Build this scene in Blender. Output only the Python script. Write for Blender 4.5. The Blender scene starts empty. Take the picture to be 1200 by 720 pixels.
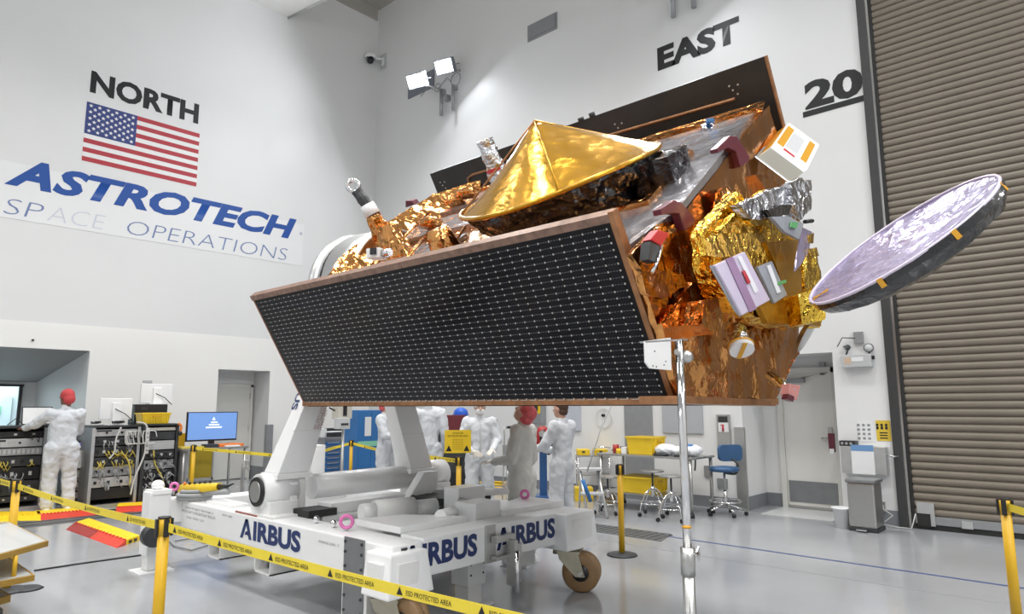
import bpy, bmesh, math, random
import numpy as np
from mathutils import Vector, Matrix, Quaternion
from math import sin, cos, pi, radians, atan, sqrt

SC = bpy.context.scene
COL = SC.collection
# ---------------------------------------------------------------- camera
F = 790.0
PITCH = atan(115.0 / F); YAW = radians(42.3); ROLL = -0.0038
CAM = Vector((0, 0, 1.6))
_f0 = Vector((cos(YAW), sin(YAW), 0)); _r0 = Vector((sin(YAW), -cos(YAW), 0))
FWD = _f0 * cos(PITCH) + Vector((0, 0, sin(PITCH)))
_u0 = -_f0 * sin(PITCH) + Vector((0, 0, cos(PITCH)))
RT = _r0 * cos(ROLL) + _u0 * sin(ROLL)
UPV = -_r0 * sin(ROLL) + _u0 * cos(ROLL)
cd = bpy.data.cameras.new('camera'); cam = bpy.data.objects.new('camera', cd); COL.objects.link(cam)
cd.sensor_width = 36; cd.lens = F * 36 / 1200; cd.clip_end = 100
cam.matrix_world = Matrix(((RT.x, UPV.x, -FWD.x, CAM.x), (RT.y, UPV.y, -FWD.y, CAM.y), (RT.z, UPV.z, -FWD.z, CAM.z), (0, 0, 0, 1)))
SC.camera = cam
# ---------------------------------------------------------------- world, exposure
wd = bpy.data.worlds.new('world'); SC.world = wd; wd.use_nodes = True
wd.node_tree.nodes['Background'].inputs[0].default_value = (0.8, 0.85, 0.9, 1)
wd.node_tree.nodes['Background'].inputs[1].default_value = 0.3
SC.view_settings.view_transform = 'Standard'; SC.view_settings.look = 'None'
SC.view_settings.exposure = -0.77; SC.view_settings.gamma = 1.0; SC.view_settings.use_curve_mapping = False
# ---------------------------------------------------------------- room lights (high bay fixtures)
ROOM_X0, ROOM_X1, ROOM_Y0, ROOM_Y1, ROOM_H = -7.0, 10.2, -5.0, 14.15, 12.3
BAYS = [(x, y) for x in (-3.5, 1.3, 6.1) for y in (-2.0, 1.9, 5.8, 9.7)]
BAY_POWER = 200.0
for bx, by in BAYS:
    l = bpy.data.lights.new('bay_light', 'AREA'); l.shape = 'SQUARE'; l.size = 1.1; l.energy = BAY_POWER; l.color = (1, 0.985, 0.955)
    o = bpy.data.objects.new('bay_light', l); COL.objects.link(o); o.location = (bx, by, 10.72); l.spread = radians(119)
# flood lamps on the walls behind and beside the camera
WALL_FLOODS = [((-6.6, 3.0, 7.6), (4, 4, 0)), ((-6.6, 9.5, 7.6), (2, 8, 0)), ((0.5, -4.7, 7.6), (3, 3, 0)), ((6.5, -4.7, 7.6), (5.5, 3, 0))]
for p_, a_ in WALL_FLOODS:
    l = bpy.data.lights.new('wall_flood', 'AREA'); l.shape = 'RECTANGLE'; l.size = 1.2; l.size_y = .5; l.energy = 100.0 if p_[0] < -6 else 330.0; l.color = (.96, .98, 1)
    o = bpy.data.objects.new('wall_flood', l); COL.objects.link(o); o.location = p_; o.rotation_euler = (Vector(a_) - Vector(p_)).to_track_quat('-Z', 'Y').to_euler()

def ray(x, y): return FWD * F + RT * (x - 600) - UPV * (y - 360)
def pl(x, y, ax, v):
    d = ray(x, y); t = (v - CAM[ax]) / d[ax]; return CAM + d * t
def PX(x, y, v): return pl(x, y, 0, v)
def PY(x, y, v): return pl(x, y, 1, v)
def PZ(x, y, v=0.0): return pl(x, y, 2, v)

# ---------------------------------------------------------------- materials
def mat(name, col, rough=0.5, metal=0.0, noise=0.0, nscale=6.0, bump=0.0, bscale=40.0, emit=None, estr=1.0, coat=0.0, rvar=0.0, spec=None, alpha=None, trans=0.0, stretch=None, detail=3.0, ior=None):
    m = bpy.data.materials.new(name); m.use_nodes = True
    nt = m.node_tree; b = nt.nodes['Principled BSDF']; L = nt.links
    c = (col[0], col[1], col[2], 1)
    b.inputs['Base Color'].default_value = c; b.inputs['Roughness'].default_value = rough; b.inputs['Metallic'].default_value = metal
    if coat: b.inputs['Coat Weight'].default_value = coat; b.inputs['Coat Roughness'].default_value = 0.08
    if spec is not None: b.inputs['Specular IOR Level'].default_value = spec
    if trans: b.inputs['Transmission Weight'].default_value = trans
    if ior: b.inputs['IOR'].default_value = ior
    if alpha is not None: b.inputs['Alpha'].default_value = alpha
    if emit: b.inputs['Emission Color'].default_value = (*emit, 1); b.inputs['Emission Strength'].default_value = estr
    if noise or bump or rvar:
        tc = nt.nodes.new('ShaderNodeTexCoord'); src = tc.outputs['Object']
        if stretch:
            mp = nt.nodes.new('ShaderNodeMapping'); mp.inputs['Scale'].default_value = stretch; L.new(src, mp.inputs[0]); src = mp.outputs[0]
        n = nt.nodes.new('ShaderNodeTexNoise'); n.inputs['Scale'].default_value = nscale; n.inputs['Detail'].default_value = detail; L.new(src, n.inputs['Vector'])
        if noise:
            r = nt.nodes.new('ShaderNodeValToRGB'); L.new(n.outputs['Fac'], r.inputs[0])
            r.color_ramp.elements[0].position = 0.3; r.color_ramp.elements[1].position = 0.7
            r.color_ramp.elements[0].color = (*[max(0, v * (1 - noise)) for v in col], 1)
            r.color_ramp.elements[1].color = (*[min(1, v * (1 + noise)) for v in col], 1)
            L.new(r.outputs[0], b.inputs['Base Color'])
        if rvar:
            mr = nt.nodes.new('ShaderNodeMapRange'); L.new(n.outputs['Fac'], mr.inputs[0])
            mr.inputs[1].default_value = 0.3; mr.inputs[2].default_value = 0.7
            mr.inputs[3].default_value = max(0.02, rough - rvar); mr.inputs[4].default_value = rough + rvar; L.new(mr.outputs[0], b.inputs['Roughness'])
        if bump:
            n2 = nt.nodes.new('ShaderNodeTexNoise'); n2.inputs['Scale'].default_value = bscale; n2.inputs['Detail'].default_value = 2; L.new(src, n2.inputs['Vector'])
            bp = nt.nodes.new('ShaderNodeBump'); bp.inputs['Strength'].default_value = bump; bp.inputs['Distance'].default_value = 0.01
            L.new(n2.outputs['Fac'], bp.inputs['Height']); L.new(bp.outputs[0], b.inputs['Normal'])
    return m

def foil_mat(name, col, rough=0.18, metal=1.0, bstr=0.6, scale=9.0, noise=0.2):
    m = mat(name, col, rough, metal)
    nt = m.node_tree; b = nt.nodes['Principled BSDF']; L = nt.links
    tc = nt.nodes.new('ShaderNodeTexCoord')
    n = nt.nodes.new('ShaderNodeTexNoise'); n.inputs['Scale'].default_value = scale * 0.6; n.inputs['Detail'].default_value = 4; L.new(tc.outputs['Object'], n.inputs[0])
    mx = nt.nodes.new('ShaderNodeMixRGB'); mx.blend_type = 'ADD'; mx.inputs[0].default_value = 0.25
    L.new(tc.outputs['Object'], mx.inputs[1]); L.new(n.outputs['Color'], mx.inputs[2])
    v = nt.nodes.new('ShaderNodeTexVoronoi'); v.inputs['Scale'].default_value = scale; L.new(mx.outputs[0], v.inputs[0])
    v2 = nt.nodes.new('ShaderNodeTexVoronoi'); v2.inputs['Scale'].default_value = scale * 2.7; L.new(mx.outputs[0], v2.inputs[0])
    ad = nt.nodes.new('ShaderNodeMath'); ad.operation = 'MULTIPLY_ADD'; L.new(v2.outputs['Distance'], ad.inputs[0]); ad.inputs[1].default_value = 0.35; L.new(v.outputs['Distance'], ad.inputs[2])
    bp = nt.nodes.new('ShaderNodeBump'); bp.inputs['Strength'].default_value = bstr; bp.inputs['Distance'].default_value = 0.03
    L.new(ad.outputs[0], bp.inputs['Height']); L.new(bp.outputs[0], b.inputs['Normal'])
    r = nt.nodes.new('ShaderNodeValToRGB'); L.new(n.outputs['Fac'], r.inputs[0])
    r.color_ramp.elements[0].position = 0.35; r.color_ramp.elements[1].position = 0.65
    r.color_ramp.elements[0].color = (*[v_ * (1 - noise) for v_ in col], 1); r.color_ramp.elements[1].color = (*[min(1, v_ * (1 + noise)) for v_ in col], 1)
    L.new(r.outputs[0], b.inputs['Base Color'])
    return m

M = {}
M['wall'] = mat('wall_paint', (0.755, 0.76, 0.76), 0.42, noise=0.02, nscale=0.6, bump=0.05, bscale=30, spec=0.35)
M['wall_low'] = mat('wall_panel_paint', (0.87, 0.865, 0.845), 0.4, noise=0.015, nscale=0.8)
M['ceiling'] = mat('ceiling_paint', (0.42, 0.40, 0.36), 0.7, noise=0.03)
M['floor'] = mat('epoxy_floor', (0.345, 0.355, 0.372), 0.15, noise=0.06, nscale=0.9, rvar=0.05, bump=0.04, bscale=5, detail=6, spec=0.6)
M['base'] = mat('baseboard_grey', (0.22, 0.23, 0.25), 0.4)
M['black_print'] = mat('black_print', (0.012, 0.012, 0.014), 0.5)
M['blue_print'] = mat('blue_print', (0.012, 0.075, 0.33), 0.4)
M['blue_thin'] = mat('blue_thin_print', (0.16, 0.22, 0.42), 0.4)
M['pale_print'] = mat('pale_print', (0.62, 0.64, 0.72), 0.4)
M['navy'] = mat('navy_print', (0.012, 0.03, 0.13), 0.4)
M['red_print'] = mat('red_print', (0.42, 0.035, 0.05), 0.5)
M['rust_print'] = mat('rust_print', (0.35, 0.12, 0.1), 0.5)
M['canton'] = mat('flag_blue', (0.03, 0.05, 0.2), 0.5)
M['white_print'] = mat('white_print', (0.8, 0.8, 0.8), 0.5)
M['banner'] = mat('banner_vinyl', (0.81, 0.815, 0.82), 0.3)
M['white'] = mat('white_enamel', (0.86, 0.865, 0.87), 0.32, noise=0.02, nscale=4, coat=0.2)
M['white2'] = mat('white_enamel_warm', (0.81, 0.81, 0.80), 0.4, noise=0.03, nscale=5)
M['steel'] = mat('brushed_steel', (0.5, 0.5, 0.49), 0.3, 0.9, noise=0.08, nscale=20, stretch=(1, 1, 12))
M['chrome'] = mat('chrome', (0.75, 0.75, 0.76), 0.1, 1.0)
M['alu'] = mat('aluminium', (0.62, 0.63, 0.63), 0.35, 0.85, noise=0.06)
M['grey_steel'] = mat('grey_steel_plate', (0.27, 0.28, 0.29), 0.4, 0.6, noise=0.06, nscale=8)
M['dark'] = mat('dark_metal', (0.035, 0.037, 0.04), 0.45, noise=0.2)
M['black'] = mat('black_plastic', (0.013, 0.013, 0.015), 0.4)
M['rubber'] = mat('rubber', (0.02, 0.02, 0.02), 0.7)
M['yellow'] = mat('yellow_plastic', (0.82, 0.56, 0.02), 0.4, noise=0.04)
M['yellow_post'] = mat('yellow_post_paint', (0.68, 0.40, 0.015), 0.4, noise=0.04)
M['belt'] = mat('yellow_belt', (0.84, 0.66, 0.05), 0.55, noise=0.03, nscale=10)
M['orange'] = mat('orange_plastic', (0.75, 0.2, 0.03), 0.45)
M['red'] = mat('red_ramp_rubber', (0.62, 0.05, 0.025), 0.5, noise=0.08, nscale=10)
M['darkred'] = mat('dark_red_ramp_rubber', (0.3, 0.03, 0.025), 0.55, noise=0.08)
M['yramp'] = mat('yellow_ramp_rubber', (0.85, 0.58, 0.01), 0.5, noise=0.05)
M['slat'] = mat('roller_slat', (0.20, 0.17, 0.135), 0.42, noise=0.05, nscale=2)
M['jamb'] = mat('door_guide', (0.06, 0.06, 0.062), 0.45, 0.3)
M['door'] = mat('door_paint', (0.72, 0.715, 0.68), 0.42, noise=0.01)
M['doorframe'] = mat('door_frame_paint', (0.63, 0.63, 0.6), 0.42)
M['blue'] = mat('blue_cabinet', (0.03, 0.16, 0.42), 0.45, noise=0.04)
M['bluechair'] = mat('blue_vinyl', (0.035, 0.10, 0.22), 0.45, noise=0.1)
M['maroon_cab'] = mat('maroon_cabinet', (0.16, 0.02, 0.03), 0.45)
M['screen_blue'] = mat('blue_screen', (0.1, 0.2, 0.5), 0.3, emit=(0.27, 0.50, 0.95), estr=0.75)
M['screen_txt'] = mat('screen_text', (0.9, 0.95, 1), 0.3, emit=(0.85, 0.93, 1), estr=0.9)
M['screen_purple'] = mat('purple_screen', (0.1, 0.08, 0.3), 0.3, emit=(0.3, 0.22, 0.75), estr=0.8)
M['window_glow'] = mat('lit_room_beyond', (0.82, 0.88, 0.9), 0.4)
M['glass'] = mat('window_glass', (0.85, 0.95, 0.97), 0.03, trans=1.0, ior=1.1)
M['lampglow'] = mat('flood_lamp_lens', (1, 1, 1), 0.4, emit=(0.93, 0.96, 1.0), estr=30)
M['bayglow'] = mat('bay_lens', (1, 1, 1), 0.4, emit=(1, 0.98, 0.95), estr=8)
M['lampbody'] = mat('flood_lamp_body', (0.22, 0.24, 0.28), 0.4, 0.4)
M['coverall'] = mat('coverall_fabric', (0.60, 0.625, 0.66), 0.75, noise=0.03, nscale=8, bump=0.25, bscale=14)
M['coverall_g'] = mat('coverall_fabric_grey', (0.55, 0.55, 0.52), 0.75, noise=0.04, nscale=8, bump=0.25, bscale=14)
M['skin'] = mat('skin', (0.50, 0.29, 0.21), 0.55, noise=0.06, nscale=20)
M['skin_dark'] = mat('skin_brown', (0.2, 0.10, 0.065), 0.55, noise=0.06, nscale=20)
M['glove'] = mat('latex_glove', (0.70, 0.66, 0.6), 0.45)
M['redcap'] = mat('red_mesh_cap', (0.5, 0.055, 0.06), 0.75, noise=0.12, nscale=40, bump=0.3, bscale=60)
M['pinkcap'] = mat('pink_red_cap', (0.55, 0.09, 0.1), 0.6, noise=0.25, nscale=18, bump=0.3, bscale=30)
M['whitecap'] = mat('white_mask', (0.75, 0.76, 0.78), 0.8)
M['hair'] = mat('brown_hair', (0.07, 0.035, 0.02), 0.7, noise=0.2, nscale=40)
M['boot'] = mat('white_boot', (0.72, 0.73, 0.74), 0.6, bump=0.2, bscale=30)
M['pink'] = mat('pink_plastic', (0.72, 0.18, 0.45), 0.4)
M['tan'] = mat('tan_polyurethane', (0.30, 0.18, 0.085), 0.45, noise=0.15, nscale=12)
M['zinc'] = mat('zinc_plating', (0.45, 0.42, 0.33), 0.35, 0.8, noise=0.1, nscale=10)
M['wood'] = mat('varnished_edge', (0.34, 0.2, 0.03), 0.5, noise=0.35, nscale=20, stretch=(3, 3, 30))
M['laminate'] = mat('laminate_top', (0.46, 0.47, 0.475), 0.35, noise=0.04, nscale=1.5)
M['grate'] = mat('drain_grate', (0.16, 0.165, 0.17), 0.5, 0.5)
M['paper'] = mat('paper', (0.78, 0.79, 0.8), 0.6)
M['tape_blue'] = mat('blue_floor_tape', (0.05, 0.08, 0.2), 0.5)
M['cable_grey'] = mat('grey_cable', (0.3, 0.31, 0.32), 0.5)
M['cable_white'] = mat('white_cable', (0.6, 0.6, 0.58), 0.5)
M['cable_yellow'] = mat('yellow_cable', (0.6, 0.48, 0.08), 0.5)
M['beige'] = mat('beige_instrument', (0.52, 0.5, 0.44), 0.5)
M['lgrey'] = mat('light_grey_plastic', (0.5, 0.51, 0.52), 0.45)
M['mgrey'] = mat('mid_grey_metal', (0.33, 0.34, 0.355), 0.4, 0.4, noise=0.05)
M['green'] = mat('green_tape', (0.1, 0.35, 0.12), 0.5)
M['teal'] = mat('pale_green_band', (0.25, 0.6, 0.42), 0.5)
M['bag'] = mat('plastic_bag', (0.78, 0.8, 0.83), 0.3, bump=0.5, bscale=20)
M['redgloss'] = mat('red_gloss', (0.4, 0.03, 0.03), 0.3)
M['cardboard'] = mat('cardboard', (0.45, 0.33, 0.18), 0.7)
# satellite
M['cell'] = mat('solar_cell', (0.004, 0.004, 0.008), 0.22, noise=0.5, nscale=3, spec=0.22)
M['cellback'] = mat('panel_substrate', (0.006, 0.006, 0.008), 0.4, spec=.2)
M['tab'] = mat('cell_interconnect', (0.62, 0.6, 0.55), 0.35, 0.3)
M['dash'] = mat('cell_wire', (0.16, 0.16, 0.165), 0.4, 0.3)
M['cfrp'] = mat('carbon_panel', (0.022, 0.019, 0.017), 0.42, noise=0.25, nscale=5)
M['copper_edge'] = mat('kapton_tape_edge', (0.34, 0.16, 0.07), 0.35, 0.35, noise=0.25, nscale=14, bump=0.4, bscale=30)
M['copper'] = foil_mat('copper_kapton_foil', (0.70, 0.33, 0.11), 0.15, bstr=0.4, scale=6)
M['copper_smooth'] = foil_mat('copper_kapton_smooth', (0.58, 0.27, 0.095), 0.18, bstr=0.22, scale=4)
M['gold'] = foil_mat('gold_foil', (0.88, 0.55, 0.08), 0.13, bstr=0.6, scale=12)
M['gold_smooth'] = foil_mat('gold_smooth_foil', (0.52, 0.27, 0.02), 0.22, metal=0.75, bstr=0.2, scale=5, noise=0.06)
M['silverfoil'] = foil_mat('silver_foil', (0.62, 0.63, 0.66), 0.18, bstr=0.5, scale=12)
M['deckfoil'] = foil_mat('silver_teflon_deck', (0.46, 0.45, 0.485), 0.2, metal=0.8, bstr=0.2, scale=4, noise=0.3)
M['blackfoil'] = foil_mat('black_kapton', (0.006, 0.0062, 0.008), 0.1, metal=0.0, bstr=0.4, scale=11, noise=0.2)
M['blackfoil'].node_tree.nodes['Principled BSDF'].inputs['Coat Weight'].default_value = .6
M['lilac'] = foil_mat('lilac_film', (0.42, 0.37, 0.54), 0.2, metal=0.55, bstr=0.5, scale=6, noise=0.06)
M['lilac_flat'] = mat('lilac_radiator', (0.60, 0.54, 0.66), 0.3, noise=0.04)
M['greyrad'] = mat('grey_radiator', (0.30, 0.32, 0.34), 0.35, noise=0.1, nscale=10)
M['maroon'] = mat('maroon_bracket', (0.12, 0.02, 0.035), 0.35)
M['redcover'] = mat('red_cover', (0.5, 0.02, 0.03), 0.4)
M['kapton'] = mat('kapton_tape', (0.72, 0.36, 0.03), 0.3, 0.2)
M['palepink'] = mat('salmon_tag', (0.7, 0.3, 0.28), 0.4)

# ---------------------------------------------------------------- mesh builder
class MB:
    def __init__(s): s.v = []; s.f = []; s.sm = []
    def add(s, vs, fs, smooth=False):
        n = len(s.v); s.v += [Vector(v) for v in vs]; s.f += [tuple(i + n for i in f) for f in fs]; s.sm += [smooth] * len(fs); return s
    def box(s, lo, hi, mtx=None):
        x0, y0, z0 = lo; x1, y1, z1 = hi
        vs = [(x0, y0, z0), (x1, y0, z0), (x1, y1, z0), (x0, y1, z0), (x0, y0, z1), (x1, y0, z1), (x1, y1, z1), (x0, y1, z1)]
        if mtx is not None: vs = [mtx @ Vector(v) for v in vs]
        return s.add(vs, [(0, 3, 2, 1), (4, 5, 6, 7), (0, 1, 5, 4), (1, 2, 6, 5), (2, 3, 7, 6), (3, 0, 4, 7)])
    def cbox(s, c, sz, rz=0.0, mtx=None):
        m = Matrix.Translation(Vector(c)) @ Matrix.Rotation(rz, 4, 'Z')
        if mtx is not None: m = mtx @ m
        h = [v / 2 for v in sz]; return s.box([-h[0], -h[1], -h[2]], h, m)
    def hexa(s, a, b):   # a, b: two quads (4 points each), matched
        vs = list(a) + list(b)
        return s.add(vs, [(0, 3, 2, 1), (4, 5, 6, 7), (0, 1, 5, 4), (1, 2, 6, 5), (2, 3, 7, 6), (3, 0, 4, 7)])
    def cyl(s, p, q, r, r2=None, n=16, caps=True, smooth=True):
        p = Vector(p); q = Vector(q); r2 = r if r2 is None else r2
        d = (q - p).normalized(); a = d.orthogonal().normalized(); b = d.cross(a)
        vs = []
        for c, rr in ((p, r), (q, r2)):
            for i in range(n):
                t = 2 * pi * i / n; vs.append(c + a * (rr * cos(t)) + b * (rr * sin(t)))
        s.add(vs, [(i, (i + 1) % n, n + (i + 1) % n, n + i) for i in range(n)], smooth)
        if caps:
            s.add(vs[:n], [tuple(reversed(range(n)))]); s.add(vs[n:], [tuple(range(n))])
        return s
    def tube(s, pts, r, n=8, caps=True):
        pts = [Vector(p) for p in pts]; rs = r if isinstance(r, (list, tuple)) else [r] * len(pts)
        vs = []; a = None
        for i, p in enumerate(pts):
            d = (pts[min(i + 1, len(pts) - 1)] - pts[max(i - 1, 0)]).normalized()
            a = d.orthogonal().normalized() if a is None else (a - d * a.dot(d)).normalized()
            b = d.cross(a)
            for k in range(n): t = 2 * pi * k / n; vs.append(p + a * (rs[i] * cos(t)) + b * (rs[i] * sin(t)))
        fs = []
        for i in range(len(pts) - 1):
            for k in range(n): fs.append((i * n + k, i * n + (k + 1) % n, (i + 1) * n + (k + 1) % n, (i + 1) * n + k))
        s.add(vs, fs, True)
        if caps: s.add(vs[:n], [tuple(reversed(range(n)))]); s.add(vs[-n:], [tuple(range(n))])
        return s
    def lathe(s, prof, c, axis=(0, 0, 1), n=24, closed=False):
        c = Vector(c); d = Vector(axis).normalized(); a = d.orthogonal().normalized(); b = d.cross(a); vs = []
        for r, h in prof:
            for k in range(n): t = 2 * pi * k / n; vs.append(c + d * h + a * (r * cos(t)) + b * (r * sin(t)))
        m = len(prof); fs = []
        for i in range(m - 1 + (1 if closed else 0)):
            j = (i + 1) % m
            for k in range(n): fs.append((i * n + k, i * n + (k + 1) % n, j * n + (k + 1) % n, j * n + k))
        return s.add(vs, fs, True)
    def ell(s, c, r, n=16, m=10, mtx=None):
        vs = []
        for i in range(m + 1):
            t = pi * i / m
            for k in range(n):
                p = 2 * pi * k / n; v = Vector((r[0] * sin(t) * cos(p), r[1] * sin(t) * sin(p), r[2] * cos(t)))
                if mtx is not None: v = mtx @ v
                vs.append(v + Vector(c))
        fs = [(i * n + k, (i + 1) * n + k, (i + 1) * n + (k + 1) % n, i * n + (k + 1) % n) for i in range(m) for k in range(n)]
        return s.add(vs, fs, True)
    def torus(s, c, axis, R, r, n=24, k=8):
        c = Vector(c); d = Vector(axis).normalized(); a = d.orthogonal().normalized(); b = d.cross(a)
        vs = []
        for i in range(n):
            t = 2 * pi * i / n; e = a * cos(t) + b * sin(t)
            for j in range(k): q = 2 * pi * j / k; vs.append(c + e * (R + r * cos(q)) + d * (r * sin(q)))
        return s.add(vs, [(i * k + j, i * k + (j + 1) % k, ((i + 1) % n) * k + (j + 1) % k, ((i + 1) % n) * k + j) for i in range(n) for j in range(k)], True)
    def prism(s, poly, vec):
        n = len(poly); vec = Vector(vec); a = [Vector(p) for p in poly]; b = [p + vec for p in a]
        return s.add(a + b, [tuple(reversed(range(n))), tuple(range(n, 2 * n))] + [(i, (i + 1) % n, n + (i + 1) % n, n + i) for i in range(n)])
    def bm(s):
        bm = bmesh.new(); vs = [bm.verts.new(v) for v in s.v]; bm.verts.ensure_lookup_table()
        for f, sm in zip(s.f, s.sm):
            if len(set(f)) < 3: continue
            try: fc = bm.faces.new([vs[i] for i in f]); fc.smooth = sm
            except ValueError: pass
        return bm
    def build(s, name, material, parent=None, world=True, bevel=0.0, crumple=None, **props):
        bm = s.bm()
        bmesh.ops.remove_doubles(bm, verts=bm.verts, dist=1e-5)
        bmesh.ops.recalc_face_normals(bm, faces=bm.faces)
        if bevel:
            es = [e for e in bm.edges if len(e.link_faces) == 2 and e.calc_face_angle(0) > 0.6 and e.calc_length() > bevel * 2.2]
            bmesh.ops.bevel(bm, geom=es, offset=bevel, segments=2, profile=0.6, affect='EDGES', clamp_overlap=True)
        if crumple: do_crumple(bm, **crumple)
        return link(name, bm, material, parent, world, **props)

def wmat(o):
    m = Matrix.Translation(o.location) @ o.rotation_euler.to_matrix().to_4x4() @ Matrix.Diagonal((*o.scale, 1))
    return (wmat(o.parent) @ m) if o.parent else m
def link(name, bm, material, parent=None, world=True, **props):
    me = bpy.data.meshes.new(name); 
    if parent is not None and world: bm.transform(wmat(parent).inverted())
    bm.to_mesh(me); bm.free()
    me.materials.append(M[material] if isinstance(material, str) else material)
    o = bpy.data.objects.new(name, me); COL.objects.link(o); o.parent = parent
    for k, v in props.items(): o[k] = v
    return o
def thing(name, label, cat, loc=(0, 0, 0), rz=0.0, group=None):
    o = bpy.data.objects.new(name, None); COL.objects.link(o); o.location = loc; o.rotation_euler = (0, 0, rz)
    o.empty_display_size = 0.1; o['label'] = label; o['category'] = cat
    if group: o['group'] = group
    return o
def tag(o, label, cat, group=None):
    o['label'] = label; o['category'] = cat
    if group: o['group'] = group
    return o
def copy_tree(o, parent=None):
    c = o.copy(); COL.objects.link(c)
    if parent is not None: c.parent = parent
    for ch in list(o.children): copy_tree(ch, c)
    return c
def struct(o): o['kind'] = 'structure'; return o

def crumple_field(P, amp, scale, seed):
    rng = np.random.RandomState(seed)
    lo = P.min(0) - 0.3; hi = P.max(0) + 0.3; vol = np.prod(hi - lo)
    n = int(min(900, max(30, vol * scale ** 3 * 1.2)))
    C = lo + rng.rand(n, 3) * (hi - lo)
    q = P + 0.35 / scale * np.stack([np.sin(P[:, 1] * scale * 2.1 + 1), np.sin(P[:, 2] * scale * 1.7 + 2), np.sin(P[:, 0] * scale * 1.9)], 1)
    d = np.full(len(P), 1e9); d2 = d.copy()
    for c in C:
        r = np.sqrt(((q - c) ** 2).sum(1)); m = r < d
        d2 = np.where(m, d, np.minimum(d2, r)); d = np.where(m, r, d)
    h = (d - d.mean()) * scale
    k = np.zeros(len(P))
    for i in range(5):
        w = rng.randn(3); w /= np.linalg.norm(w); t = (P @ w) * scale * (0.5 + rng.rand()) + rng.rand() * 9 + 0.5 * np.sin(P[:, (i + 1) % 3] * scale)
        k += np.abs((t % 1) - 0.5) * 2
    return amp * (h * 0.9 + (k / 5 - 0.5) * 1.1)
def do_crumple(bm, amp=0.02, scale=6, seed=1, edge=0.05, pin=None, both=None):
    bmesh.ops.triangulate(bm, faces=bm.faces)
    for it in range(7):
        es = [e for e in bm.edges if e.calc_length() > edge]
        if not es or len(bm.faces) > 30000: break
        bmesh.ops.subdivide_edges(bm, edges=es, cuts=1, use_grid_fill=False)
        bmesh.ops.triangulate(bm, faces=[f for f in bm.faces if len(f.verts) > 3])
    bm.normal_update()
    P = np.array([v.co[:] for v in bm.verts]); N = np.array([v.normal[:] for v in bm.verts])
    h = crumple_field(P, amp, scale, seed)
    if pin is not None: h = h * np.array([pin(v.co) for v in bm.verts])
    P = P + N * h[:, None]
    for v, p in zip(bm.verts, P): v.co = p
    for f in bm.faces: f.smooth = False

def text(body, name, material, parent, p, xd, yd, H, W=None, off=0.0, shear=0.0, ex=0.0015, world=True, **props):
    c = bpy.data.curves.new('tx', 'FONT'); c.body = body; c.offset = off; c.shear = shear; c.resolution_u = 3
    c.extrude = 0.0; c.fill_mode = 'FRONT'
    to = bpy.data.objects.new('tx', c); COL.objects.link(to)
    dg = bpy.context.evaluated_depsgraph_get(); me = bpy.data.meshes.new_from_object(to.evaluated_get(dg))
    bpy.data.objects.remove(to); bpy.data.curves.remove(c)
    co = np.array([v.co[:] for v in me.vertices]); x0, y0 = co[:, 0].min(), co[:, 1].min(); w = co[:, 0].max() - x0; h = co[:, 1].max() - y0
    sy = H / h; sx = (W / w) if W else sy
    xd = Vector(xd).normalized(); yd = Vector(yd).normalized(); nn = xd.cross(yd)
    bm = bmesh.new(); bm.from_mesh(me); bpy.data.meshes.remove(me)
    p = Vector(p)
    for v in bm.verts: v.co = p + xd * ((v.co.x - x0) * sx) + yd * ((v.co.y - y0) * sy) + nn * ex
    return link(name, bm, material, parent, world, **props)

# ================================================================= SETTING
Y1 = ROOM_Y1; X1 = ROOM_X1
# floor
fl = struct(MB().box((ROOM_X0 - 0.4, ROOM_Y0 - 0.4, -0.2), (12.2, 19.5, 0)).build('floor', 'floor'))
struct(MB().box((ROOM_X0 - 0.4, ROOM_Y0 - 0.4, ROOM_H), (X1 + 0.4, Y1 + 0.4, ROOM_H + 0.2)).build('ceiling', 'ceiling'))
struct(MB().box((ROOM_X0 - 0.3, ROOM_Y0, 0), (ROOM_X0, Y1, ROOM_H)).build('wall_west', 'wall'))
struct(MB().box((ROOM_X0, ROOM_Y0 - 0.3, 0), (X1, ROOM_Y0, ROOM_H)).build('wall_south', 'wall'))
# north wall with left alcove (X<3.95, z<2.62) and door alcove (6.36..7.52, z<2.37)
AX = 3.95; AH = 2.62; DX0, DX1, DH = 6.36, 7.52, 2.37
wn = MB()
wn.box((ROOM_X0, Y1, AH), (DX0, Y1 + 0.3, ROOM_H)); wn.box((AX, Y1, 0), (DX0, Y1 + 0.3, AH))
wn.box((DX0, Y1, DH), (DX1, Y1 + 0.3, ROOM_H)); wn.box((DX1, Y1, 0), (X1, Y1 + 0.3, ROOM_H))
wn.box((DX0 - 0.12, Y1 + 0.3, 0), (DX0, Y1 + 0.8, 2.6)); wn.box((DX1, Y1 + 0.3, 0), (DX1 + 0.12, Y1 + 0.8, 2.6)); wn.box((DX0 - .12, Y1 + 0.3, DH), (DX1 + .12, Y1 + 0.8, 2.6))
wn.box((DX0 - .12, Y1 + 0.72, 0), (DX1 + .12, Y1 + 0.9, 2.6))
wall_n = struct(wn.build('wall_north', 'wall'))
# soffit-like lower panel seam: a slim reveal strip
struct(MB().box((ROOM_X0, Y1 - 0.006, 3.06), (X1 - 0.02, Y1 + 0.01, 3.085)).build('trim_1', 'wall_low'))
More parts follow.
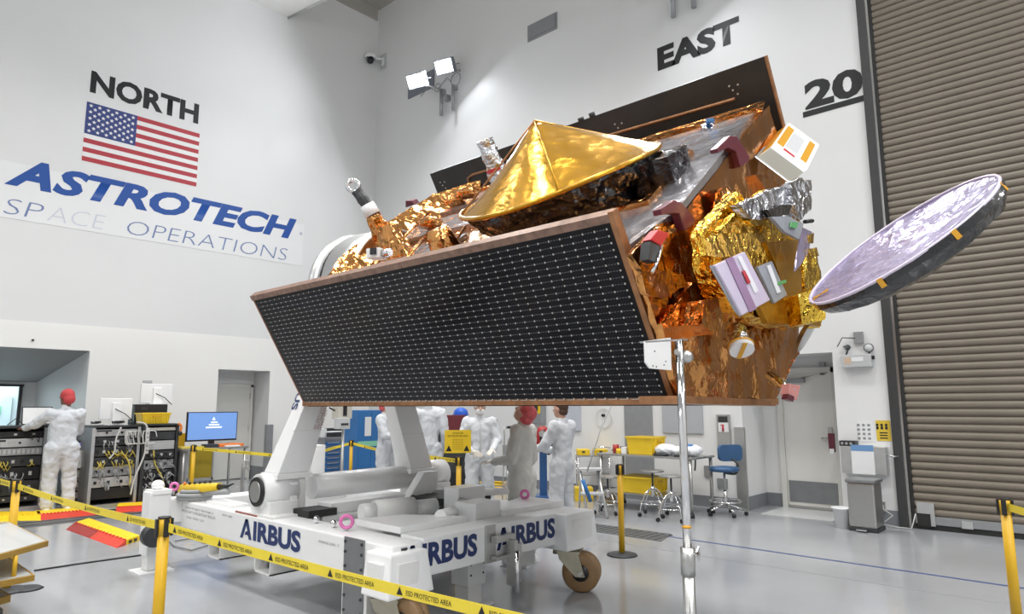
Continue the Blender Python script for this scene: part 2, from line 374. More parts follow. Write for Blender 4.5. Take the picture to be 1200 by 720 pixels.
# left alcove shell (sloped soffit)
al = MB()
al.box((AX, Y1 + 0.3, 0), (AX + 0.15, 18.1, 3.2))
al.add([(ROOM_X0, Y1 + 0.02, AH), (AX, Y1 + 0.02, AH), (AX, 17.6, 2.13), (ROOM_X0, 17.6, 2.13), (ROOM_X0, Y1 + 0.02, AH + .3), (AX, Y1 + 0.02, AH + .3), (AX, 17.6, 2.45), (ROOM_X0, 17.6, 2.45)],
       [(0, 1, 2, 3), (4, 7, 6, 5), (0, 4, 5, 1), (2, 6, 7, 3), (1, 5, 6, 2), (0, 3, 7, 4)])
wa = al
alc_side = struct(MB().box((AX, Y1 + 0.3, 0), (AX + 0.15, 18.1, 3.2)).build('wall_alcove_side', 'wall'))
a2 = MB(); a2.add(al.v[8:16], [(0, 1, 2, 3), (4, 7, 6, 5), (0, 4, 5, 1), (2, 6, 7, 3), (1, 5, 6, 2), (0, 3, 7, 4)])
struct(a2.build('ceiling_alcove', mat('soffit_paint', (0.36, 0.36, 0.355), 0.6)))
# alcove back wall with window
a3 = MB().box((ROOM_X0, 17.6, 0), (0.5, 17.75, 2.45)).box((3.68, 17.6, 0), (AX, 17.75, 2.45)).box((0.5, 17.6, 0), (3.68, 17.75, 0.25)).box((0.5, 17.6, 2.06), (3.68, 17.75, 2.45))
struct(a3.build('wall_alcove_back', 'wall'))
w1 = struct(MB().box((0.5, 17.56, 2.03), (3.72, 17.62, 2.08)).box((3.64, 17.56, 0.25), (3.70, 17.62, 2.06)).box((0.5, 17.56, 0.25), (3.7, 17.62, 0.3)).box((2.0, 17.57, 0.3), (2.05, 17.61, 2.03)).build('window_1', 'jamb'))
MB().box((0.5, 17.66, 0.28), (3.66, 17.67, 2.05)).build('pane', 'glass', w1)
struct(MB().box((AX + .001, Y1 - .012, .16), (DX0, Y1, 3.06)).box((DX0, Y1 - .012, DH), (DX1, Y1, 3.06)).box((DX1, Y1 - .012, .16), (X1, Y1, 3.06)).box((ROOM_X0, Y1 - .012, AH), (AX + .001, Y1, 3.06)).build('wall_north_lower', 'wall_low'))
l = bpy.data.lights.new('alcove_fill_light', 'AREA'); l.size = .6; l.energy = 35  # unseen fill light added to brighten the alcove walls
o = bpy.data.objects.new('alcove_fill_light', l); COL.objects.link(o); o.location = (1.2, 16.3, 2.1)
# lit room beyond window: back wall + door
bk = struct(MB().box((-2, 19.2, 0), (5.5, 19.3, 3)).build('wall_beyond', 'window_glow'))
l = bpy.data.lights.new('corridor_light', 'AREA'); l.size = 2.0; l.energy = 260; l.color = (0.9, 0.98, 1)
o = bpy.data.objects.new('corridor_light', l); COL.objects.link(o); o.location = (2.6, 18.4, 2.9)
struct(MB().box((-2, 17.75, 2.95), (5.5, 19.3, 3.05)).build('ceiling_beyond', 'ceiling'))
d4 = struct(MB().box((3.15, 19.14, 0), (3.85, 19.2, 1.85)).build('door_4', mat('pale_blue_door', (0.68, 0.78, 0.82), 0.4)))
MB().box((3.5, 19.12, 1.42), (3.66, 19.14, 1.62)).build('notice', 'teal', d4)
# north recessed door
dn = struct(MB().box((6.52, Y1 + 0.66, 0.02), (7.42, Y1 + 0.72, 2.02)).build('door_1', 'door'))
MB().box((6.46, Y1 + 0.64, 0), (6.52, Y1 + 0.72, 2.08)).box((7.42, Y1 + 0.64, 0), (7.48, Y1 + 0.72, 2.08)).box((6.46, Y1 + 0.64, 2.02), (7.48, Y1 + 0.72, 2.08)).build('door_frame', 'door', dn)
for z in (0.35, 1.1, 1.82): MB().box((7.405, Y1 + 0.645, z - .06), (7.43, Y1 + 0.665, z + .06)).build('hinge', 'steel', dn)
bb = lambda n, lo, hi: struct(MB().box((lo[0], lo[1] - (.006 if n.startswith('baseboard_north') else 0), lo[2]), hi).build(n, 'base'))
bb('baseboard_north', (DX1 - 0.01, Y1 - 0.012, 0), (X1, Y1, 0.16)); bb('baseboard_north_left', (AX, Y1 - 0.012, 0), (DX0, Y1, 0.16))
bb('baseboard_recess', (DX1 - 0.014, Y1 - .01, 0), (DX1 + .003, Y1 + 0.7, 0.28))
# east wall : roller opening Y<2.3, alcove Y 3.10..4.48 z<2.33
RY = 2.30; RH = 9.2; EY0, EY1, EH = 3.10, 4.48, 2.33
we = MB()
we.box((X1, EY1, 0), (X1 + 0.3, Y1 + 0.3, ROOM_H)); we.box((X1, EY0, EH), (X1 + 0.3, EY1, ROOM_H)); we.box((X1, RY, 0), (X1 + 0.3, EY0, ROOM_H))
we.box((X1, -4.2, RH), (X1 + 0.3, RY, ROOM_H)); we.box((X1, ROOM_Y0, 0), (X1 + 0.3, -4.2, ROOM_H))
we.box((X1 + .3, EY1, 0), (X1 + 0.9, EY1 + .1, EH + .1)); we.box((X1 + .3, EY0 - .1, 0), (X1 + 0.9, EY0, EH + .1)); we.box((X1 + .3, EY0, EH), (X1 + .9, EY1, EH + .1))
we.box((X1 + 0.8, EY0, 0), (X1 + 1.0, EY1, EH + .1))
wall_e = struct(we.build('wall_east', 'wall'))
bb('baseboard_east', (X1 - 0.012, EY1, 0), (X1, Y1, 0.17)); bb('baseboard_pier', (X1 - 0.012, RY + .11, 0), (X1, EY0, 0.2))
bb('baseboard_alcove', (X1, EY1 - 0.012, 0), (X1 + 0.8, EY1, 0.2)); bb('baseboard_alcove_back', (X1 + .788, EY0, 0), (X1 + 0.8, EY1, 0.2))
gp = struct(MB().box((X1 - 0.03, EY1 - 0.03, 0), (X1 + 0.02, EY1 + 0.13, 1.25)).build('trim_2', 'steel', None, bevel=0.004))
# grey wall line panels / seams on the east wall near the top
# door 2 (east exit door)
dx = X1 + 0.8
d2 = struct(MB().box((dx - 0.06, 3.36, 0.03), (dx - 0.01, 4.12, 2.08)).build('door_2', 'door'))
MB().box((dx - 0.1, 4.12, 0), (dx, 4.2, 2.16)).box((dx - 0.1, 3.28, 0), (dx, 3.36, 2.16)).box((dx - 0.1, 3.28, 2.08), (dx, 4.2, 2.16)).build('door_frame', 'doorframe', d2)
MB().box((dx - 0.068, 3.38, 0.1), (dx - 0.058, 4.1, 0.42)).build('kick_plate', 'grey_steel', d2)
MB().box((dx - 0.075, 3.36, 0.0), (dx - 0.02, 4.12, 0.05)).build('threshold', 'steel', d2)
MB().box((dx - 0.13, 3.75, 1.93), (dx - 0.06, 4.02, 2.0)).build('door_closer', 'grey_steel', d2, bevel=0.01)
MB().cyl((dx - .1, 3.8, 2.0), (dx - .16, 3.45, 2.07), 0.008, n=6).cyl((dx - .16, 3.45, 2.07), (dx - .09, 3.42, 2.07), 0.008, n=6).build('closer_arm', 'steel', d2)
MB().box((dx - 0.09, 3.40, 0.98), (dx - 0.06, 3.46, 1.25)).cyl((dx - .1, 3.43, 1.08), (dx - .1, 3.56, 1.08), 0.012, n=8).build('door_handle', 'steel', d2)
struct(MB().box((X1 - 0.18, 3.2, 0.001), (X1 + 0.7, 4.2, 0.008)).build('trim_3', mat('threshold_mat', (0.55, 0.56, 0.56), 0.3)))
MB().box((X1 + .02, EY0 - 0.0, 0), (X1 + .5, EY0 + .012, 1.3)).build('edge_guard', 'steel', wall_e)
# roller door
rd = struct(MB().box((X1 - 0.05, RY, 0), (X1 + 0.12, RY + 0.11, 9.6)).build('door_3', 'jamb'))
MB().box((X1 - 0.02, RY - 0.03, 0), (X1 + 0.07, RY, 9.6)).build('guide_rail', 'steel', rd)
MB().box((X1 - .015, RY - .075, 0), (X1 + .06, RY - .03, 9.4)).build('guide_seal', 'rubber', rd)
sl = MB(); prof = [(0.0, 0.0), (-0.012, 0.012), (-0.02, 0.03), (-0.02, 0.055), (-0.012, 0.075), (0.0, 0.085), (0.012, 0.088), (0.012, 0.098), (0.03, 0.098), (0.03, 0.0)]
SW = 6.2
sl.prism([(X1 + 0.02 + a, RY - 0.05 - SW, b) for a, b in prof], (0, SW, 0))
slat0 = sl.build('slat', 'slat', rd)
slat0.location.z = 0.17
for i in range(1, 92):
    s_ = slat0.copy(); COL.objects.link(s_); s_.parent = rd; s_.location = (0, 0, 0.17 + 0.098 * i)
MB().box((X1 - 0.01, RY - .05 - SW, 0.07), (X1 + 0.05, RY - 0.05, 0.17)).build('bottom_bar', 'mgrey', rd)
MB().box((X1, RY - .05 - SW, 0.0), (X1 + 0.04, RY - 0.05, 0.07)).build('bottom_seal', 'rubber', rd)
MB().box((X1 - .03, 2.0, 0.2), (X1 - .01, 2.2, 0.34)).box((X1 - .03, 2.0, 0.05), (X1 - .01, 2.05, 0.2)).build('latch_plate', 'alu', rd, bevel=.005)
MB().box((X1 - .025, 2.05, 0.04), (X1 - .005, 2.2, 0.2)).build('latch_gap', 'rubber', rd)
MB().box((X1 - .03, 1.6, 0.06), (X1 - .01, 1.72, 0.15)).build('lock_box', 'alu', rd, bevel=.004)
# floor details
struct(MB().prism([PZ(787, 626.5, .001), PZ(775, 635, .001), (7.25, 8.2, .001), (7.72, 8.2, .001)], (0, 0, .004)).build('trim_4', 'grate'))
gr = MB()
for i in range(40):
    for k in range(5): gr.box((7.33 + k * .085, 4.35 + i * .1, .005), (7.38 + k * .085, 4.40 + i * .1, .0065))
st_ = gr.build('grate_holes', 'black'); st_['kind'] = 'structure'
q = [PZ(20, 606, .001), PZ(170, 594, .001), PZ(170, 602, .001), PZ(22, 620, .001)]
struct(MB().prism(q, (0, 0, .004)).build('trim_5', 'grate'))
g2 = MB()
for i in range(60):
    for k in range(4):
        a = i / 60; b = (k + .5) / 4
        p = (q[0] * (1 - b) + q[3] * b) * (1 - a) + (q[1] * (1 - b) + q[2] * b) * a
        g2.box((p.x - .02, p.y - .02, .005), (p.x + .02, p.y + .02, .0065))
s_ = g2.build('grate_holes', 'black'); s_['kind'] = 'structure'
a, b = PZ(782, 629), PZ(1200, 690)
d = (b - a).normalized(); pn = Vector((-d.y, d.x, 0)) * .022
struct(MB().prism([a - pn, b + d * 2 - pn, b + d * 2 + pn, a + pn], (0, 0, .002)).build('trim_6', 'tape_blue'))
# faint slab joints
for i, (p0, p1) in enumerate([((-3, 8.3), (10.2, 8.3)), ((6.9, -4), (6.9, 14)), ((0.6, 0), (0.6, 14))]):
    p0 = Vector((*p0, 0)); p1 = Vector((*p1, 0)); d = (p1 - p0).normalized(); pn = Vector((-d.y, d.x, 0)) * .006
    struct(MB().prism([p0 - pn, p1 - pn, p1 + pn, p0 + pn], (0, 0, .0012)).build('trim_%d' % (7 + i), mat('slab_joint', (0.27, 0.285, 0.31), 0.35)))
# wall panels on the north/east lower walls
for n_, (a, b, c_, d_), mt in [('wall_panel', (733, 478, 765, 512), 'mgrey')]:
    pass
# ================================================================= WALL LETTERING, FLAG, BANNER
EX, NZ = Vector((0, -1, 0)), Vector((0, 0, 1))
ya = Y1 - 0.004
a = PY(105, 108, Y1); b = PY(232, 146, Y1); tp = PY(107, 82, Y1)
text('NORTH', 'lettering', 'black_print', wall_n, (a.x, Y1, a.z), (1, 0, 0), NZ, tp.z - a.z, b.x - a.x, off=.04, ex=.003, label='black NORTH lettering above the flag')
a = PX(771, 84, X1); b = PX(866, 51, X1); tp = PX(769, 57, X1)
text('EAST', 'lettering', 'black_print', wall_e, (X1, a.y, a.z), EX, NZ, tp.z - a.z, a.y - PX(867, 40, X1).y, off=.05, ex=.003, label='black EAST lettering on the white wall')
a = PX(944, 130, X1)
text('20', 'lettering', 'black_print', wall_e, (X1, a.y, PX(947, 129, X1).z), EX, NZ, PX(947, 96, X1).z - PX(947, 129, X1).z, a.y - PX(1011, 90, X1).y, off=.045, ex=.003, label='bold black underlined number 20')
u0 = PX(941, 134, X1); u1 = PX(1016, 114, X1)
MB().box((X1 - .004, u1.y, u0.z - .06), (X1 - .001, u0.y, u0.z + .03)).build('underline', 'black_print', wall_e)
# flag
fx0, fx1, fz0, fz1 = 3.54, 5.66, 6.19, 7.36
fg = thing('flag_decal', 'american flag printed flat on the wall under the black lettering', 'flag', (fx0, Y1 - .01, fz0))
hs = (fz1 - fz0) / 13; cx = fx0 + (fx1 - fx0) * 0.42
MB().box((fx0, Y1 - .003, fz0), (fx1, Y1, fz1)).build('field', 'white_print', fg)
for i in range(7):
    z = fz1 - hs * (2 * i + 1)
    MB().box((fx0 if i > 3 else cx, Y1 - .005, z), (fx1, Y1 - .003, z + hs)).build('stripe', 'red_print', fg)
MB().box((fx0, Y1 - .006, fz1 - 7 * hs), (cx, Y1 - .003, fz1)).build('canton', 'canton', fg)
sm = MB()
for r in range(9):
    n = 6 if r % 2 == 0 else 5
    for k in range(n):
        x = fx0 + (cx - fx0) * ((2 * k + 1 + (r % 2)) / 12.0); z = fz1 - 7 * hs * (r + 1) / 10
        pts = []
        for j in range(10):
            rr = .038 if j % 2 == 0 else .017; t = pi / 2 + j * pi / 5; pts.append((x + rr * cos(t), Y1 - .009, z + rr * sin(t)))
        sm.prism(pts, (0, .003, 0))
sm.build('stars', 'white_print', fg)
# banner with company name
bn = thing('wall_banner', 'long white vinyl banner with blue company name under the flag', 'sign', (-0.2, Y1, 4.86))
MB().box((1.2, Y1 - .006, 4.86), (8.2, Y1, 5.87)).build('vinyl_sheet', 'banner', bn)
a = PY(5, 219, Y1); b = PY(330, 285, Y1)
# first letter taller
bx0 = PY(4, 221, Y1).x; bz = PY(200, 260, Y1).z
bz0 = PY(64, 227, Y1).z
text('A', 'lettering', 'blue_print', bn, (bx0, Y1 - .007, bz0), (1, 0, 0), NZ, PY(40, 190, Y1).z - bz0 + .02, PY(61, 215, Y1).x - bx0, off=.045, shear=.33)
text('STROTECH', 'lettering', 'blue_print', bn, (PY(61, 225, Y1).x, Y1 - .007, bz0 + .0), (1, 0, 0), NZ, PY(100, 203, Y1).z - bz0 - .0, PY(347, 270, Y1).x - PY(61, 225, Y1).x, off=.042, shear=.28)
sx0 = PY(2, 250, Y1).x; sz = PY(150, 278, Y1).z; sh = PY(150, 262, Y1).z - sz
for s_, xa, xb, mt in [('SP', 2, 47, 'blue_thin'), ('ACE', 54, 121, 'pale_print'), ('OPERATIONS', 149, 337, 'blue_thin')]:
    p = PY(xa, 265, Y1)
    text(s_, 'lettering', mt, bn, (p.x, Y1 - .007, 4.93), (1, 0, 0), NZ, .28, PY(xb, 290, Y1).x - p.x, off=-.021, shear=.15)
text('®', 'lettering', 'blue_thin', bn, (8.1, Y1 - .007, 5.6), (1, 0, 0), NZ, .07, .07)
# ================================================================= WALL FITTINGS
ceil_ = bpy.data.objects['ceiling']
for i, (bx, by) in enumerate(BAYS):
    if i == 0: bay0 = MB().box((bx - .6, by - .6, 10.75), (bx + .6, by + .6, 10.95)).cyl((bx, by, 10.95), (bx, by, ROOM_H), .02, n=8).build('lamp_housing', 'lampbody', ceil_)
    else: o = bay0.copy(); COL.objects.link(o); o.location = (bx - BAYS[0][0], by - BAYS[0][1], 0)
# suspended white panel near the top
p0, p1, p2 = PZ(332, 23, 10.9), PZ(285, 0, 10.9), PZ(380, 0, 10.9)
e1 = (p1 - p0) * 1.6; e2 = (p2 - p0) * 1.35
t = thing('air_diffuser', 'white framed air diffuser panel hanging at the top left of the room', 'vent', p0)
MB().prism([p0, p0 + e1, p0 + e1 + e2, p0 + e2], (0, 0, .06)).build('panel', 'wall_low', t)
fr = MB(); n1 = e1.normalized() * .05; n2 = e2.normalized() * .05
for a, b in ((p0, p0 + e1), (p0, p0 + e2), (p0 + e1, p0 + e1 + e2), (p0 + e2, p0 + e1 + e2)): fr.cyl(a - Vector((0, 0, .02)), b - Vector((0, 0, .02)), .025, n=6)
fr.build('frame', 'alu', t)
MB().cyl(p0 + e1 * .5 + e2 * .5, (p0 + e1 * .5 + e2 * .5).to_2d().to_3d() + Vector((0, 0, ROOM_H)), .02, n=6).build('hanger_rod', 'steel', t)
# beam/soffit in corner at the ceiling
c0 = PY(432, 19, Y1)
struct(MB().box((8.55, Y1 - .02, c0.z - .02), (X1 - .04, Y1, ROOM_H)).build('trim_10', 'ceiling'))
# vent
a = PX(619, 50, X1); b = PX(653, 14, X1)
v = thing('wall_vent', 'grey louvred air vent high on the white wall', 'vent', (X1, a.y, a.z))
MB().box((X1 - .02, b.y, a.z), (X1, a.y, b.z)).build('frame', 'mgrey', v)
for i in range(9):
    z = a.z + .05 + (b.z - a.z - .12) * i / 8
    MB().box((X1 - .04, b.y + .04, z), (X1 - .018, a.y - .04, z + .03)).build('louvre', 'mgrey', v)
# dome camera
c = PX(441, 70, X1); t = thing('dome_camera', 'white security dome camera on a bracket near the room corner', 'camera', (X1, c.y, c.z))
b = PX(450, 72, X1)
MB().box((X1 - .03, b.y - .12, b.z - .22), (X1, b.y + .12, b.z + .2)).build('mount_plate', 'lgrey', t)
MB().box((X1 - .04, b.y - .05, b.z - .12), (X1 - .03, b.y + .06, b.z + .1)).build('plate_window', 'white', t)
cc = Vector((X1 - .35, b.y + .12, b.z + .02))
MB().cyl((X1 - .02, b.y, b.z + .05), cc, .03).build('arm', 'white', t)
MB().lathe([(.02, .12), (.13, .1), (.15, 0), (.14, -.04)], cc).build('housing', 'white', t)
MB().ell(cc - Vector((0, 0, .08)), (.09, .09, .1)).build('dome', 'black', t)
# flood lamps
def flood(cpx, cpy, X, label, energy, plate):
    c = PX(cpx, cpy, X); t = thing('flood_lamp', label, 'lamp', c, group=None)
    dirv = Vector((-0.85, -0.25, -0.5)).normalized(); q = dirv.to_track_quat('Z', 'Y').to_matrix().to_4x4()
    mm = Matrix.Translation(c) @ q
    MB().box((-.23, -.17, -.16), (.23, .17, -.01), mm).build('lamp_housing', 'lampbody', t, bevel=.01)
    MB().box((-.21, -.14, -.01), (.21, .14, .0), mm).build('lens', 'lampglow', t)
    fn = MB()
    for k in range(7): fn.box((-.2 + k * .065, -.15, -.22), (-.19 + k * .065, .15, -.16), mm)
    fn.build('cooling_fins', 'lampbody', t)
    MB().tube([mm @ Vector((-.25, 0, -.08)), mm @ Vector((-.25, 0, -.3)), mm @ Vector((.25, 0, -.3)), mm @ Vector((.25, 0, -.08))], .014, n=6).build('yoke', 'steel', t)
    ba = mm @ Vector((0, 0, -.3))
    MB().tube([ba, Vector((ba.x, ba.y, ba.z - .1)), Vector((X1, ba.y - .15, ba.z - .1))], .025, n=6).build('wall_bracket', 'alu', t)
    l = bpy.data.lights.new('flood_light', 'AREA'); l.shape = 'RECTANGLE'; l.size = .4; l.size_y = .28; l.energy = energy * 1.9; l.color = (.93, .96, 1)
    lo = bpy.data.objects.new('flood_light', l); COL.objects.link(lo); lo.matrix_world = Matrix.Translation(c + dirv * .02) @ (-dirv).to_track_quat('Z', 'Y').to_matrix().to_4x4()
    return t, c
flood(487, 95, 9.35, 'left flood lamp of the lit pair high on the wall, over a grey plate', 120, True)
flood(520, 78, 9.75, 'right, brighter flood lamp of the lit pair high on the wall', 120, False)
flood(781, -36, 9.6, 'flood lamp above the top edge over the word EAST', 120, False)
b = PX(490, 104, X1 - .05)
t = thing('lamp_plate', 'blue grey mounting plate behind the left flood lamp', 'plate', b)
MB().box((X1 - .03, PX(509, 95, X1).y, PX(480, 116, X1).z), (X1, PX(479, 110, X1).y, PX(480, 96, X1).z)).build('plate', 'lampbody', t)
for xx, y0, y1, lb in ((517, 106, 135, 'left short grey pipe hanging below the lit flood lamps'), (531, 100, 129, 'right short grey pipe below the lit flood lamps with a looped cable'), (789, -30, 20, 'left grey pipe at the top edge above the word EAST'), (813, -40, 9, 'right grey pipe at the top edge above the word EAST')):
    a = PX(xx, y1, X1 - .1); z1 = PX(xx, y0, X1 - .1).z
    t = thing('conduit_pipe', lb, 'pipe', a)
    MB().cyl(a, (a.x, a.y, z1), .045, n=10).build('pipe', 'mgrey', t)
    MB().box((a.x, a.y - .05, z1 - .1), (X1, a.y + .05, z1)).build('clamp', 'steel', t)
    if xx in (517, 531, 789):
        R = .16; cc = Vector((X1 - .12, a.y + (-.1 if xx == 531 else .12), z1 + .1))
        MB().torus(cc, (1, 0, 0), R if xx == 531 else .1, .012, n=20, k=6).build('cable_loop', 'cable_grey', t)
        MB().tube([cc + Vector((0, R, 0)), cc + Vector((0, .3, .15)), cc + Vector((-.1, .5, -.1))], .012, n=6).build('cable', 'cable_grey', t)
    if xx in (517, 789):
        MB().box((X1 - .12, a.y - .22, (a.z + z1) / 2), (X1, a.y - .12, (a.z + z1) / 2 + .14)).build('junction_box', 'mgrey', t)
def on_e(px0, py0, px1, py1, X=None):    # extents on east wall plane
    X = X1 if X is None else X
    a = PX(px0, py0, X); b = PX(px1, py1, X); m = PX(px0, py1, X)
    cx_, cy_ = (px0 + px1) / 2, (py0 + py1) / 2
    return PX(px1, cy_, X).y, PX(px0, cy_, X).y, PX(cx_, py1, X).z, PX(cx_, py0, X).z     # y0,y1,z0,z1
def wallbox(name, label, cat, mt, px, depth=.05, bevel=.004, X=None):
    y0, y1, z0, z1 = on_e(*px, X=X); XX = X1 if X is None else X
    t = thing(name, label, cat, (XX, (y0 + y1) / 2, z0))
    MB().box((XX - depth, y0, z0), (XX, y1, z1)).build('body', mt, t, bevel=bevel)
    return t, y0, y1, z0, z1
# emergency light
t, y0, y1, z0, z1 = wallbox('emergency_light', 'grey emergency light box with two round lamp heads above the waste bin', 'lamp', 'lgrey', (988, 416, 1024, 431), .12, .01)
MB().box((X1 - .124, y1 - .14, z0 + .05), (X1 - .12, y1 - .05, z1 - .04)).build('amber_label', mat('label_tan', (.6, .45, .32), .5), t)
MB().box((X1 - .124, y0 + .1, z0 + .08), (X1 - .12, y0 + .25, z1 - .04)).build('label', 'paper', t)
for px, py, r, lk in ((991, 409, .045, (-.3, .6, -.5)), (1018, 408, .062, (-1, -.1, 0.1))):
    c = PX(px, py, X1 - .08); dv = Vector(lk).normalized()
    h = MB().lathe([(.01, -.07), (r * .7, -.06), (r, -.01), (r, .01)], c, dv, n=16).build('lamp_head', 'dark', t)
    MB().lathe([(0, .0), (r * .85, .003), (r * .85, .012), (0, .014)], c, dv, n=16).build('lens', 'lgrey', h)
    MB().cyl(c - dv * .05, (c.x, c.y, z1), .012, n=6).build('neck', 'dark', t)
bx_ = PX(1007, 397, X1)
MB().box((X1 - .05, bx_.y - .06, bx_.z - .07), (X1, bx_.y + .06, bx_.z + .09)).build('outlet_box', 'mgrey', t)
MB().tube([(X1 - .04, bx_.y + .02, bx_.z), (X1 - .08, bx_.y + .2, bx_.z + .02), (X1 - .05, bx_.y + .28, bx_.z - .1)], .007, n=6).build('cord', 'black', t)
MB().box((X1 - .1, y0 - .03, z0 + .1), (X1 - .05, y0, z0 + .15)).build('plug', 'black', t)
# notices
t, y0, y1, z0, z1 = wallbox('notice_sheet', 'white notice with a grid of small pictures beside the yellow notice', 'sign', 'paper', (1006, 493, 1024, 518), .006, 0)
dd = MB()
for r in range(4):
    for c in range(3): dd.box((X1 - .008, y0 + .04 + c * .065, z0 + .03 + r * .06), (X1 - .006, y0 + .075 + c * .065, z0 + .06 + r * .06))
dd.build('print', 'mgrey', t)
t, y0, y1, z0, z1 = wallbox('caution_notice', 'yellow notice with black symbols above the wall dispenser', 'sign', mat('notice_yellow', (.7, .5, .05), .5), (1027, 493, 1044, 517), .006, 0)
dd = MB()
for k in range(3): dd.cyl((X1 - .008, y0 + .05 + k * .055, z1 - .06), (X1 - .006, y0 + .05 + k * .055, z1 - .06), .018, n=8).box((X1 - .008, y0 + .035 + k * .055, z1 - .12), (X1 - .006, y0 + .065 + k * .055, z1 - .08))
for k in range(3): dd.box((X1 - .008, y0 + .04, z0 + .03 + k * .035), (X1 - .006, y1 - .04, z0 + .045 + k * .035))
dd.build('print', 'black', t)
# dispenser
t, y0, y1, z0, z1 = wallbox('wall_dispenser', 'grey metal wall box with a printed sheet beside the roller door', 'box', 'alu', (990, 523, 1042, 555), .16, .008)
MB().box((X1 - .165, y0 + .14, z0 + .0), (X1 - .16, y0 + .42, z1 + .02)).build('sheet', 'paper', t)
MB().box((X1 - .167, y0 + .14, z1 - .06), (X1 - .165, y0 + .42, z1 + .02)).build('sheet_header', mat('header_blue', (.15, .3, .55), .5), t)
MB().box((X1 - .16, y1 - .2, z1), (X1 - .03, y1 + .01, z1 + .07)).build('top_box', 'dark', t)
for k in range(3): MB().cyl((X1 - .162, y1 - .03 - k * .055, z1 + .035), (X1 - .17, y1 - .03 - k * .055, z1 + .035), .018, n=8).build('knob', 'alu', t)
MB().tube([(X1 - .1, y0, z1 - .1), (X1 - .1, y0 - .08, z1 - .12), (X1 - .05, y0 - .12, z1 - .12)], .012, n=6).build('latch', 'alu', t)
# card reader at door alcove edge
t, y0, y1, z0, z1 = wallbox('break_station', 'small dark red pull station on the door recess edge', 'switch', 'maroon', (972, 508, 979, 530), .05, .004, X=X1 + .5)
MB().box((X1 + .44, y0 + .01, z0 - .02), (X1 + .45, y1 - .01, z0 + .05)).build('label', 'paper', t)
t, y0, y1, z0, z1 = wallbox('door_chime', 'small grey box on the wall over the recessed exit door', 'box', 'mgrey', (961, 425, 968, 440), .05, .004, X=X1 + .79)
# sockets
t, y0, y1, z0, z1 = wallbox('wall_socket', 'steel wall socket with a plug beside the waste bin', 'socket', 'steel', (1031, 588, 1038, 600), .03, .003)
MB().box((X1 - .06, y0 + .02, z0 + .04), (X1 - .03, y0 + .06, z0 + .09)).build('plug', 'paper', t)
MB().tube([(X1 - .06, y0 + .03, z0 + .05), (X1 - .1, y0 - .1, .15), (X1 - .12, 2.6, .03), (X1 - .14, 2.4, .012), (X1 - .13, 2.25, .012), (X1 - .09, 2.2, .2)], .008, n=6).build('cord', 'cable_white', t)
wallbox('socket_plate', 'steel socket plate low on the wall behind the blue chair', 'socket', 'mgrey', (841, 561, 853, 573), .02, .003)
wallbox('junction_plate', 'small grey plate on the wall between table end and blue chair', 'socket', 'mgrey', (826, 546, 833, 559), .03, .003)
# extinguisher cabinet
t, y0, y1, z0, z1 = wallbox('extinguisher_cabinet', 'narrow steel fire extinguisher cabinet on the wall over the blue chair', 'cabinet', 'steel', (842, 486, 857, 530), .05, .005)
MB().box((X1 - .056, y0 + .03, z1 - .12), (X1 - .05, y1 - .03, z1 - .03)).build('window', 'dark', t)
MB().box((X1 - .056, y0 + .02, z1 - .27), (X1 - .05, y1 - .03, z1 - .13)).build('label', 'paper', t)
MB().cyl((X1 - .058, (y0 + y1) / 2, z1 - .26), (X1 - .058, (y0 + y1) / 2, z1 - .17), .017, n=8).box((X1 - .062, (y0 + y1) / 2 - .02, z1 - .17), (X1 - .056, (y0 + y1) / 2 + .035, z1 - .155)).build('pictogram', 'red_print', t)
# grey wall panels behind table
wallbox('wall_panel', 'tall grey sheet metal panel on the wall behind the yellow bin', 'panel', 'mgrey', (733, 470, 766, 572), .02, .002)
wallbox('wall_screen', 'wide pale grey wall panel behind the steel pole', 'panel', mat('pale_grey_panel', (.42, .44, .47), .4), (777, 470, 824, 508), .03, .002)
t, y0, y1, z0, z1 = wallbox('electrical_panel', 'grey electrical cabinet between the two right technicians heads', 'cabinet', 'mgrey', (626, 465, 640, 497), .15, .006)
MB().box((X1 - .156, (y0 + y1) / 2 - .08, z0 + .25), (X1 - .15, (y0 + y1) / 2 + .03, z0 + .42)).build('switch', 'dark', t)
MB().box((X1 - .156, y0 + .02, z0 + .2), (X1 - .15, y0 + .09, z1 - .04)).build('label', 'yellow', t)
wallbox('upright_panel', 'tall pale blue wall panel behind the right technician', 'panel', mat('pale_blue_grey', (.5, .53, .6), .4), (664, 465, 681, 505), .04, .002)
wallbox('wall_switch', 'small grey switch on the wall right of the front facing technician', 'switch', 'mgrey', (579, 491, 583, 499), .04, .002)
c = PX(708, 487, X1)
t = thing('wall_hook', 'black hook with a thin coiled wire on the wall left of the grey panel', 'hook', c)
MB().cyl(c, c - Vector((.06, 0, 0)), .025, n=10).build('knob', 'black', t)
MB().torus(c - Vector((.02, 0, .05)), (1, 0, 0), .17, .006, n=24, k=6).build('wire_loop', 'cable_white', t)
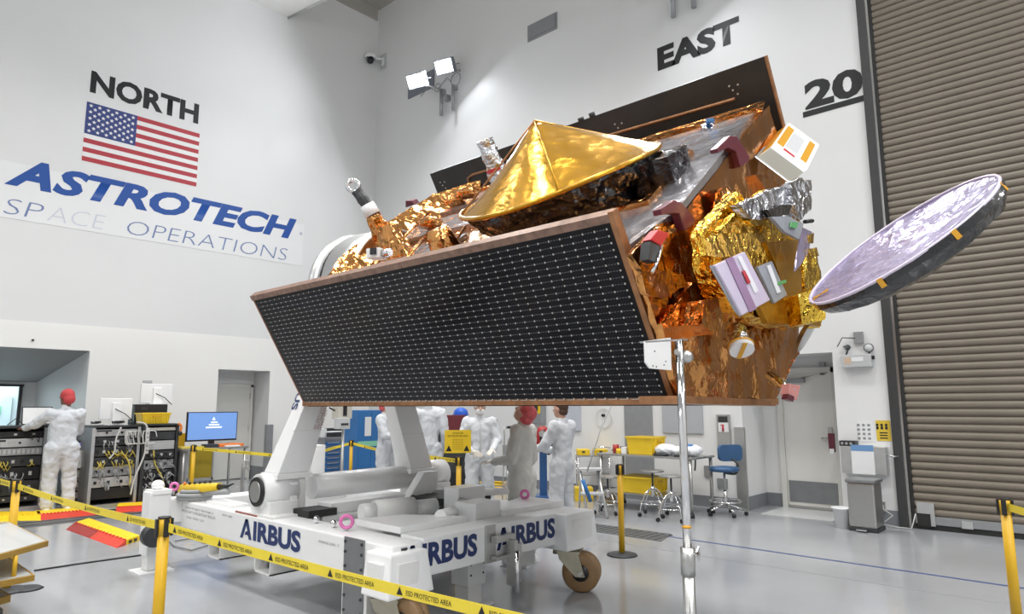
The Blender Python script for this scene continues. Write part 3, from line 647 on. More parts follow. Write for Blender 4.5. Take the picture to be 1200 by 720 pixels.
# waste bin
bx0, bx1 = 9.45, 9.8; by0, by1 = 2.52, 2.98
t = thing('waste_bin', 'steel step bin with a dark lid standing at the wall by the roller door', 'bin', (9.65, 2.75, 0))
by0, by1 = PX(1029, 600, 9.6).y, PX(997, 600, 9.6).y
MB().box((9.5, by0, .05), (9.85, by1, .6)).build('body', 'steel', t, bevel=.02)
MB().box((9.48, by0 - .015, .6), (9.87, by1 + .015, .64)).build('lid', 'grey_steel', t, bevel=.012)
MB().box((9.49, by0 - .01, 0), (9.86, by1 + .01, .05)).build('base', 'dark', t, bevel=.01)
MB().box((9.42, (by0 + by1) / 2 - .06, .02), (9.5, (by0 + by1) / 2 + .06, .035)).build('pedal', 'chrome', t)
c = PZ(988, 619); t = thing('plastic_bucket', 'small white plastic bucket beside the steel waste bin', 'bucket', c)
MB().lathe([(0.0, 0), (.085, 0), (.11, .24), (.125, .245), (.125, .26), (.1, .26), (.078, .02), (0, .02)], c).build('body', 'paper', t)
MB().tube([c + Vector((0, -.12, .25)), c + Vector((-.06, -.08, .18)), c + Vector((-.08, 0, .16)), c + Vector((-.06, .08, .18)), c + Vector((0, .12, .25))], .004, n=6).build('handle', 'paper', t)
# ================================================================= TROLLEY
T = thing('spacecraft_trolley', 'white steel tilting trolley on caster wheels carrying the satellite', 'trolley', (4.0, 5.5, 0))
W0, W1, S0, S1 = 2.95, 3.22, 3.78, 4.04      # west beam X range, south beam Y range
E0, E1, N0, N1 = 4.85, 5.12, 7.15, 7.42
ZB0, ZB1 = .40, .655
wbm = MB().box((W0, S0, ZB0), (W1, N1, ZB1)).build('side_beam', 'white', T, bevel=.012)
ebm = MB().box((E0, S0, ZB0), (E1, N1, ZB1)).build('side_beam', 'white', T, bevel=.012)
sbm = MB().box((W1, S0, ZB0 + .01), (E0, S1, ZB1 + .02)).build('cross_beam', 'white', T, bevel=.012)
MB().box((W1, N0, ZB0), (E0, N1, ZB1)).build('cross_beam', 'white', T, bevel=.012)
# printing on beams
p = PX(284, 615, W0); a = PX(281, 638, W0); b = PX(352, 657, W0)
AIRW = dict(off=.035)
def airbus(parent, org, xd, H, W, zd=NZ):
    xd = Vector(xd).normalized(); org = Vector(org); zd = Vector(zd).normalized(); n = xd.cross(zd) * .003
    # A: split legs, no joined bar
    aw = W * .2; m = MB()
    def P2(x, y): return org + xd * (x * aw) + zd * (y * H) + n
    m.prism([P2(0, 0), P2(.24, 0), P2(.62, .92), P2(.62, 1), P2(.42, 1)], n * -.5)
    m.prism([P2(.5, 1), P2(.66, 1), P2(1.05, 0), P2(.8, 0), P2(.42, .98)], n * -.5)
    m.prism([P2(.42, .2), P2(.78, .2), P2(.73, .38), P2(.5, .38)], n * -.5)
    m.build('lettering', 'navy', parent)
    text('IRBUS', 'lettering', 'navy', parent, org + xd * (W * .235), xd, zd, H, W * .765, off=.042, ex=.003)
hz = PX(284, 613, W0).z
airbus(wbm, (W0, a.y, .455), (0, -1, 0), .165, a.y - PX(352, 650, W0).y)
text('ADSN PROJECT SENTINEL 6', 'lettering', 'mgrey', wbm, (W0, PX(217, 600, W0).y, .585), (0, -1, 0), NZ, .025, PX(217, 600, W0).y - PX(250, 604, W0).y)
text('SPACECRAFT INTEGRATION TROLLEY', 'lettering', 'mgrey', wbm, (W0, PX(213, 600, W0).y, .55), (0, -1, 0), NZ, .025, PX(213, 600, W0).y - PX(253, 604, W0).y)
text('MGSE / SNO01 / 2017', 'lettering', 'mgrey', wbm, (W0, PX(219, 600, W0).y, .50), (0, -1, 0), NZ, .02, PX(219, 600, W0).y - PX(240, 604, W0).y)
text('WORKING LOAD : 1T', 'lettering', 'mgrey', wbm, (W0, PX(373, 640, W0).y, .57), (0, -1, 0), NZ, .02, PX(373, 640, W0).y - PX(398, 640, W0).y)
text('WEIGHT : 2100KG', 'lettering', 'mgrey', wbm, (W0, PX(260, 610, W0).y, .6), (0, -1, 0), NZ, .018, .2)
def sy(px, py=620): return PY(px, py, S0).x
airbus(sbm, (PY(473, 650, S0).x, S0, .475), (1, 0, 0), .165, PY(559, 650, S0).x - PY(473, 650, S0).x)
airbus(sbm, (PY(582, 650, S0).x, S0, .475), (1, 0, 0), .165, PY(650, 612, S0).x - PY(582, 650, S0).x)
# splice plates
sp = MB().box((W0 - .012, 4.09, .0), (W0, 4.33, .66)).build('splice_plate', 'grey_steel', T)
bo = MB()
for z in (.06, .16, .26, .36, .46, .56, .63):
    for y in (4.11, 4.31): bo.cyl((W0 - .02, y, z), (W0 - .012, y, z), .011, n=8)
bo.build('bolts', 'dark', sp, kind='stuff')
MB().box((W0, 4.06, .0), (W1, 4.36, ZB0)).build('jack_leg', 'white2', T, bevel=.008)
# near corner caster housing + right housing
nb = MB().hexa([(2.84, 3.68, .34), (3.24, 3.68, .34), (3.24, 3.98, .34), (2.84, 3.98, .34)], [(2.88, 3.71, .62), (3.20, 3.71, .62), (3.20, 3.98, .62), (2.88, 3.98, .62)]).build('caster_housing', 'white', T, bevel=.015)
MB().box((2.93, 3.688, .40), (3.10, 3.70, .56)).build('cover_plate', 'white2', nb, bevel=.004)
MB().box((2.845, 3.76, .40), (2.87, 3.92, .56)).build('cover_plate', 'white2', nb, bevel=.004)
MB().cyl((3.05, 3.8, .62), (3.05, 3.8, .635), .035).build('plug', 'black', nb)
rb = MB().hexa([(4.68, 3.64, .37), (5.13, 3.64, .37), (5.13, 4.0, .37), (4.68, 4.0, .37)], [(4.7, 3.66, .67), (5.11, 3.66, .67), (5.11, 4.0, .67), (4.7, 4.0, .67)]).build('caster_housing', 'white', T, bevel=.015)
MB().box((4.78, 3.645, .42), (5.05, 3.655, .62)).build('cover_plate', 'white2', rb, bevel=.004)
MB().hexa([(4.3, 4.0, .66), (5.1, 4.0, .66), (5.1, 4.5, .66), (4.3, 4.2, .66)], [(4.3, 4.0, .72), (5.1, 4.0, .72), (5.1, 4.5, .72), (4.3, 4.2, .72)]).build('gusset_plate', 'white', T, bevel=.006)
def caster(x, y, rz, zt):
    c = thing('tmp', '', ''); c.name = 'caster'
    for k in ('label', 'category'): del c[k]
    c.parent = T; c.location = Vector((x, y, 0)) - T.location; c.rotation_euler = (0, 0, rz)
    bpy.context.view_layer.update()
    off = .05; R = .165
    for s in (-1, 1):
        MB().lathe([(.06, -.035), (R - .02, -.04), (R, -.02), (R, .02), (R - .02, .04), (.06, .035)], (off, s * .043, R), (0, 1, 0), n=32).build('wheel', 'tan', c, world=False)
    MB().lathe([(0.0, -.1), (.07, -.09), (.075, .09), (0.0, .1)], (off, 0, R), (0, 1, 0), n=20).build('hub', 'black', c, world=False)
    fk = MB()
    for s in (-1, 1): fk.prism([(off - .04, s * .105, R - .03), (off + .04, s * .105, R - .03), (off - .02, s * .105, zt - .03), (off - .2, s * .105, zt - .03), (off - .18, s * .105, zt - .1)], (0, .008, 0))
    fk.box((off - .2, -.112, zt - .05), (off - .0, .112, zt - .03))
    fk.build('fork', 'zinc', c, world=False)
    MB().cyl((off, -.13, R), (off, .13, R), .018, n=10).build('axle', 'steel', c, world=False)
    MB().cyl((off - .1, 0, zt - .04), (off - .1, 0, zt), .09, n=20).cyl((off - .22, .05, zt - .06), (off - .26, .05, zt - .06), .03, n=10).build('swivel', 'zinc', c, world=False)
    return c
caster(4.93, 3.74, radians(-62), .375)
caster(3.05, 3.84, radians(-62), .345)
caster(5.05, 7.25, radians(20), .41)
# jack legs with foot plates
def jack(x, y, zt, side=0):
    j = MB().box((x - .1, y - .1, .16), (x + .1, y + .1, zt)).build('jack_leg', 'white', T, bevel=.008)
    MB().box((x - .075, y - .075, .02), (x + .075, y + .075, .16)).build('jack_ram', 'white2', j)
    MB().box((x - .17, y - .15, 0), (x + .15, y + .15, .015)).build('foot_plate', 'white', j)
    bo = MB()
    for z in (.25, .33, .41):
        if z < zt: bo.cyl((x - .07, y - .103, z), (x - .07, y - .1, z), .01, n=6).cyl((x + .07, y - .103, z), (x + .07, y - .1, z), .01, n=6)
    bo.build('bolts', 'dark', j, kind='stuff'); return j
jack(4.02, 4.15, .5)
jl = jack(2.74, 7.3, .76)
MB().box((2.82, 7.2, .45), (2.97, 7.42, .68)).build('hinge_bracket', 'white2', T, bevel=.01)
MB().box((2.66, 7.19, .74), (2.84, 7.4, .78)).ell((2.74, 7.3, .82), (.06, .06, .05)).build('cap', 'white', jl)
MB().cyl((2.66, 7.18, .36), (2.66, 7.06, .36), .1, n=20).build('strap_wheel', 'dark', jl)
jack(5.3, 7.25, .7)
# fork lift pockets under the west beam
for a_, b_ in (((244, 642), (257, 657)), ((298, 660), (316, 676))):
    p = PX(a_[0], a_[1], 2.98); q = PX(b_[0], b_[1], 2.98)
    y0, y1 = q.y, p.y; z1 = ZB0; z0 = min(q.z, ZB0 - .12)
    f = MB().box((2.98, y0, z1 - .015), (5.08, y1, z1)).box((2.98, y0, z0), (5.08, y1, z0 + .012)).box((2.98, y0, z0), (5.08, y0 + .012, z1)).box((2.98, y1 - .012, z0), (5.08, y1, z1)).build('fork_pocket', 'white2', T)
    MB().box((3.1, y0 + .012, z0 + .012), (3.12, y1 - .012, z1 - .012)).build('pocket_shade', 'dark', f)  # dark plate stands in for the shade inside the hollow tube
# tilt tube, hubs, lower beam
HY, HZ = 5.72, .86
MB().cyl((3.5, HY, HZ), (4.65, HY, HZ), .115, n=32).build('tilt_tube', 'white', T)
MB().box((3.45, HY - .42, .655), (4.35, HY - .2, .75)).build('lower_beam', 'white', T, bevel=.01)
MB().box((3.35, HY - .45, .50), (4.6, HY - .1, .655)).build('lower_deck', 'white2', T, bevel=.01)
lv = MB().prism([(4.18, HY - .5, .62), (4.34, HY - .5, .62), (4.62, HY - .5, .78), (4.62, HY - .5, .95), (4.45, HY - .5, .95)], (0, .1, 0)).build('lock_lever', 'white', T, bevel=.006)
MB().cyl((4.3, HY - .505, .70), (4.3, HY - .515, .70), .045, n=14).build('valve_plate', 'dark', lv)
def hubset(x0, x1, outer, nm):
    h = MB().cyl((x0, HY, HZ), (x1, HY, HZ), .15, n=28).build('pivot_hub', 'white', T)
    s = -1 if outer == x0 else 1
    MB().cyl((outer, HY, HZ), (outer + s * .02, HY, HZ), .125, n=28).build('end_ring', 'black', h)
    MB().cyl((outer + s * .02, HY, HZ), (outer + s * .03, HY, HZ), .09, n=24).build('end_cap', 'steel', h)
    MB().box((x0 + .02, HY - .17, ZB1), (x1 - .02, HY + .17, HZ - .08)).build('pedestal', 'white', h, bevel=.01)
    return h
hubset(2.98, 3.3, 2.98, 0); hubset(4.85, 5.12, 5.12, 1)
MB().box((2.96, HY - .3, ZB1), (3.28, HY + .35, ZB1 + .02)).build('red_edge_plate', 'white2', T)
MB().box((2.955, HY - .05, ZB1 - .02), (2.965, HY + .35, ZB1 + .012)).build('warning_stripe', 'rust_print', T)
# arms
def arm(pb, pt, side):
    # pb/pt: (px_left_westface, px_corner, px_right, py) at bottom/top on plane Y=HY-.12
    Ys = HY - .13
    out = []
    for (xl, xc, xr, py) in (pb, pt):
        c = PY(xc, py, Ys); r = PY(xr, py, Ys); z = c.z
        wl = ray(xl, py); tt = (c.x - CAM[0]) / wl[0]; yn = (CAM + wl * tt).y
        out.append((c.x, r.x, Ys, yn, z))
    (ax0, ax1, ay0, ay1, az), (bx0, bx1, by0, by1, bz) = out
    k = 0.42   # carry on to the adapter level
    def ex(a, b): return b + (b - a) * k
    cx0, cx1, cy0, cy1, cz = ex(ax0, bx0), ex(ax1, bx1), by0, ex(ay1, by1), ex(az, bz)
    A = [(ax0, ay0, az), (ax1, ay0, az), (ax1, ay1, az), (ax0, ay1, az)]
    Cc = [(cx0, cy0, cz), (cx1, cy0, cz), (cx1, cy1, cz), (cx0, cy1, cz)]
    o = MB().hexa(A, Cc).build('tilt_arm', 'white', T, bevel=.01)
    MB().box((ax0 - .02, ay0 - .02, az - .05), (ax1 + .02, ay1 + .02, az)).build('flange', 'white', o, bevel=.008)
    MB().box((ax0 + .03, ay0 + .005, HZ - .2), (ax1 - .02, ay1 - .02, az - .05)).build('gear_housing', 'white2', o, bevel=.03)
    MB().box((ax0 + .12, ay0 - .012, HZ - .14), (ax1 - .12, ay0 + .01, az - .08)).build('cover', 'white', o, bevel=.006)
    # seam ridge
    f = .38; sx0 = ax0 + (cx0 - ax0) * f; sx1 = ax1 + (cx1 - ax1) * f; sz_ = az + (cz - az) * f
    MB().box((sx0 - .004, ay0 - .004, sz_), (sx1 + .004, ay0 + .02, sz_ + .012)).build('seam', 'white2', o)
    return o, (cx0, cx1, cy0, cy1, cz), (ax0, az, bx0, bz, ay0, ay1, ax1, bx1)
la, ltop, li = arm((309, 326, 363, 556), (349, 360, 387, 465), 0)
ra, rtop, ri = arm((464, 482, 507, 550), (450, 462, 487, 475), 1)
# head ring of the trolley behind the satellite
RC = Vector((4.04, HY - .02, 2.74)); RR = .60
MB().box((ltop[0], ltop[2], ltop[4] - .04), (rtop[1], ltop[3], ltop[4] + .2)).build('head_beam', 'white', T, bevel=.02)
MB().lathe([(RR - .14, -.05), (RR, -.05), (RR + .02, 0), (RR, .05), (RR - .14, .05)], (RC.x, HY + .06, RC.z), (0, 1, 0), n=48, closed=True).build('head_ring', 'alu', T)
# lettering on arms
d_ = Vector((li[2] - li[0], 0, li[3] - li[1])).normalized()
ppos = lambda px, py: (lambda r: CAM + r * ((li[0] + (li[2] - li[0]) * .9 - CAM[0]) / r[0]))(ray(px, py))
pB = Vector((li[0], 0, li[1])) + d_ * .64
yL = li[4] + .05
zt_ = 2.03; text('AIRBUS', 'lettering', 'navy', la, (li[0] + (li[2] - li[0]) * (zt_ - li[1]) / (li[3] - li[1]), li[5] - .06, zt_), -d_, (0, -1, 0), .10, .5, off=.03, ex=.004)
for k in range(3):
    text(['PROOF LOAD 100%', 'WORKING LOAD', 'USE ONLY'][k], 'lettering', 'rust_print', la, Vector((li[2] + .16 + k * .04 - .02 * k, HY - .131, 1.62 - .03 * k)), -d_, Vector((d_.z, 0, -d_.x)), .025, .26 - .04 * k, ex=.001)
# wires, motors, small fittings on deck
MB().cyl((3.62, 4.9, .70), (3.98, 4.82, .70), .095, n=20).build('gear_motor', 'white2', T)
MB().cyl((3.98, 4.82, .70), (4.2, 4.77, .70), .065, n=16).build('motor_flange', 'white', T)
MB().cyl((3.5, 4.92, .70), (3.62, 4.9, .70), .075, n=16).build('motor_flange', 'white', T)
MB().box((3.3, 4.5, .50), (4.84, 5.25, .60)).build('deck_plate', 'white2', T, bevel=.01)
MB().prism([(3.22, 4.04, .67), (3.9, 4.04, .67), (3.6, 4.5, .67), (3.22, 4.6, .67)], (0, 0, .05)).build('gusset_plate', 'white', T, bevel=.006)
MB().cyl((3.75, 4.2, .72), (4.65, 4.6, .68), .05, n=16).build('strut_tube', 'white', T)
MB().box((4.28, 4.55, .5), (4.62, 4.75, .86)).build('bracket_block', 'white', T, bevel=.01)
MB().box((4.0, 4.05, .5), (4.3, 4.3, .80)).build('bracket_block', 'white', T, bevel=.01)
MB().cyl((4.4, 4.65, .80), (5.02, 4.65, .76), .035, n=16).build('strut_tube', 'white', T)
MB().cyl((4.3, 4.55, .74), (4.3, 4.4, .74), .04, n=12).cyl((4.52, 4.5, .62), (4.4, 4.5, .62), .045, n=12).build('clevis', 'steel', T)
MB().prism([(4.25, 5.2, .66), (4.45, 4.75, .66), (4.9, 4.75, .66), (4.9, 5.35, .66), (4.5, 5.5, .68)], (0, 0, .07)).build('bellows_mat', 'rubber', T)
MB().box((3.2, 5.25, ZB1), (3.48, 5.5, ZB1 + .06)).build('bellows_mat', 'rubber', T)
def eyebolt(c, ax=(0.7, 0.7, 0), R=.035):
    e = MB().torus(c, ax, R, .014, n=16, k=8).build('eye_bolt', 'pink', T)
    MB().cyl(Vector(c) - Vector((0, 0, R)), Vector(c) - Vector((0, 0, R + .04)), .012, n=8).build('shank', 'steel', e)
p = PX(402, 620, 3.05); eyebolt((3.08, p.y, ZB1 + .07), (.6, .75, 0), .045)
eyebolt((2.9, 7.3, .79), (.6, .75, 0)); eyebolt((4.95, 4.35, .76)); eyebolt((5.0, 6.9, ZB1 + .07))
for (x, y) in ((3.1, 4.72), (3.3, 4.62), (3.12, 5.0)): MB().ell((x, y, ZB1 + .03), (.025, .025, .03)).build('ball_stud', 'chrome', T)
MB().box((3.02, 6.3, ZB1), (3.2, 6.8, ZB1 + .03)).build('top_plate', 'white2', T)
# clamp bracket on the south beam
cx_ = PY(587, 640, S0 - .05).x
MB().box((cx_ - .13, S0 - .015, .4), (cx_ - .02, S0, .68)).build('clamp_plate', 'steel', T, bevel=.004)
MB().box((cx_ - .08, S0 - .08, .55), (cx_ + .14, S0 - .02, .60)).box((cx_ - .08, S0 - .08, .42), (cx_ + .14, S0 - .02, .45)).build('clamp_jaw', 'steel', T, bevel=.004)
MB().box((cx_ + .06, S0 - .14, .22), (cx_ + .1, S0 - .05, .56)).box((cx_ + .1, S0 - .09, .22), (cx_ + .2, S0 - .05, .52)).build('clamp_post', 'steel', T, bevel=.004)
MB().cyl((cx_ + .02, S0 - .2, .2), (cx_ + .02, S0 - .2, .5), .018, n=10).build('clamp_screw', 'chrome', T)
MB().box((4.6, 4.1, .2), (4.8, 4.2, .42)).build('jack_bracket', 'white2', T)
# cable coil and pendant lying on the north end
cc = Vector((3.05, 7.15, ZB1))
t = tag(MB().torus(cc + Vector((0, 0, .03)), (0, 0, 1), .15, .02).torus(cc + Vector((0, 0, .06)), (0, 0, 1), .16, .02).torus(cc + Vector((.02, 0, .09)), (0, .05, 1), .14, .02).build('cable_coil', 'cable_grey'), 'grey cable coil lying on the left end of the trolley', 'cable')
t = thing('crane_pendant', 'yellow crane control pendant with buttons lying on the trolley beam', 'control', (3.1, 7.1, ZB1 + .12))
p = PX(216, 574, 3.0); q = PX(258, 570, 3.15)
a = Vector((3.02, 7.2, ZB1 + .16)); b = Vector((3.22, 6.6, ZB1 + .17)); a = PX(214, 574, 3.02); b = PX(257, 571, 3.1)
dv = (b - a); up_ = Vector((0, 0, 1))
MB().cyl(a, b, .055, .04, n=14).build('body', 'yellow', t)
for k in range(6):
    c = a + dv * (.12 + k * .14) + Vector((-.02, 0, .05)); MB().cyl(c, c + Vector((-.01, 0, .018)), .014, n=8).build('button', 'orange' if k == 0 else 'black', t)
MB().tube([b, b + dv * .2, b + dv * .35 + Vector((0, 0, .02))], [.03, .015, .008], n=8).build('strain_relief', 'black', t)
MB().cyl(PX(232, 579, 3.06), PX(268, 577, 3.1), .025, n=8).build('handle_bar', 'cable_grey', t)
tag(MB().tube([PZ(196, 632), PZ(205, 640, .02), PZ(225, 645, .02), PZ(245, 638, .02), PZ(230, 630, .02), PZ(205, 634, .02)], .012, n=6).build('floor_cable', 'cable_grey'), 'grey cable looped on the floor behind the near yellow post', 'cable')

# ================================================================= SATELLITE
YR = 1.836; EE = Vector((2.757, YR, 2.55)); w_ = Vector((0.512, 0, -0.859)).normalized(); u_ = Vector((-w_.z, 0, w_.x)); s_y = Vector((0, 1, 0))
def loc(s, u, w): return EE + s_y * s + u_ * u + w_ * w
def S(px, py, s): return PY(px, py, YR + s)          # pixel onto a plane parallel to the end face
def Uw(px, py, u):
    d = ray(px, py); t = ((loc(0, u, 0) - CAM).dot(u_)) / d.dot(u_); return CAM + d * t
LS = 3.75
SAT = thing('satellite', 'large copper foil wrapped satellite with solar panels mounted on the trolley', 'satellite', loc(1.8, 1.2, 1.0))
# body: house section
sec = [(.07, .22), (2.6, .0), (2.68, .35), (2.68, .95), (1.93, 1.70), (1.25, 1.84), (.07, 1.06)]
MB().prism([loc(.02, u, w) for u, w in sec], s_y * (LS - .55)).build('body', 'copper_smooth', SAT, crumple=dict(amp=.01, scale=4, seed=3, edge=.22))
# front solar panel
PW = 1.10
fp = MB().prism([loc(0, 0, 0), loc(0, .045, 0), loc(0, .045, PW), loc(0, 0, PW)], s_y * LS).build('solar_panel', 'copper_edge', SAT)
MB().prism([loc(.025, -.003, .02), loc(.025, 0, .02), loc(.025, 0, PW - .03), loc(.025, -.003, PW - .03)], s_y * (LS - .05)).build('substrate', 'cellback', fp)
NR, NC = 26, 48; m0, mw = .05, (LS - .10) / NC; wh = (PW - .115) / NR; g = .0012
def cellmesh(mb, i, j, lo=-.0055):
    s0 = m0 + i * mw; w0 = .075 + j * wh
    mb.prism([loc(s0 + g, lo, w0 + g), loc(s0 + g, -.003, w0 + g), loc(s0 + g, -.003, w0 + wh - g), loc(s0 + g, lo, w0 + wh - g)], s_y * (mw - 2 * g))
c0 = MB(); cellmesh(c0, 0, 0); cell0 = c0.build('solar_cell', 'cell', fp)
ncell = 0; rest = MB()
for i in range(NC):
    for j in range(NR):
        if i == 0 and j == 0: ncell += 1; continue
        if ncell < 300:
            o = cell0.copy(); COL.objects.link(o); o.parent = fp; o.location = s_y * (i * mw) + w_ * (j * wh); ncell += 1
        else: cellmesh(rest, i, j)
o = rest.build('solar_cells', 'cell', fp); o['kind'] = 'stuff'
tabs = MB(); dsh = MB()
for j in range(NR + 1):
    w0 = .075 + j * wh
    for i in range(NC + 1):
        s0 = m0 + i * mw
        c = [loc(s0 + a, -.0075, w0 + b) for a, b in ((-.0045, -.005), (.0045, -.005), (.0045, .005), (-.0045, .005))]
        if i < NC: tabs.prism(c, u_ * .002)
        if i < NC:
            for k in (.2, .45, .7):
                a0 = s0 + k * mw; dsh.prism([loc(a0, -.0068, w0 - .0018), loc(a0 + .011, -.0068, w0 - .0018), loc(a0 + .011, -.0068, w0 + .0018), loc(a0, -.0068, w0 + .0018)], u_ * .002)
o = tabs.build('interconnect_tabs', 'tab', fp); o['kind'] = 'stuff'
o = dsh.build('interconnect_wires', 'dash', fp); o['kind'] = 'stuff'
ct = MB()
for i in range(0, NC):
    s0 = m0 + i * mw; ct.prism([loc(s0, -.008, PW - .035), loc(s0 + mw * .7, -.008, PW - .035), loc(s0 + mw * .7, -.008, PW - .03), loc(s0, -.008, PW - .03)], u_ * .003)
ct.build('edge_contacts', 'tab', fp)['kind'] = 'stuff'
# top rail of panel
MB().prism([loc(0, -.012, .0), loc(0, .05, -.012), loc(0, .05, .02), loc(0, -.008, .045)], s_y * LS).build('edge_rail', mat('edge_rail_pink', (.25, .15, .11), .4, .2, noise=.3, nscale=18), fp)
MB().prism([loc(-.018, -.012, -.01), loc(.012, -.012, -.01), loc(.012, -.012, PW), loc(-.018, -.012, PW)], u_ * .06).build('edge_rail', 'copper_edge', fp)
# bottom roof panel (seen edge-on)
bdir = (loc(0, 1.27, 1.86) - loc(0, 0, PW)).normalized(); bn_ = Vector((-bdir.z, 0, bdir.x))
q0 = loc(0, 0.0, PW - .045)
bp_ = MB().prism([q0 - bn_ * .045, q0 + bdir * 1.50 - bn_ * .045, q0 + bdir * 1.50, q0], s_y * LS).build('lower_solar_panel', 'copper_edge', SAT)
MB().prism([q0 + bdir * .03 - bn_ * .05 + s_y * .05, q0 + bdir * 1.45 - bn_ * .05 + s_y * .05, q0 + bdir * 1.45 - bn_ * .045 + s_y * .05, q0 + bdir * .03 - bn_ * .045 + s_y * .05], s_y * (LS - .1)).build('cell_face', 'cell', bp_)
# back panel
BW0 = -.36
bk_ = MB().prism([loc(0, 2.74, BW0), loc(0, 2.78, BW0), loc(0, 2.78, BW0 + 1.1), loc(0, 2.74, BW0 + 1.1)], s_y * 3.93).build('rear_solar_panel', 'cfrp', SAT)
MB().prism([loc(-.012, 2.735, BW0), loc(.0, 2.735, BW0), loc(.0, 2.735, BW0 + 1.1), loc(-.012, 2.735, BW0 + 1.1)], u_ * .05).build('edge_tape', 'copper_edge', bk_)
pts = [loc(.6, 2.732, BW0 + .32), loc(3.45, 2.732, BW0 + .17), loc(3.5, 2.732, BW0 + .2), loc(3.45, 2.732, BW0 + .5)]
pts = [loc(.3, 2.73, BW0 + .24), loc(3.30, 2.73, BW0 + .16), loc(3.38, 2.73, BW0 + .18), loc(3.42, 2.73, BW0 + .5)]
MB().tube(pts, .014, n=6).build('harness', 'copper_edge', bk_)
dts = MB()
for s0 in (.25, 1.35, 2.7, 3.75):
    for a, b in ((0, 0), (.05, .03), (.02, .07), (.07, -.01)): dts.cyl(loc(s0 + a, 2.74, BW0 + .14 + b), loc(s0 + a, 2.735, BW0 + .14 + b), .008, n=6)
dts.build('inserts', 'tab', bk_)
MB().cyl(loc(1.62, 2.74, BW0), loc(1.62, 2.74, BW0 - .04), .03, n=8).cyl(loc(1.75, 2.74, BW0), loc(1.75, 2.74, BW0 - .03), .03, n=8).build('hinge_bolts', 'dark', bk_)
# deck: foil base + silver radiators
def deckw(u, h=0.0): return .25 - .1 * u - h
def D(s, u, h=0.0): return loc(s, u, deckw(u, h))
def Dk(px, py):
    n = s_y.cross(u_ - w_ * .1).normalized(); o = loc(0, 0, .25); d = ray(px, py); q = CAM + d * ((o - CAM).dot(n) / d.dot(n)) - EE; return (q.y, q.dot(u_))
def deck_slab(name, mt, sp, h0, h1, cr, parent=SAT):
    return MB().add([D(s, u, h0) for s, u in sp] + [D(s, u, h1) for s, u in sp], [tuple(reversed(range(len(sp)))), tuple(range(len(sp), 2 * len(sp)))] + [(i, (i + 1) % len(sp), len(sp) + (i + 1) % len(sp), len(sp) + i) for i in range(len(sp))]).build(name, mt, parent, crumple=cr)
deck_slab('deck_blanket', 'copper', [(-.02, .06), (-.02, 2.5), (3.3, 2.5), (3.15, .06)], -.02, .012, dict(amp=.022, scale=4, seed=5, edge=.1))
for k, (sp, sd) in enumerate([([Dk(*p_) for p_ in ((886, 137), (857, 177), (795, 256), (740, 297), (722, 257), (761, 247), (811, 188), (748, 192), (745, 176))], 1), ([(.35, 2.38), (.35, 1.85), (3.2, 1.95), (3.1, 2.4)], 2), ([(2.05, .2), (2.0, 1.0), (2.9, 1.0), (2.9, .3)], 3), ([(1.75, 1.25), (1.9, 1.7), (3.3, 1.75), (3.2, 1.3)], 4), ([(2.8, .1), (2.75, .5), (3.0, .6), (3.05, .1)], 6)]):
    deck_slab('radiator_sheet', 'deckfoil', sp, .0, .045, dict(amp=.008, scale=5, seed=10 + sd, edge=.09))
for sp in ([(.0, 2.28), (.0, 2.36), (3.3, 2.46), (3.3, 2.4)], [(.02, .04), (.02, .1), (3.1, .1), (3.1, .04)], [Dk(*p_) for p_ in ((748, 190), (811, 186), (761, 245), (722, 255), (722, 258), (763, 249), (816, 187), (748, 194))]):
    deck_slab('deck_seam', 'copper', sp, .02, .075, dict(amp=.008, scale=9, seed=4, edge=.06))
# far upright flap on the deck's far edge
def foil_quad(name, mt, pts, amp=.02, scale=6, seed=1, edge=.05, th=.012, parent=SAT, nrm=None):
    pts = [Vector(p) for p in pts]; n = (pts[1] - pts[0]).cross(pts[2] - pts[0]).normalized() if nrm is None else Vector(nrm)
    if n.dot(CAM - pts[0]) < 0: n = -n
    return MB().prism(pts, n * -th).build(name, mt, parent, crumple=dict(amp=amp, scale=scale, seed=seed, edge=edge))
foil_quad('edge_blanket', 'copper', [loc(-.03, 2.3, .0), loc(.0, 2.5, -.06), loc(2.0, 2.55, -.06), loc(3.1, 2.5, -.06), loc(3.1, 2.42, .03), loc(1.5, 2.42, .02)], .010, 5, 8, .08)
foil_quad('edge_blanket', 'copper', [loc(3.0, 2.5, -.14), loc(3.45, 2.2, -.17), loc(3.5, 1.4, -.10), loc(3.3, .7, -.02), loc(3.1, .1, .18), loc(3.25, 1.2, .15), loc(3.2, 2.2, .05), loc(3.0, 2.4, .03)], .018, 5, 9, .07, th=.08)
for k, (s0, u0, du) in enumerate(((2.2, .35, 1.0), (2.9, .9, 1.2), (1.6, 1.8, .6))):
    a = D(s0, u0, .07); b = D(s0 + .5, u0 + du, .07)
    MB().tube([a, (a + b) / 2 + w_ * -.01, b], .018, n=6).build('seam_ridge', 'copper', SAT)
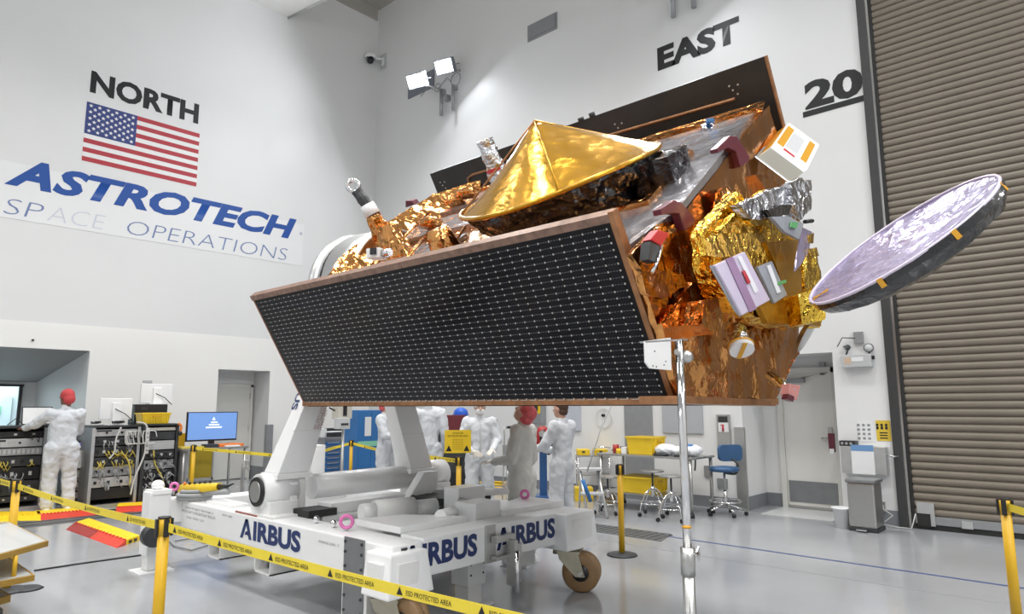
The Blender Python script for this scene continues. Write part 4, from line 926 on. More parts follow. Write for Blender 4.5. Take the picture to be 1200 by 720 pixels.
# altimeter antenna with gold cone
CS, CU, RIMW, RAD = 1.0, 1.04, -.10, .73
cone = MB(); prof = [(RAD, 0.02), (RAD + .01, -.02)]
NS = 54; vs = []; rings = 12
ap = (.02, -.43)
for k in range(rings + 1):
    t = k / rings
    for i in range(NS):
        a = 2 * pi * i / NS
        facet = 1 - .13 * (t * (1 - t) * 4) ** .6 * (1 - abs(((a * 1.43 + .35 * sin(2 * a)) / pi) % 1 - .5) * 2)
        r = RAD * t * facet; h = ap[1] * (1 - t) ** 1.0
        vs.append(loc(CS + r * cos(a) + ap[0] * (1 - t), CU + r * sin(a), RIMW + h))
cone.add(vs, [(k * NS + i, k * NS + (i + 1) % NS, (k + 1) * NS + (i + 1) % NS, (k + 1) * NS + i) for k in range(rings) for i in range(NS)], True)
AL = thing('tmp', '', ''); AL.name = 'altimeter_antenna'; del AL['label']; del AL['category']; AL.parent = SAT; AL.location = (0, 0, 0)
AL['label'] = 'altimeter dish under a golden cone cover with black foil skirt'
bpy.context.view_layer.update()
b_ = cone.bm(); bmesh.ops.remove_doubles(b_, verts=b_.verts, dist=1e-4); bmesh.ops.recalc_face_normals(b_, faces=b_.faces)
do_crumple(b_, amp=.006, scale=4, seed=77, edge=.1)
for f in b_.faces: f.smooth = True
link('cone_cover', b_, 'gold_smooth', AL)
MB().tube([loc(CS + RAD * 1.005 * cos(t), CU + RAD * 1.005 * sin(t), RIMW + .01 * sin(3 * t)) for t in [2 * pi * i / 40 for i in range(41)]], .016, n=8).build('rim_tape', 'gold_smooth', AL)
for a_ in (2.2, 4.1, 5.6): MB().tube([loc(CS + ap[0], CU, RIMW + ap[1] - .006)] + [loc(CS + RAD * t * cos(a_) + ap[0] * (1 - t), CU + RAD * t * sin(a_), RIMW + ap[1] * (1 - t) - .006) for t in (.33, .66, 1)], .007, n=5).build('seam_tape', 'copper_edge' if a_ > 5 else 'gold_smooth', AL)
sk = MB().lathe([(RAD - .02, .0), (RAD - .05, .06), (RAD - .13, .2), (RAD - .16, .32), (.3, .33)], loc(CS, CU, RIMW + .0), w_, n=40)
sk.build('skirt', 'blackfoil', AL, crumple=dict(amp=.045, scale=8, seed=21, edge=.035))
kx = MB().prism([loc(.12, .98, .14), loc(.38, .95, .14), loc(.38, 1.28, .14), loc(.12, 1.28, .14)], w_ * -.20)
kx.build('feed_box', 'blackfoil', AL, crumple=dict(amp=.03, scale=7, seed=22, edge=.05))
MB().tube([loc(CS + .72, CU - .3, .0), loc(CS + .85, CU - .4, .12), D(CS + 1.5, .7, .05)], .014, n=6).build('strut', 'copper_edge', AL)
# silver wrapped tube instrument
b0, b1 = Uw(588, 215, 1.7), Uw(568, 164, 1.7)
MB().cyl(b0 + w_ * .1, b1, .09, .075, n=14).build('wrapped_tube', 'silverfoil', SAT, crumple=dict(amp=.02, scale=12, seed=30, edge=.035))
MB().cyl(b0 + (b1 - b0) * .3, b0 + (b1 - b0) * .37, .09, .09, n=14, caps=False).build('red_tape_band', 'redcover', SAT)
# boom with helix on far left
a0, a1, a2_, a3 = Uw(462, 296, 1.0), Uw(437, 252, .95), Uw(430, 240, .95), Uw(414, 218, .95)
bo_ = MB().cyl(a0 + w_ * .12, a1, .15, .07, n=6).build('boom', 'copper', SAT, crumple=dict(amp=.02, scale=9, seed=31, edge=.05))
MB().cyl(a1, a2_, .07, .065, n=14).build('collar', 'paper', SAT)
MB().cyl(a2_, a3 + (a2_ - a3) * .25, .055, .05, n=12).build('sensor', 'dark', SAT, crumple=dict(amp=.012, scale=20, seed=32, edge=.03))
MB().torus(a3, FWD, .05, .02, n=16, k=8).build('lifting_ring', 'chrome', SAT)
foil_quad('boom_foot', 'copper', [Uw(440, 268, .9), Uw(455, 262, .9), Uw(478, 300, .8), Uw(470, 306, .8), Uw(445, 306, .8)], .03, 9, 33, .05, th=.1)
# ring / launch adapter at the north end (silver)
ad = MB().lathe([(.55, -.35), (.57, -.35), (.60, .12), (.57, .12)], Vector((RC.x, HY - .25, RC.z)), (0, 1, 0), n=48, closed=True)
ad.build('launch_adapter_ring', 'alu', SAT)
MB().lathe([(.58, 0), (.5, .02), (.3, .05), (.0, .06)], Vector((RC.x - .02, HY - .1, RC.z)), (0, 1, 0), n=32).build('adapter_membrane', 'silverfoil', SAT)
# golden dome, white block, pink cover on the deck
dm = Uw(521, 288, .55)
MB().lathe([(.0, -.16), (.07, -.15), (.10, -.1), (.12, 0), (.15, .06)], Uw(521, 290, .55), w_, n=10).build('horn_dome', 'copper', SAT, crumple=dict(amp=.012, scale=14, seed=34, edge=.04))
p = Uw(441, 298, .35)
wb = MB().cbox(p, (.1, .12, .08), 0.3).build('white_sensor', 'paper', SAT, bevel=.008)
MB().cbox(p + Vector((-.05, -.03, .01)), (.02, .05, .05), .3).build('aperture', 'black', wb)
MB().cyl(p + Vector((.02, -.06, 0)), p + Vector((.04, -.12, 0)), .035, n=12).build('connector', 'chrome', wb)
p = Uw(486, 240, 2.3); MB().prism([p, p + s_y * .16, p + s_y * .12 - w_ * .07, p + s_y * .02 - w_ * .05], u_ * .08).build('red_cap_cover', 'maroon', SAT)
for (px, py, sd) in ((548, 226, 41), (533, 236, 42), (505, 262, 43)):
    c = Uw(px, py, 2.1 if py < 250 else 1.4); MB().ell(c, (.1, .12, .06)).build('foil_bump', 'copper', SAT, crumple=dict(amp=.02, scale=14, seed=sd, edge=.04))
p = Uw(832, 142, 2.2); MB().cbox(p + w_ * -.0, (.05, .06, .03), .2).build('sensor_cap', mat('blue_cap', (.05, .16, .35), .4), SAT, bevel=.006)
MB().tube([p - Vector((0, -.02, .03)), p + w_ * .08 + s_y * .05, p + w_ * .16 + s_y * .02], [.05, .04, .03], n=8).build('sensor_stem', 'silverfoil', SAT, crumple=dict(amp=.01, scale=20, seed=44, edge=.03))
# maroon corner brackets
def bracket(pts, s, th=.05):
    m = MB().prism([S(x, y, s) for x, y in pts], s_y * th).build('corner_bracket', 'maroon', SAT, bevel=.006)
    return m
bracket([(840, 174), (856, 159), (864, 160), (879, 184), (877, 190), (868, 196), (863, 178), (853, 173), (842, 179)], -.10)
bracket([(774, 245), (790, 234), (800, 238), (815, 258), (812, 264), (803, 270), (796, 250), (786, 250), (776, 252)], -.16)
rc = MB().prism([S(762, 281, -.2), S(772, 269, -.2), S(785, 274, -.2), S(775, 288, -.2)], s_y * .05).build('red_cover', 'redcover', SAT, bevel=.004)
MB().prism([S(762, 283, -.2), S(774, 289, -.2), S(769, 308, -.2), S(760, 304, -.2)], s_y * .05).build('connector_bay', 'dark', SAT)
MB().tube([S(776, 288, -.21), S(771, 306, -.21), S(764, 320, -.21)], .008, n=5).build('wire', 'chrome', SAT)
def Sq(pts, s): return [S(x, y, s) for x, y in pts]
FQ = [
 ('end_blanket', 'copper_smooth', [(795, 258), (858, 177), (870, 192), (874, 225), (866, 250), (838, 266), (812, 272)], -.06, .010, 4, 51),
 ('end_blanket', 'copper_smooth', [(860, 172), (893, 133), (904, 152), (882, 186), (868, 190)], -.03, .008, 4, 52),
 ('end_blanket', 'copper', [(868, 192), (884, 186), (904, 154), (922, 180), (938, 222), (938, 245), (900, 235), (872, 240)], .0, .02, 6, 53),
 ('end_blanket', 'copper', [(722, 262), (745, 300), (775, 262), (800, 258), (830, 264), (842, 300), (830, 335), (815, 372), (792, 442), (776, 400), (758, 345), (740, 300)][1:], -.10, .024, 8, 54),
 ('end_blanket', 'copper', [(776, 380), (812, 330), (838, 335), (860, 372), (905, 380), (936, 384), (937, 414), (925, 440), (910, 468), (802, 470), (790, 445)], -.16, .03, 4, 55),
 ('side_blanket', 'copper', [(740, 298), (770, 268), (790, 262), (800, 300), (785, 330), (760, 330)], -.13, .018, 9, 56),
]
for nm, mt, pts, s, amp, sc, sd in FQ:
    foil_quad(nm, mt, Sq(pts, s), amp, sc, sd, .045, th=.03)
foil_quad('skirt_box', 'copper', Sq([(826, 352), (862, 346), (874, 372), (838, 392), (822, 380)], -.30), .01, 8, 57, .05, th=.2)
foil_quad('skirt_box', 'copper_smooth', Sq([(905, 372), (936, 384), (937, 416), (912, 416)], -.12), .006, 5, 58, .06, th=.15)
foil_quad('foil_tail', 'copper', Sq([(752, 322), (766, 316), (800, 322), (806, 335), (776, 350), (757, 345)], -.18), .02, 10, 59, .04, th=.03)
text('9', 'marking', mat('orange_mark', (.6, .1, .02), .4), SAT, S(846, 378, -.315), (1, 0, 0), NZ, .05, ex=.02)
# lower edge plank
MB().prism([S(800, 473, -.2), S(909, 476, -.2), S(909, 469, -.2), S(800, 464, -.2)], s_y * .25).build('lower_edge_frame', 'copper_edge', SAT)
# gold wrapped radiometer structure
GD = -.36
gpts = [(842, 272), (866, 246), (905, 240), (940, 262), (952, 300), (962, 345), (961, 380), (905, 378), (872, 366), (846, 318)]
gs = MB().prism(Sq(gpts, GD), s_y * .16).build('radiometer_housing', 'gold', SAT, crumple=dict(amp=.03, scale=7, seed=60, edge=.035))
foil_quad('gold_fold', 'gold', Sq([(827, 268), (864, 226), (872, 232), (846, 268), (838, 300), (828, 298)], -.32), .02, 9, 61, .04, th=.08)
foil_quad('gold_fold', 'gold', Sq([(826, 282), (850, 272), (885, 275), (888, 292), (850, 302), (828, 300)], GD - .04), .02, 8, 62, .04, th=.04)
foil_quad('gold_flat_panel', 'gold_smooth', Sq([(898, 284), (936, 280), (940, 352), (925, 354), (912, 318)], GD - .03), .005, 4, 63, .05, th=.03)
foil_quad('gold_fold', 'gold', Sq([(940, 300), (955, 292), (964, 335), (960, 384), (948, 378)], GD - .02), .025, 10, 64, .035, th=.06)
foil_quad('gold_flat_panel', 'gold_smooth', Sq([(888, 356), (948, 340), (962, 382), (900, 379)], GD - .05), .006, 5, 65, .05, th=.03)
foil_quad('gold_fold', 'gold', Sq([(868, 240), (905, 222), (922, 240), (905, 268), (880, 262)], -.40), .03, 9, 66, .035, th=.1)
foil_quad('gold_fold', 'copper', Sq([(846, 224), (862, 215), (880, 245), (862, 262), (846, 262)], -.15), .03, 9, 67, .04, th=.05)
# lilac radiators
def fquad(nm, mt, pts, s, th, parent=SAT, **k): return MB().prism(Sq(pts, s), s_y * th).build(nm, mt, parent, **k)
r1 = fquad('radiator', 'lilac_flat', [(838, 311), (873, 295), (903, 352), (870, 370)], GD - .07, .02, bevel=.006)
fquad('clear_film', 'greyrad', [(832, 312), (839, 310), (868, 372), (862, 366)], GD - .055, .004)
fquad('purple_band', mat('purple_band', (.32, .2, .33), .35), [(851, 304), (859, 301), (887, 362), (879, 366)], GD - .075, .005, r1)
fquad('white_label', 'paper', [(865, 302), (869, 300), (889, 341), (885, 344)], GD - .076, .006, r1)
fquad('red_mark', 'redcover', [(870, 318), (873, 317), (880, 331), (877, 333)], GD - .08, .005, r1)
r2 = fquad('radiator', 'greyrad', [(888, 313), (905, 306), (923, 346), (908, 356)], GD - .065, .02, bevel=.005)
fquad('white_label', 'paper', [(899, 312), (903, 310), (915, 342), (911, 344)], GD - .072, .006, r2)
fquad('green_tape', 'green', [(911, 331), (921, 328), (922, 331), (912, 335)], GD - .074, .006, r2)
# silver foil cluster
foil_quad('silver_blanket', 'silverfoil', Sq([(866, 240), (905, 222), (925, 218), (950, 211), (948, 240), (938, 258), (905, 254), (882, 258)], -.46), .02, 10, 70, .035, th=.05)
foil_quad('silver_blanket', 'silverfoil', Sq([(926, 214), (940, 208), (952, 224), (950, 245), (938, 258), (930, 240)], -.5), .018, 12, 71, .035, th=.05)
foil_quad('dark_cavity', 'blackfoil', Sq([(900, 246), (915, 240), (928, 240), (925, 252), (905, 254)], -.50), .01, 14, 72, .04, th=.02)
foil_quad('grey_cover', 'greyrad', Sq([(904, 254), (925, 254), (942, 262), (937, 281), (920, 272)], -.51), .006, 6, 73, .05, th=.02)
fquad('green_label', 'green', [(928, 260), (936, 261), (933, 268), (927, 266)], -.525, .008)
foil_quad('film_flap', 'lilac', Sq([(940, 266), (952, 272), (948, 296), (932, 318), (936, 290)], -.49), .006, 7, 74, .05, th=.01)
MB().cyl(S(943, 260, -.51), S(952, 259, -.51), .012, n=8).build('knob', 'black', SAT)
for pts in ([(948, 276), (954, 273), (953, 285), (949, 284)], [(949, 292), (957, 290), (960, 300), (951, 302)]):
    foil_quad('gold_tape', 'gold', Sq(pts, -.50), .006, 12, 75, .04, th=.01)
# instrument head, white finned box
A_, B_, D2, E_ = S(907, 170, -.12), S(946, 199, -.30), S(925, 144, -.04), S(887, 185, -.03)
e1, e2, e3 = B_ - A_, D2 - A_, E_ - A_
fin = thing('tmp', '', ''); fin.name = 'gps_instrument'; del fin['label']; del fin['category']; fin.parent = SAT; fin.name = 'finned_instrument'
bpy.context.view_layer.update()
MB().prism([A_, B_, B_ + e2, D2], e3 * .22).build('cover_plate', 'paper', fin, bevel=.003)
MB().prism([A_ + e3 * .22 + e2 * .05, B_ + e3 * .22 + e2 * .05, B_ + e3 * .22 + e2 * .95, D2 + e3 * .22], e3 * .7).build('core', 'kapton', fin)
for k in range(9):
    o_ = A_ + e3 * (.26 + .08 * k); MB().prism([o_, o_ + e1, o_ + e1 + e2, o_ + e2], e3 * .035).build('fin', 'beige', fin)
MB().prism([A_ + e3 * .97 - e1 * .05, B_ + e3 * .97 + e1 * .02, B_ + e3 * .97 + e2 * 1.05, D2 + e3 * .97], e3 * .06).build('base_plate', 'alu', fin)
def onp(a, b): return A_ + e1 * a + e2 * b - e3 * .01
for (a0, a1, b0_, b1_, mt) in ((.02, .22, .12, .88, 'kapton'), (.72, .9, .15, .9, 'kapton'), (.24, .6, .2, .8, 'lgrey'), (.25, .58, .06, .12, 'redcover')):
    MB().prism([onp(a0, b0_), onp(a1, b0_), onp(a1, b1_), onp(a0, b1_)], e3 * .012).build('pad', mt, fin)
foil_quad('instrument_neck', 'copper', [S(900, 205, -.05), S(925, 215, -.05), S(905, 232, -.05), S(885, 205, -.05)], .01, 8, 76, .05, th=.15)
# white capped horn
h0, h1 = S(863, 387, -.26), S(869, 409, -.31)
hn = MB().cyl(h0, h1, .055, .058, n=20).build('capped_horn', 'silverfoil', SAT, crumple=dict(amp=.006, scale=18, seed=80, edge=.04))
dv = (h1 - h0).normalized()
MB().cyl(h1 - dv * .02, h1 + dv * .012, .066, n=24).build('cap', 'paper', hn)
for sgn in (-1, 1): MB().cbox(h1 + dv * .014, (.012, .004, .004), 0).build('cap_screw', 'steel', hn)
pr_ = dv.orthogonal().normalized(); q_ = dv.cross(pr_)
MB().prism([h1 + dv * .013 + pr_ * .065 + q_ * .012, h1 + dv * .013 - pr_ * .065 + q_ * .012, h1 + dv * .013 - pr_ * .065 - q_ * .012, h1 + dv * .013 + pr_ * .065 - q_ * .012], dv * .003).build('gold_tape', 'kapton', hn)
MB().torus(h1 - dv * .02, dv, .064, .008, n=24, k=6).build('tape_ring', 'kapton', hn)
# small thruster with pink tag
t0, t1 = S(902, 440, -.26), S(926, 459, -.42)
th_ = MB().cyl(t0, t1, .028, .032, n=14).build('thruster', 'chrome', SAT)
MB().prism([S(925, 450, -.44), S(938, 452, -.44), S(934, 469, -.44), S(923, 464, -.44)], s_y * .04).build('protective_tag', 'palepink', th_)
MB().prism([S(924, 462, -.45), S(931, 465, -.45), S(930, 471, -.45), S(922, 468, -.45)], s_y * .03).build('tag_window', 'maroon', th_)
# flare: small grey dish behind the gold box bottom
MB().lathe([(0, 0), (.1, .02), (.13, .05)], S(938, 388, -.3), (0.2, -1, -.6), n=20).build('dark_cone', 'alu', SAT)
# big dish reflector
DC = CAM + ray(1052, 284) * (3.25 / F)
vdir = (DC - CAM).normalized(); rr_ = vdir.cross(NZ).normalized(); uu_ = rr_.cross(vdir)
mn = (rr_ * -.516 + uu_ * .857)
el = radians(11.5); nrm = (mn * cos(el) - vdir * sin(el)).normalized()
maj = (rr_ * .857 + uu_ * .516); 
DR = .475
tilt = 0.0
DI = thing('tmp', '', ''); del DI['label']; del DI['category']; DI.name = 'dish_reflector'; DI.parent = SAT
DI['label'] = 'round dish reflector with lilac film face and black wrapped rim'
bpy.context.view_layer.update()
mj = maj - nrm * maj.dot(nrm); mj.normalize(); mi = nrm.cross(mj)
ds = MB(); vs = []; NS = 48; K = 7
for k in range(K + 1):
    r = DR * k / K
    for i in range(NS):
        a = 2 * pi * i / NS; e = mj * cos(a) + mi * sin(a)
        vs.append(DC + e * r + nrm * (.05 * (r / DR) ** 2 - .05))
ds.add(vs, [(k * NS + i, k * NS + (i + 1) % NS, (k + 1) * NS + (i + 1) % NS, (k + 1) * NS + i) for k in range(K) for i in range(NS)], True)
b_ = ds.bm(); bmesh.ops.remove_doubles(b_, verts=b_.verts, dist=1e-4); bmesh.ops.recalc_face_normals(b_, faces=b_.faces)
do_crumple(b_, amp=.008, scale=9, seed=90, edge=.05)
for f in b_.faces: f.smooth = True
link('film_face', b_, 'lilac', DI)
bk2 = MB().lathe([(DR + .004, .004), (DR + .005, -.03), (DR - .03, -.085), (DR * .6, -.14), (0.0, -.16)], DC, nrm, n=48)
bk2.build('black_wrap', 'blackfoil', DI, crumple=dict(amp=.015, scale=7, seed=91, edge=.06))
MB().tube([DC + (mj * cos(t) + mi * sin(t)) * (DR + .002) + nrm * .003 for t in [2 * pi * i / 48 for i in range(49)]], .008, n=6).build('rim_tape', 'lilac_flat', DI)
for a in (1.2, 2.3, 3.5, 4.4, 5.1, 5.9, 0.1):
    e = mj * cos(a) + mi * sin(a); tg = nrm.cross(e)
    c = DC + e * (DR + .006)
    c2_ = c - nrm * .035 + e * .004; c3_ = DC + e * (DR - .012) - nrm * .088
    MB().hexa([c - tg * .012 + nrm * .008, c + tg * .012 + nrm * .008, c + tg * .012 + nrm * .008 + e * .004, c - tg * .012 + nrm * .008 + e * .004], [c2_ - tg * .012, c2_ + tg * .012, c2_ + tg * .012 + e * .004, c2_ - tg * .012 + e * .004]).build('tape_strip', 'kapton', DI)
for (a, l_) in ((.5, .07), (1.1, .05)):
    pass
c = DC - mj * .42 - mi * .02 + nrm * .0
for an in (0.3, -.5): MB().cbox((0, 0, 0), (.09, .012, .003), mtx=Matrix.Translation(c + nrm * .0) @ Matrix((( mj.x, mi.x, nrm.x, 0), (mj.y, mi.y, nrm.y, 0), (mj.z, mi.z, nrm.z, 0), (0, 0, 0, 1))) @ Matrix.Rotation(an, 4, 'Z')).build('kapton_cross', 'kapton', DI)
foil_quad('dish_boom', 'gold', [S(935, 345, -.5), S(966, 335, -.6), S(968, 375, -.6), S(940, 380, -.5)], .015, 9, 92, .04, th=.12)

# ================================================================= SUPPORT POLE
c = PY(799, 475, YR - .30); px_, py_ = c.x, c.y
t = thing('support_stand', 'telescopic steel pole with white angle bracket at the panel corner', 'stand', (px_, py_, 0))
ztop = PY(795, 398, py_).z; zc = PY(803, 662, py_).z
MB().cyl((px_, py_, zc), (px_, py_, ztop), .019, n=16).build('upper_tube', 'chrome', t)
MB().cyl((px_, py_, .02), (px_, py_, zc), .027, n=16).build('lower_tube', 'steel', t)
MB().cyl((px_, py_, zc - .05), (px_, py_, zc + .07), .032, n=18).build('collar', 'steel', t)
kn = MB().cyl((px_ + .03, py_, zc + .03), (px_ + .075, py_ - .01, zc + .03), .01, n=8).build('clamp_screw', 'chrome', t)
MB().prism([(px_ + .06, py_ - .01, zc + .03), (px_ + .09, py_ - .01, zc + .06), (px_ + .1, py_ - .01, zc + .03), (px_ + .09, py_ - .01, zc - .01)], (0, .008, 0)).build('wing', 'chrome', kn)
MB().cyl((px_, py_, 1.05), (px_, py_, 1.06), .0205, n=16).build('tape_ring', 'kapton', t)
MB().lathe([(0, .03), (.04, .03), (.18, .012), (.19, 0), (0, 0)], (px_, py_, 0), n=24).build('foot', 'steel', t)
br = [PY(756, 400, py_), PY(786, 396, py_), PY(787, 434, py_), PY(762, 432, py_), PY(757, 425, py_)]
pb_ = MB().prism(br, (0, .008, 0)).build('bracket_plate', 'white2', t)
MB().prism([PY(756, 400, py_), PY(806, 397, py_), PY(806, 399, py_), PY(757, 402, py_)], (0, .03, 0)).build('bracket_top', 'alu', pb_)
for x, y in ((767, 412), (765, 429), (769, 430), (778, 428), (780, 424)): MB().cyl(PY(x, y, py_ - .001), PY(x, y, py_ + .002), .004, n=6).build('hole', 'dark', pb_)
MB().cyl((px_ - .03, py_, ztop - .06), (px_ + .05, py_, ztop - .06), .014, n=8).ell((px_ + .03, py_ - .02, ztop - .08), (.03, .03, .03)).build('clamp', 'steel', t)
tag(MB().tube([PY(716, 477, 4.9), PY(705, 500, 4.9), PY(694, 535, 4.9), PY(688, 553, 4.9)], .008, n=6).build('hanging_cable', 'cable_grey'), 'thin cable hanging beneath the solar panel beside the right technician', 'cable')

# ================================================================= STANCHIONS AND BELTS
def stanchion(label, px, ytop, X=None, Y=None, ground=None, h=.95, r=.032, dirs=(), base=True):
    if ground is not None: g = PZ(*ground)
    else:
        g = PZ(px, ytop, h)
    g = Vector((g.x, g.y, 0))
    t = thing('barrier_post', label, 'post', g, group=None)
    MB().cyl(g + Vector((0, 0, .02)), g + Vector((0, 0, h - .08)), r, n=18).build('post', 'yellow_post', t)
    hd = MB().cyl(g + Vector((0, 0, h - .1)), g + Vector((0, 0, h)), r + .002, n=18).build('post_top', 'yellow_post', t)
    for k in range(4):
        a = YAW + pi / 4 * 1 + k * pi / 2; e = Vector((cos(a), sin(a), 0)); f = Vector((-e.y, e.x, 0))
        c = g + e * (r + .004) + Vector((0, 0, h - .055))
        MB().prism([c - f * .014 - NZ * .05, c + f * .014 - NZ * .05, c + f * .014 + NZ * .05, c - f * .014 + NZ * .05], e * .012).build('belt_slot', 'black', hd)
    MB().cyl(g + Vector((0, 0, h - .004)), g + Vector((0, 0, h + .006)), r + .004, n=18).build('cap', 'black', hd)
    if base: MB().lathe([(0, .035), (.06, .03), (.155, .015), (.165, 0), (0, 0)], g, n=30).build('base', 'dark', t)
    return g + Vector((0, 0, h - .05)), t
PA, _ = stanchion('yellow barrier post at the left behind the stepped platform', 20, 563)
PB, _ = stanchion('tall yellow barrier post in the left foreground', 193, 607)
PC, _ = stanchion('yellow barrier post at the right edge by the roller door', 1177, 585)
PD, _ = stanchion('free standing yellow barrier post on a black disc base in mid floor', 729, 549, ground=(729, 651), h=.95)
PE, _ = stanchion('yellow barrier post in front of the computer bench', 223, 537, ground=(223, 590))
PF, _ = stanchion('yellow barrier post in front of the blue drawer unit', 410, 527, ground=(410, 577))
PG, _ = stanchion('yellow barrier post carrying the yellow notice board', 537, 533, ground=(537, 627))
def belt(a, b, label, sag=.0, txt=3, w=.05):
    a = Vector(a); b = Vector(b); n = 14; vs = []
    d = (b - a); hd = Vector((d.x, d.y, 0)).normalized(); nn = Vector((-hd.y, hd.x, 0)) * .001
    t = thing('barrier_belt', label, 'belt', a)
    cs = []
    for i in range(n + 1):
        f = i / n; c = a + d * f - NZ * (sag * 4 * f * (1 - f)); cs.append(c)
        vs += [c - NZ * w / 2 - nn, c + NZ * w / 2 - nn, c + NZ * w / 2 + nn, c - NZ * w / 2 + nn]
    fs = []
    for i in range(n):
        for k in range(4): fs.append((i * 4 + k, i * 4 + (k + 1) % 4, (i + 1) * 4 + (k + 1) % 4, (i + 1) * 4 + k))
    MB().add(vs, fs).build('webbing', 'belt', t)
    side = -1 if (CAM - a).dot(Vector((hd.y, -hd.x, 0))) > 0 else 1
    xd = d.normalized(); flip = xd.dot(RT) < 0
    for k in range(txt):
        f = (k + .35) / txt; i = f * n; c = a + d * f - NZ * (sag * 4 * f * (1 - f)); tdir = (d - NZ * (sag * 4 * (1 - 2 * f))).normalized()
        if flip: tdir = -tdir
        zd = NZ
        nrm_ = tdir.cross(zd).normalized(); c = c + nrm_ * .002
        tri = MB().prism([c + tdir * -.055 - zd * .016, c + tdir * -.02 - zd * .016, c + tdir * -.038 + zd * .018], nrm_ * .0006)
        tri.build('triangle', 'black_print', t)
        text('ESD PROTECTED AREA', 'lettering', 'black_print', t, c - zd * .012, tdir, zd, .021, .25, off=.0, ex=.001)
    return t
belt(PA, PB, 'yellow warning belt from the left rear post to the near post', .02, 4)
PB2 = CAM + ray(580, 727) * (2.4 / F)
# next stanchion out of frame : belt passes through the ray of (560,716)
dd_ = PZ(560, 713, .80)
belt(PB, dd_ + (dd_ - PB) * .15 , 'yellow warning belt sloping across the foreground to the bottom edge', .015, 6)
belt(PA, PZ(-60, 548, .9), 'yellow warning belt leaving the left edge', .0, 2)
belt(PC, PZ(1262, 618, .9), 'yellow warning belt leaving the right edge beside the roller door', .0, 2)
belt(PE, PX(345, 536, PE.x + .9), 'yellow warning belt between the computer bench post and the trolley arm', .0, 3)
belt(PX(360, 534, PF.x - .8), PF, 'yellow warning belt left of the post by the blue drawers', .0, 1)
belt(PF, PX(464, 533, PF.x + .3), 'yellow warning belt right of the post by the blue drawers', .0, 1)
belt(PX(500, 536, PG.x - .4), PG, 'short yellow warning belt running left from the notice board post', .0, 1)
# notice board on post G
def quadX(px0, py0, px1, py1, c):   # facing camera board at depth of c
    n = (CAM - c); n.z = 0; n.normalize(); xr = NZ.cross(n).normalized()
    def at(px, py):
        d = ray(px, py); t = (c - CAM).dot(n) / d.dot(n); return CAM + d * t
    return at(px0, py1), at(px1, py0), n, xr, at
cg = Vector((PG.x, PG.y, 1.1))
lo_, hi_, n_, xr_, at_ = quadX(521, 504, 552, 531, cg)
t = thing('notice_board', 'yellow notice board with black lettering on the barrier post', 'sign', lo_)
W_ = (hi_ - lo_).dot(xr_); H_ = hi_.z - lo_.z; lo_ = lo_ + n_ * .05
MB().prism([lo_, lo_ + xr_ * W_, lo_ + xr_ * W_ + NZ * H_, lo_ + NZ * H_], n_ * .01).build('board', 'yellow', t)
for k, s_ in enumerate(['ATTENTION', 'ESD PROTECTED AREA']): text(s_, 'lettering', 'black_print', t, lo_ + n_ * .011 + xr_ * W_ * (.3 if k == 0 else .12) + NZ * H_ * (.83 - .12 * k), xr_, NZ, H_ * .07, W_ * (.4 if k == 0 else .76))
for k in range(5): text('ESD PROTECTED', 'lettering', 'black_print', t, lo_ + n_ * .011 + xr_ * W_ * .3 + NZ * H_ * (.55 - .1 * k), xr_, NZ, H_ * .04, W_ * .4)
for xx in (.05, .72): MB().prism([lo_ + n_ * .011 + xr_ * W_ * xx + NZ * H_ * .08, lo_ + n_ * .011 + xr_ * W_ * (xx + .22) + NZ * H_ * .08, lo_ + n_ * .011 + xr_ * W_ * (xx + .11) + NZ * H_ * .34], n_ * .001).build('triangle', 'black_print', t)

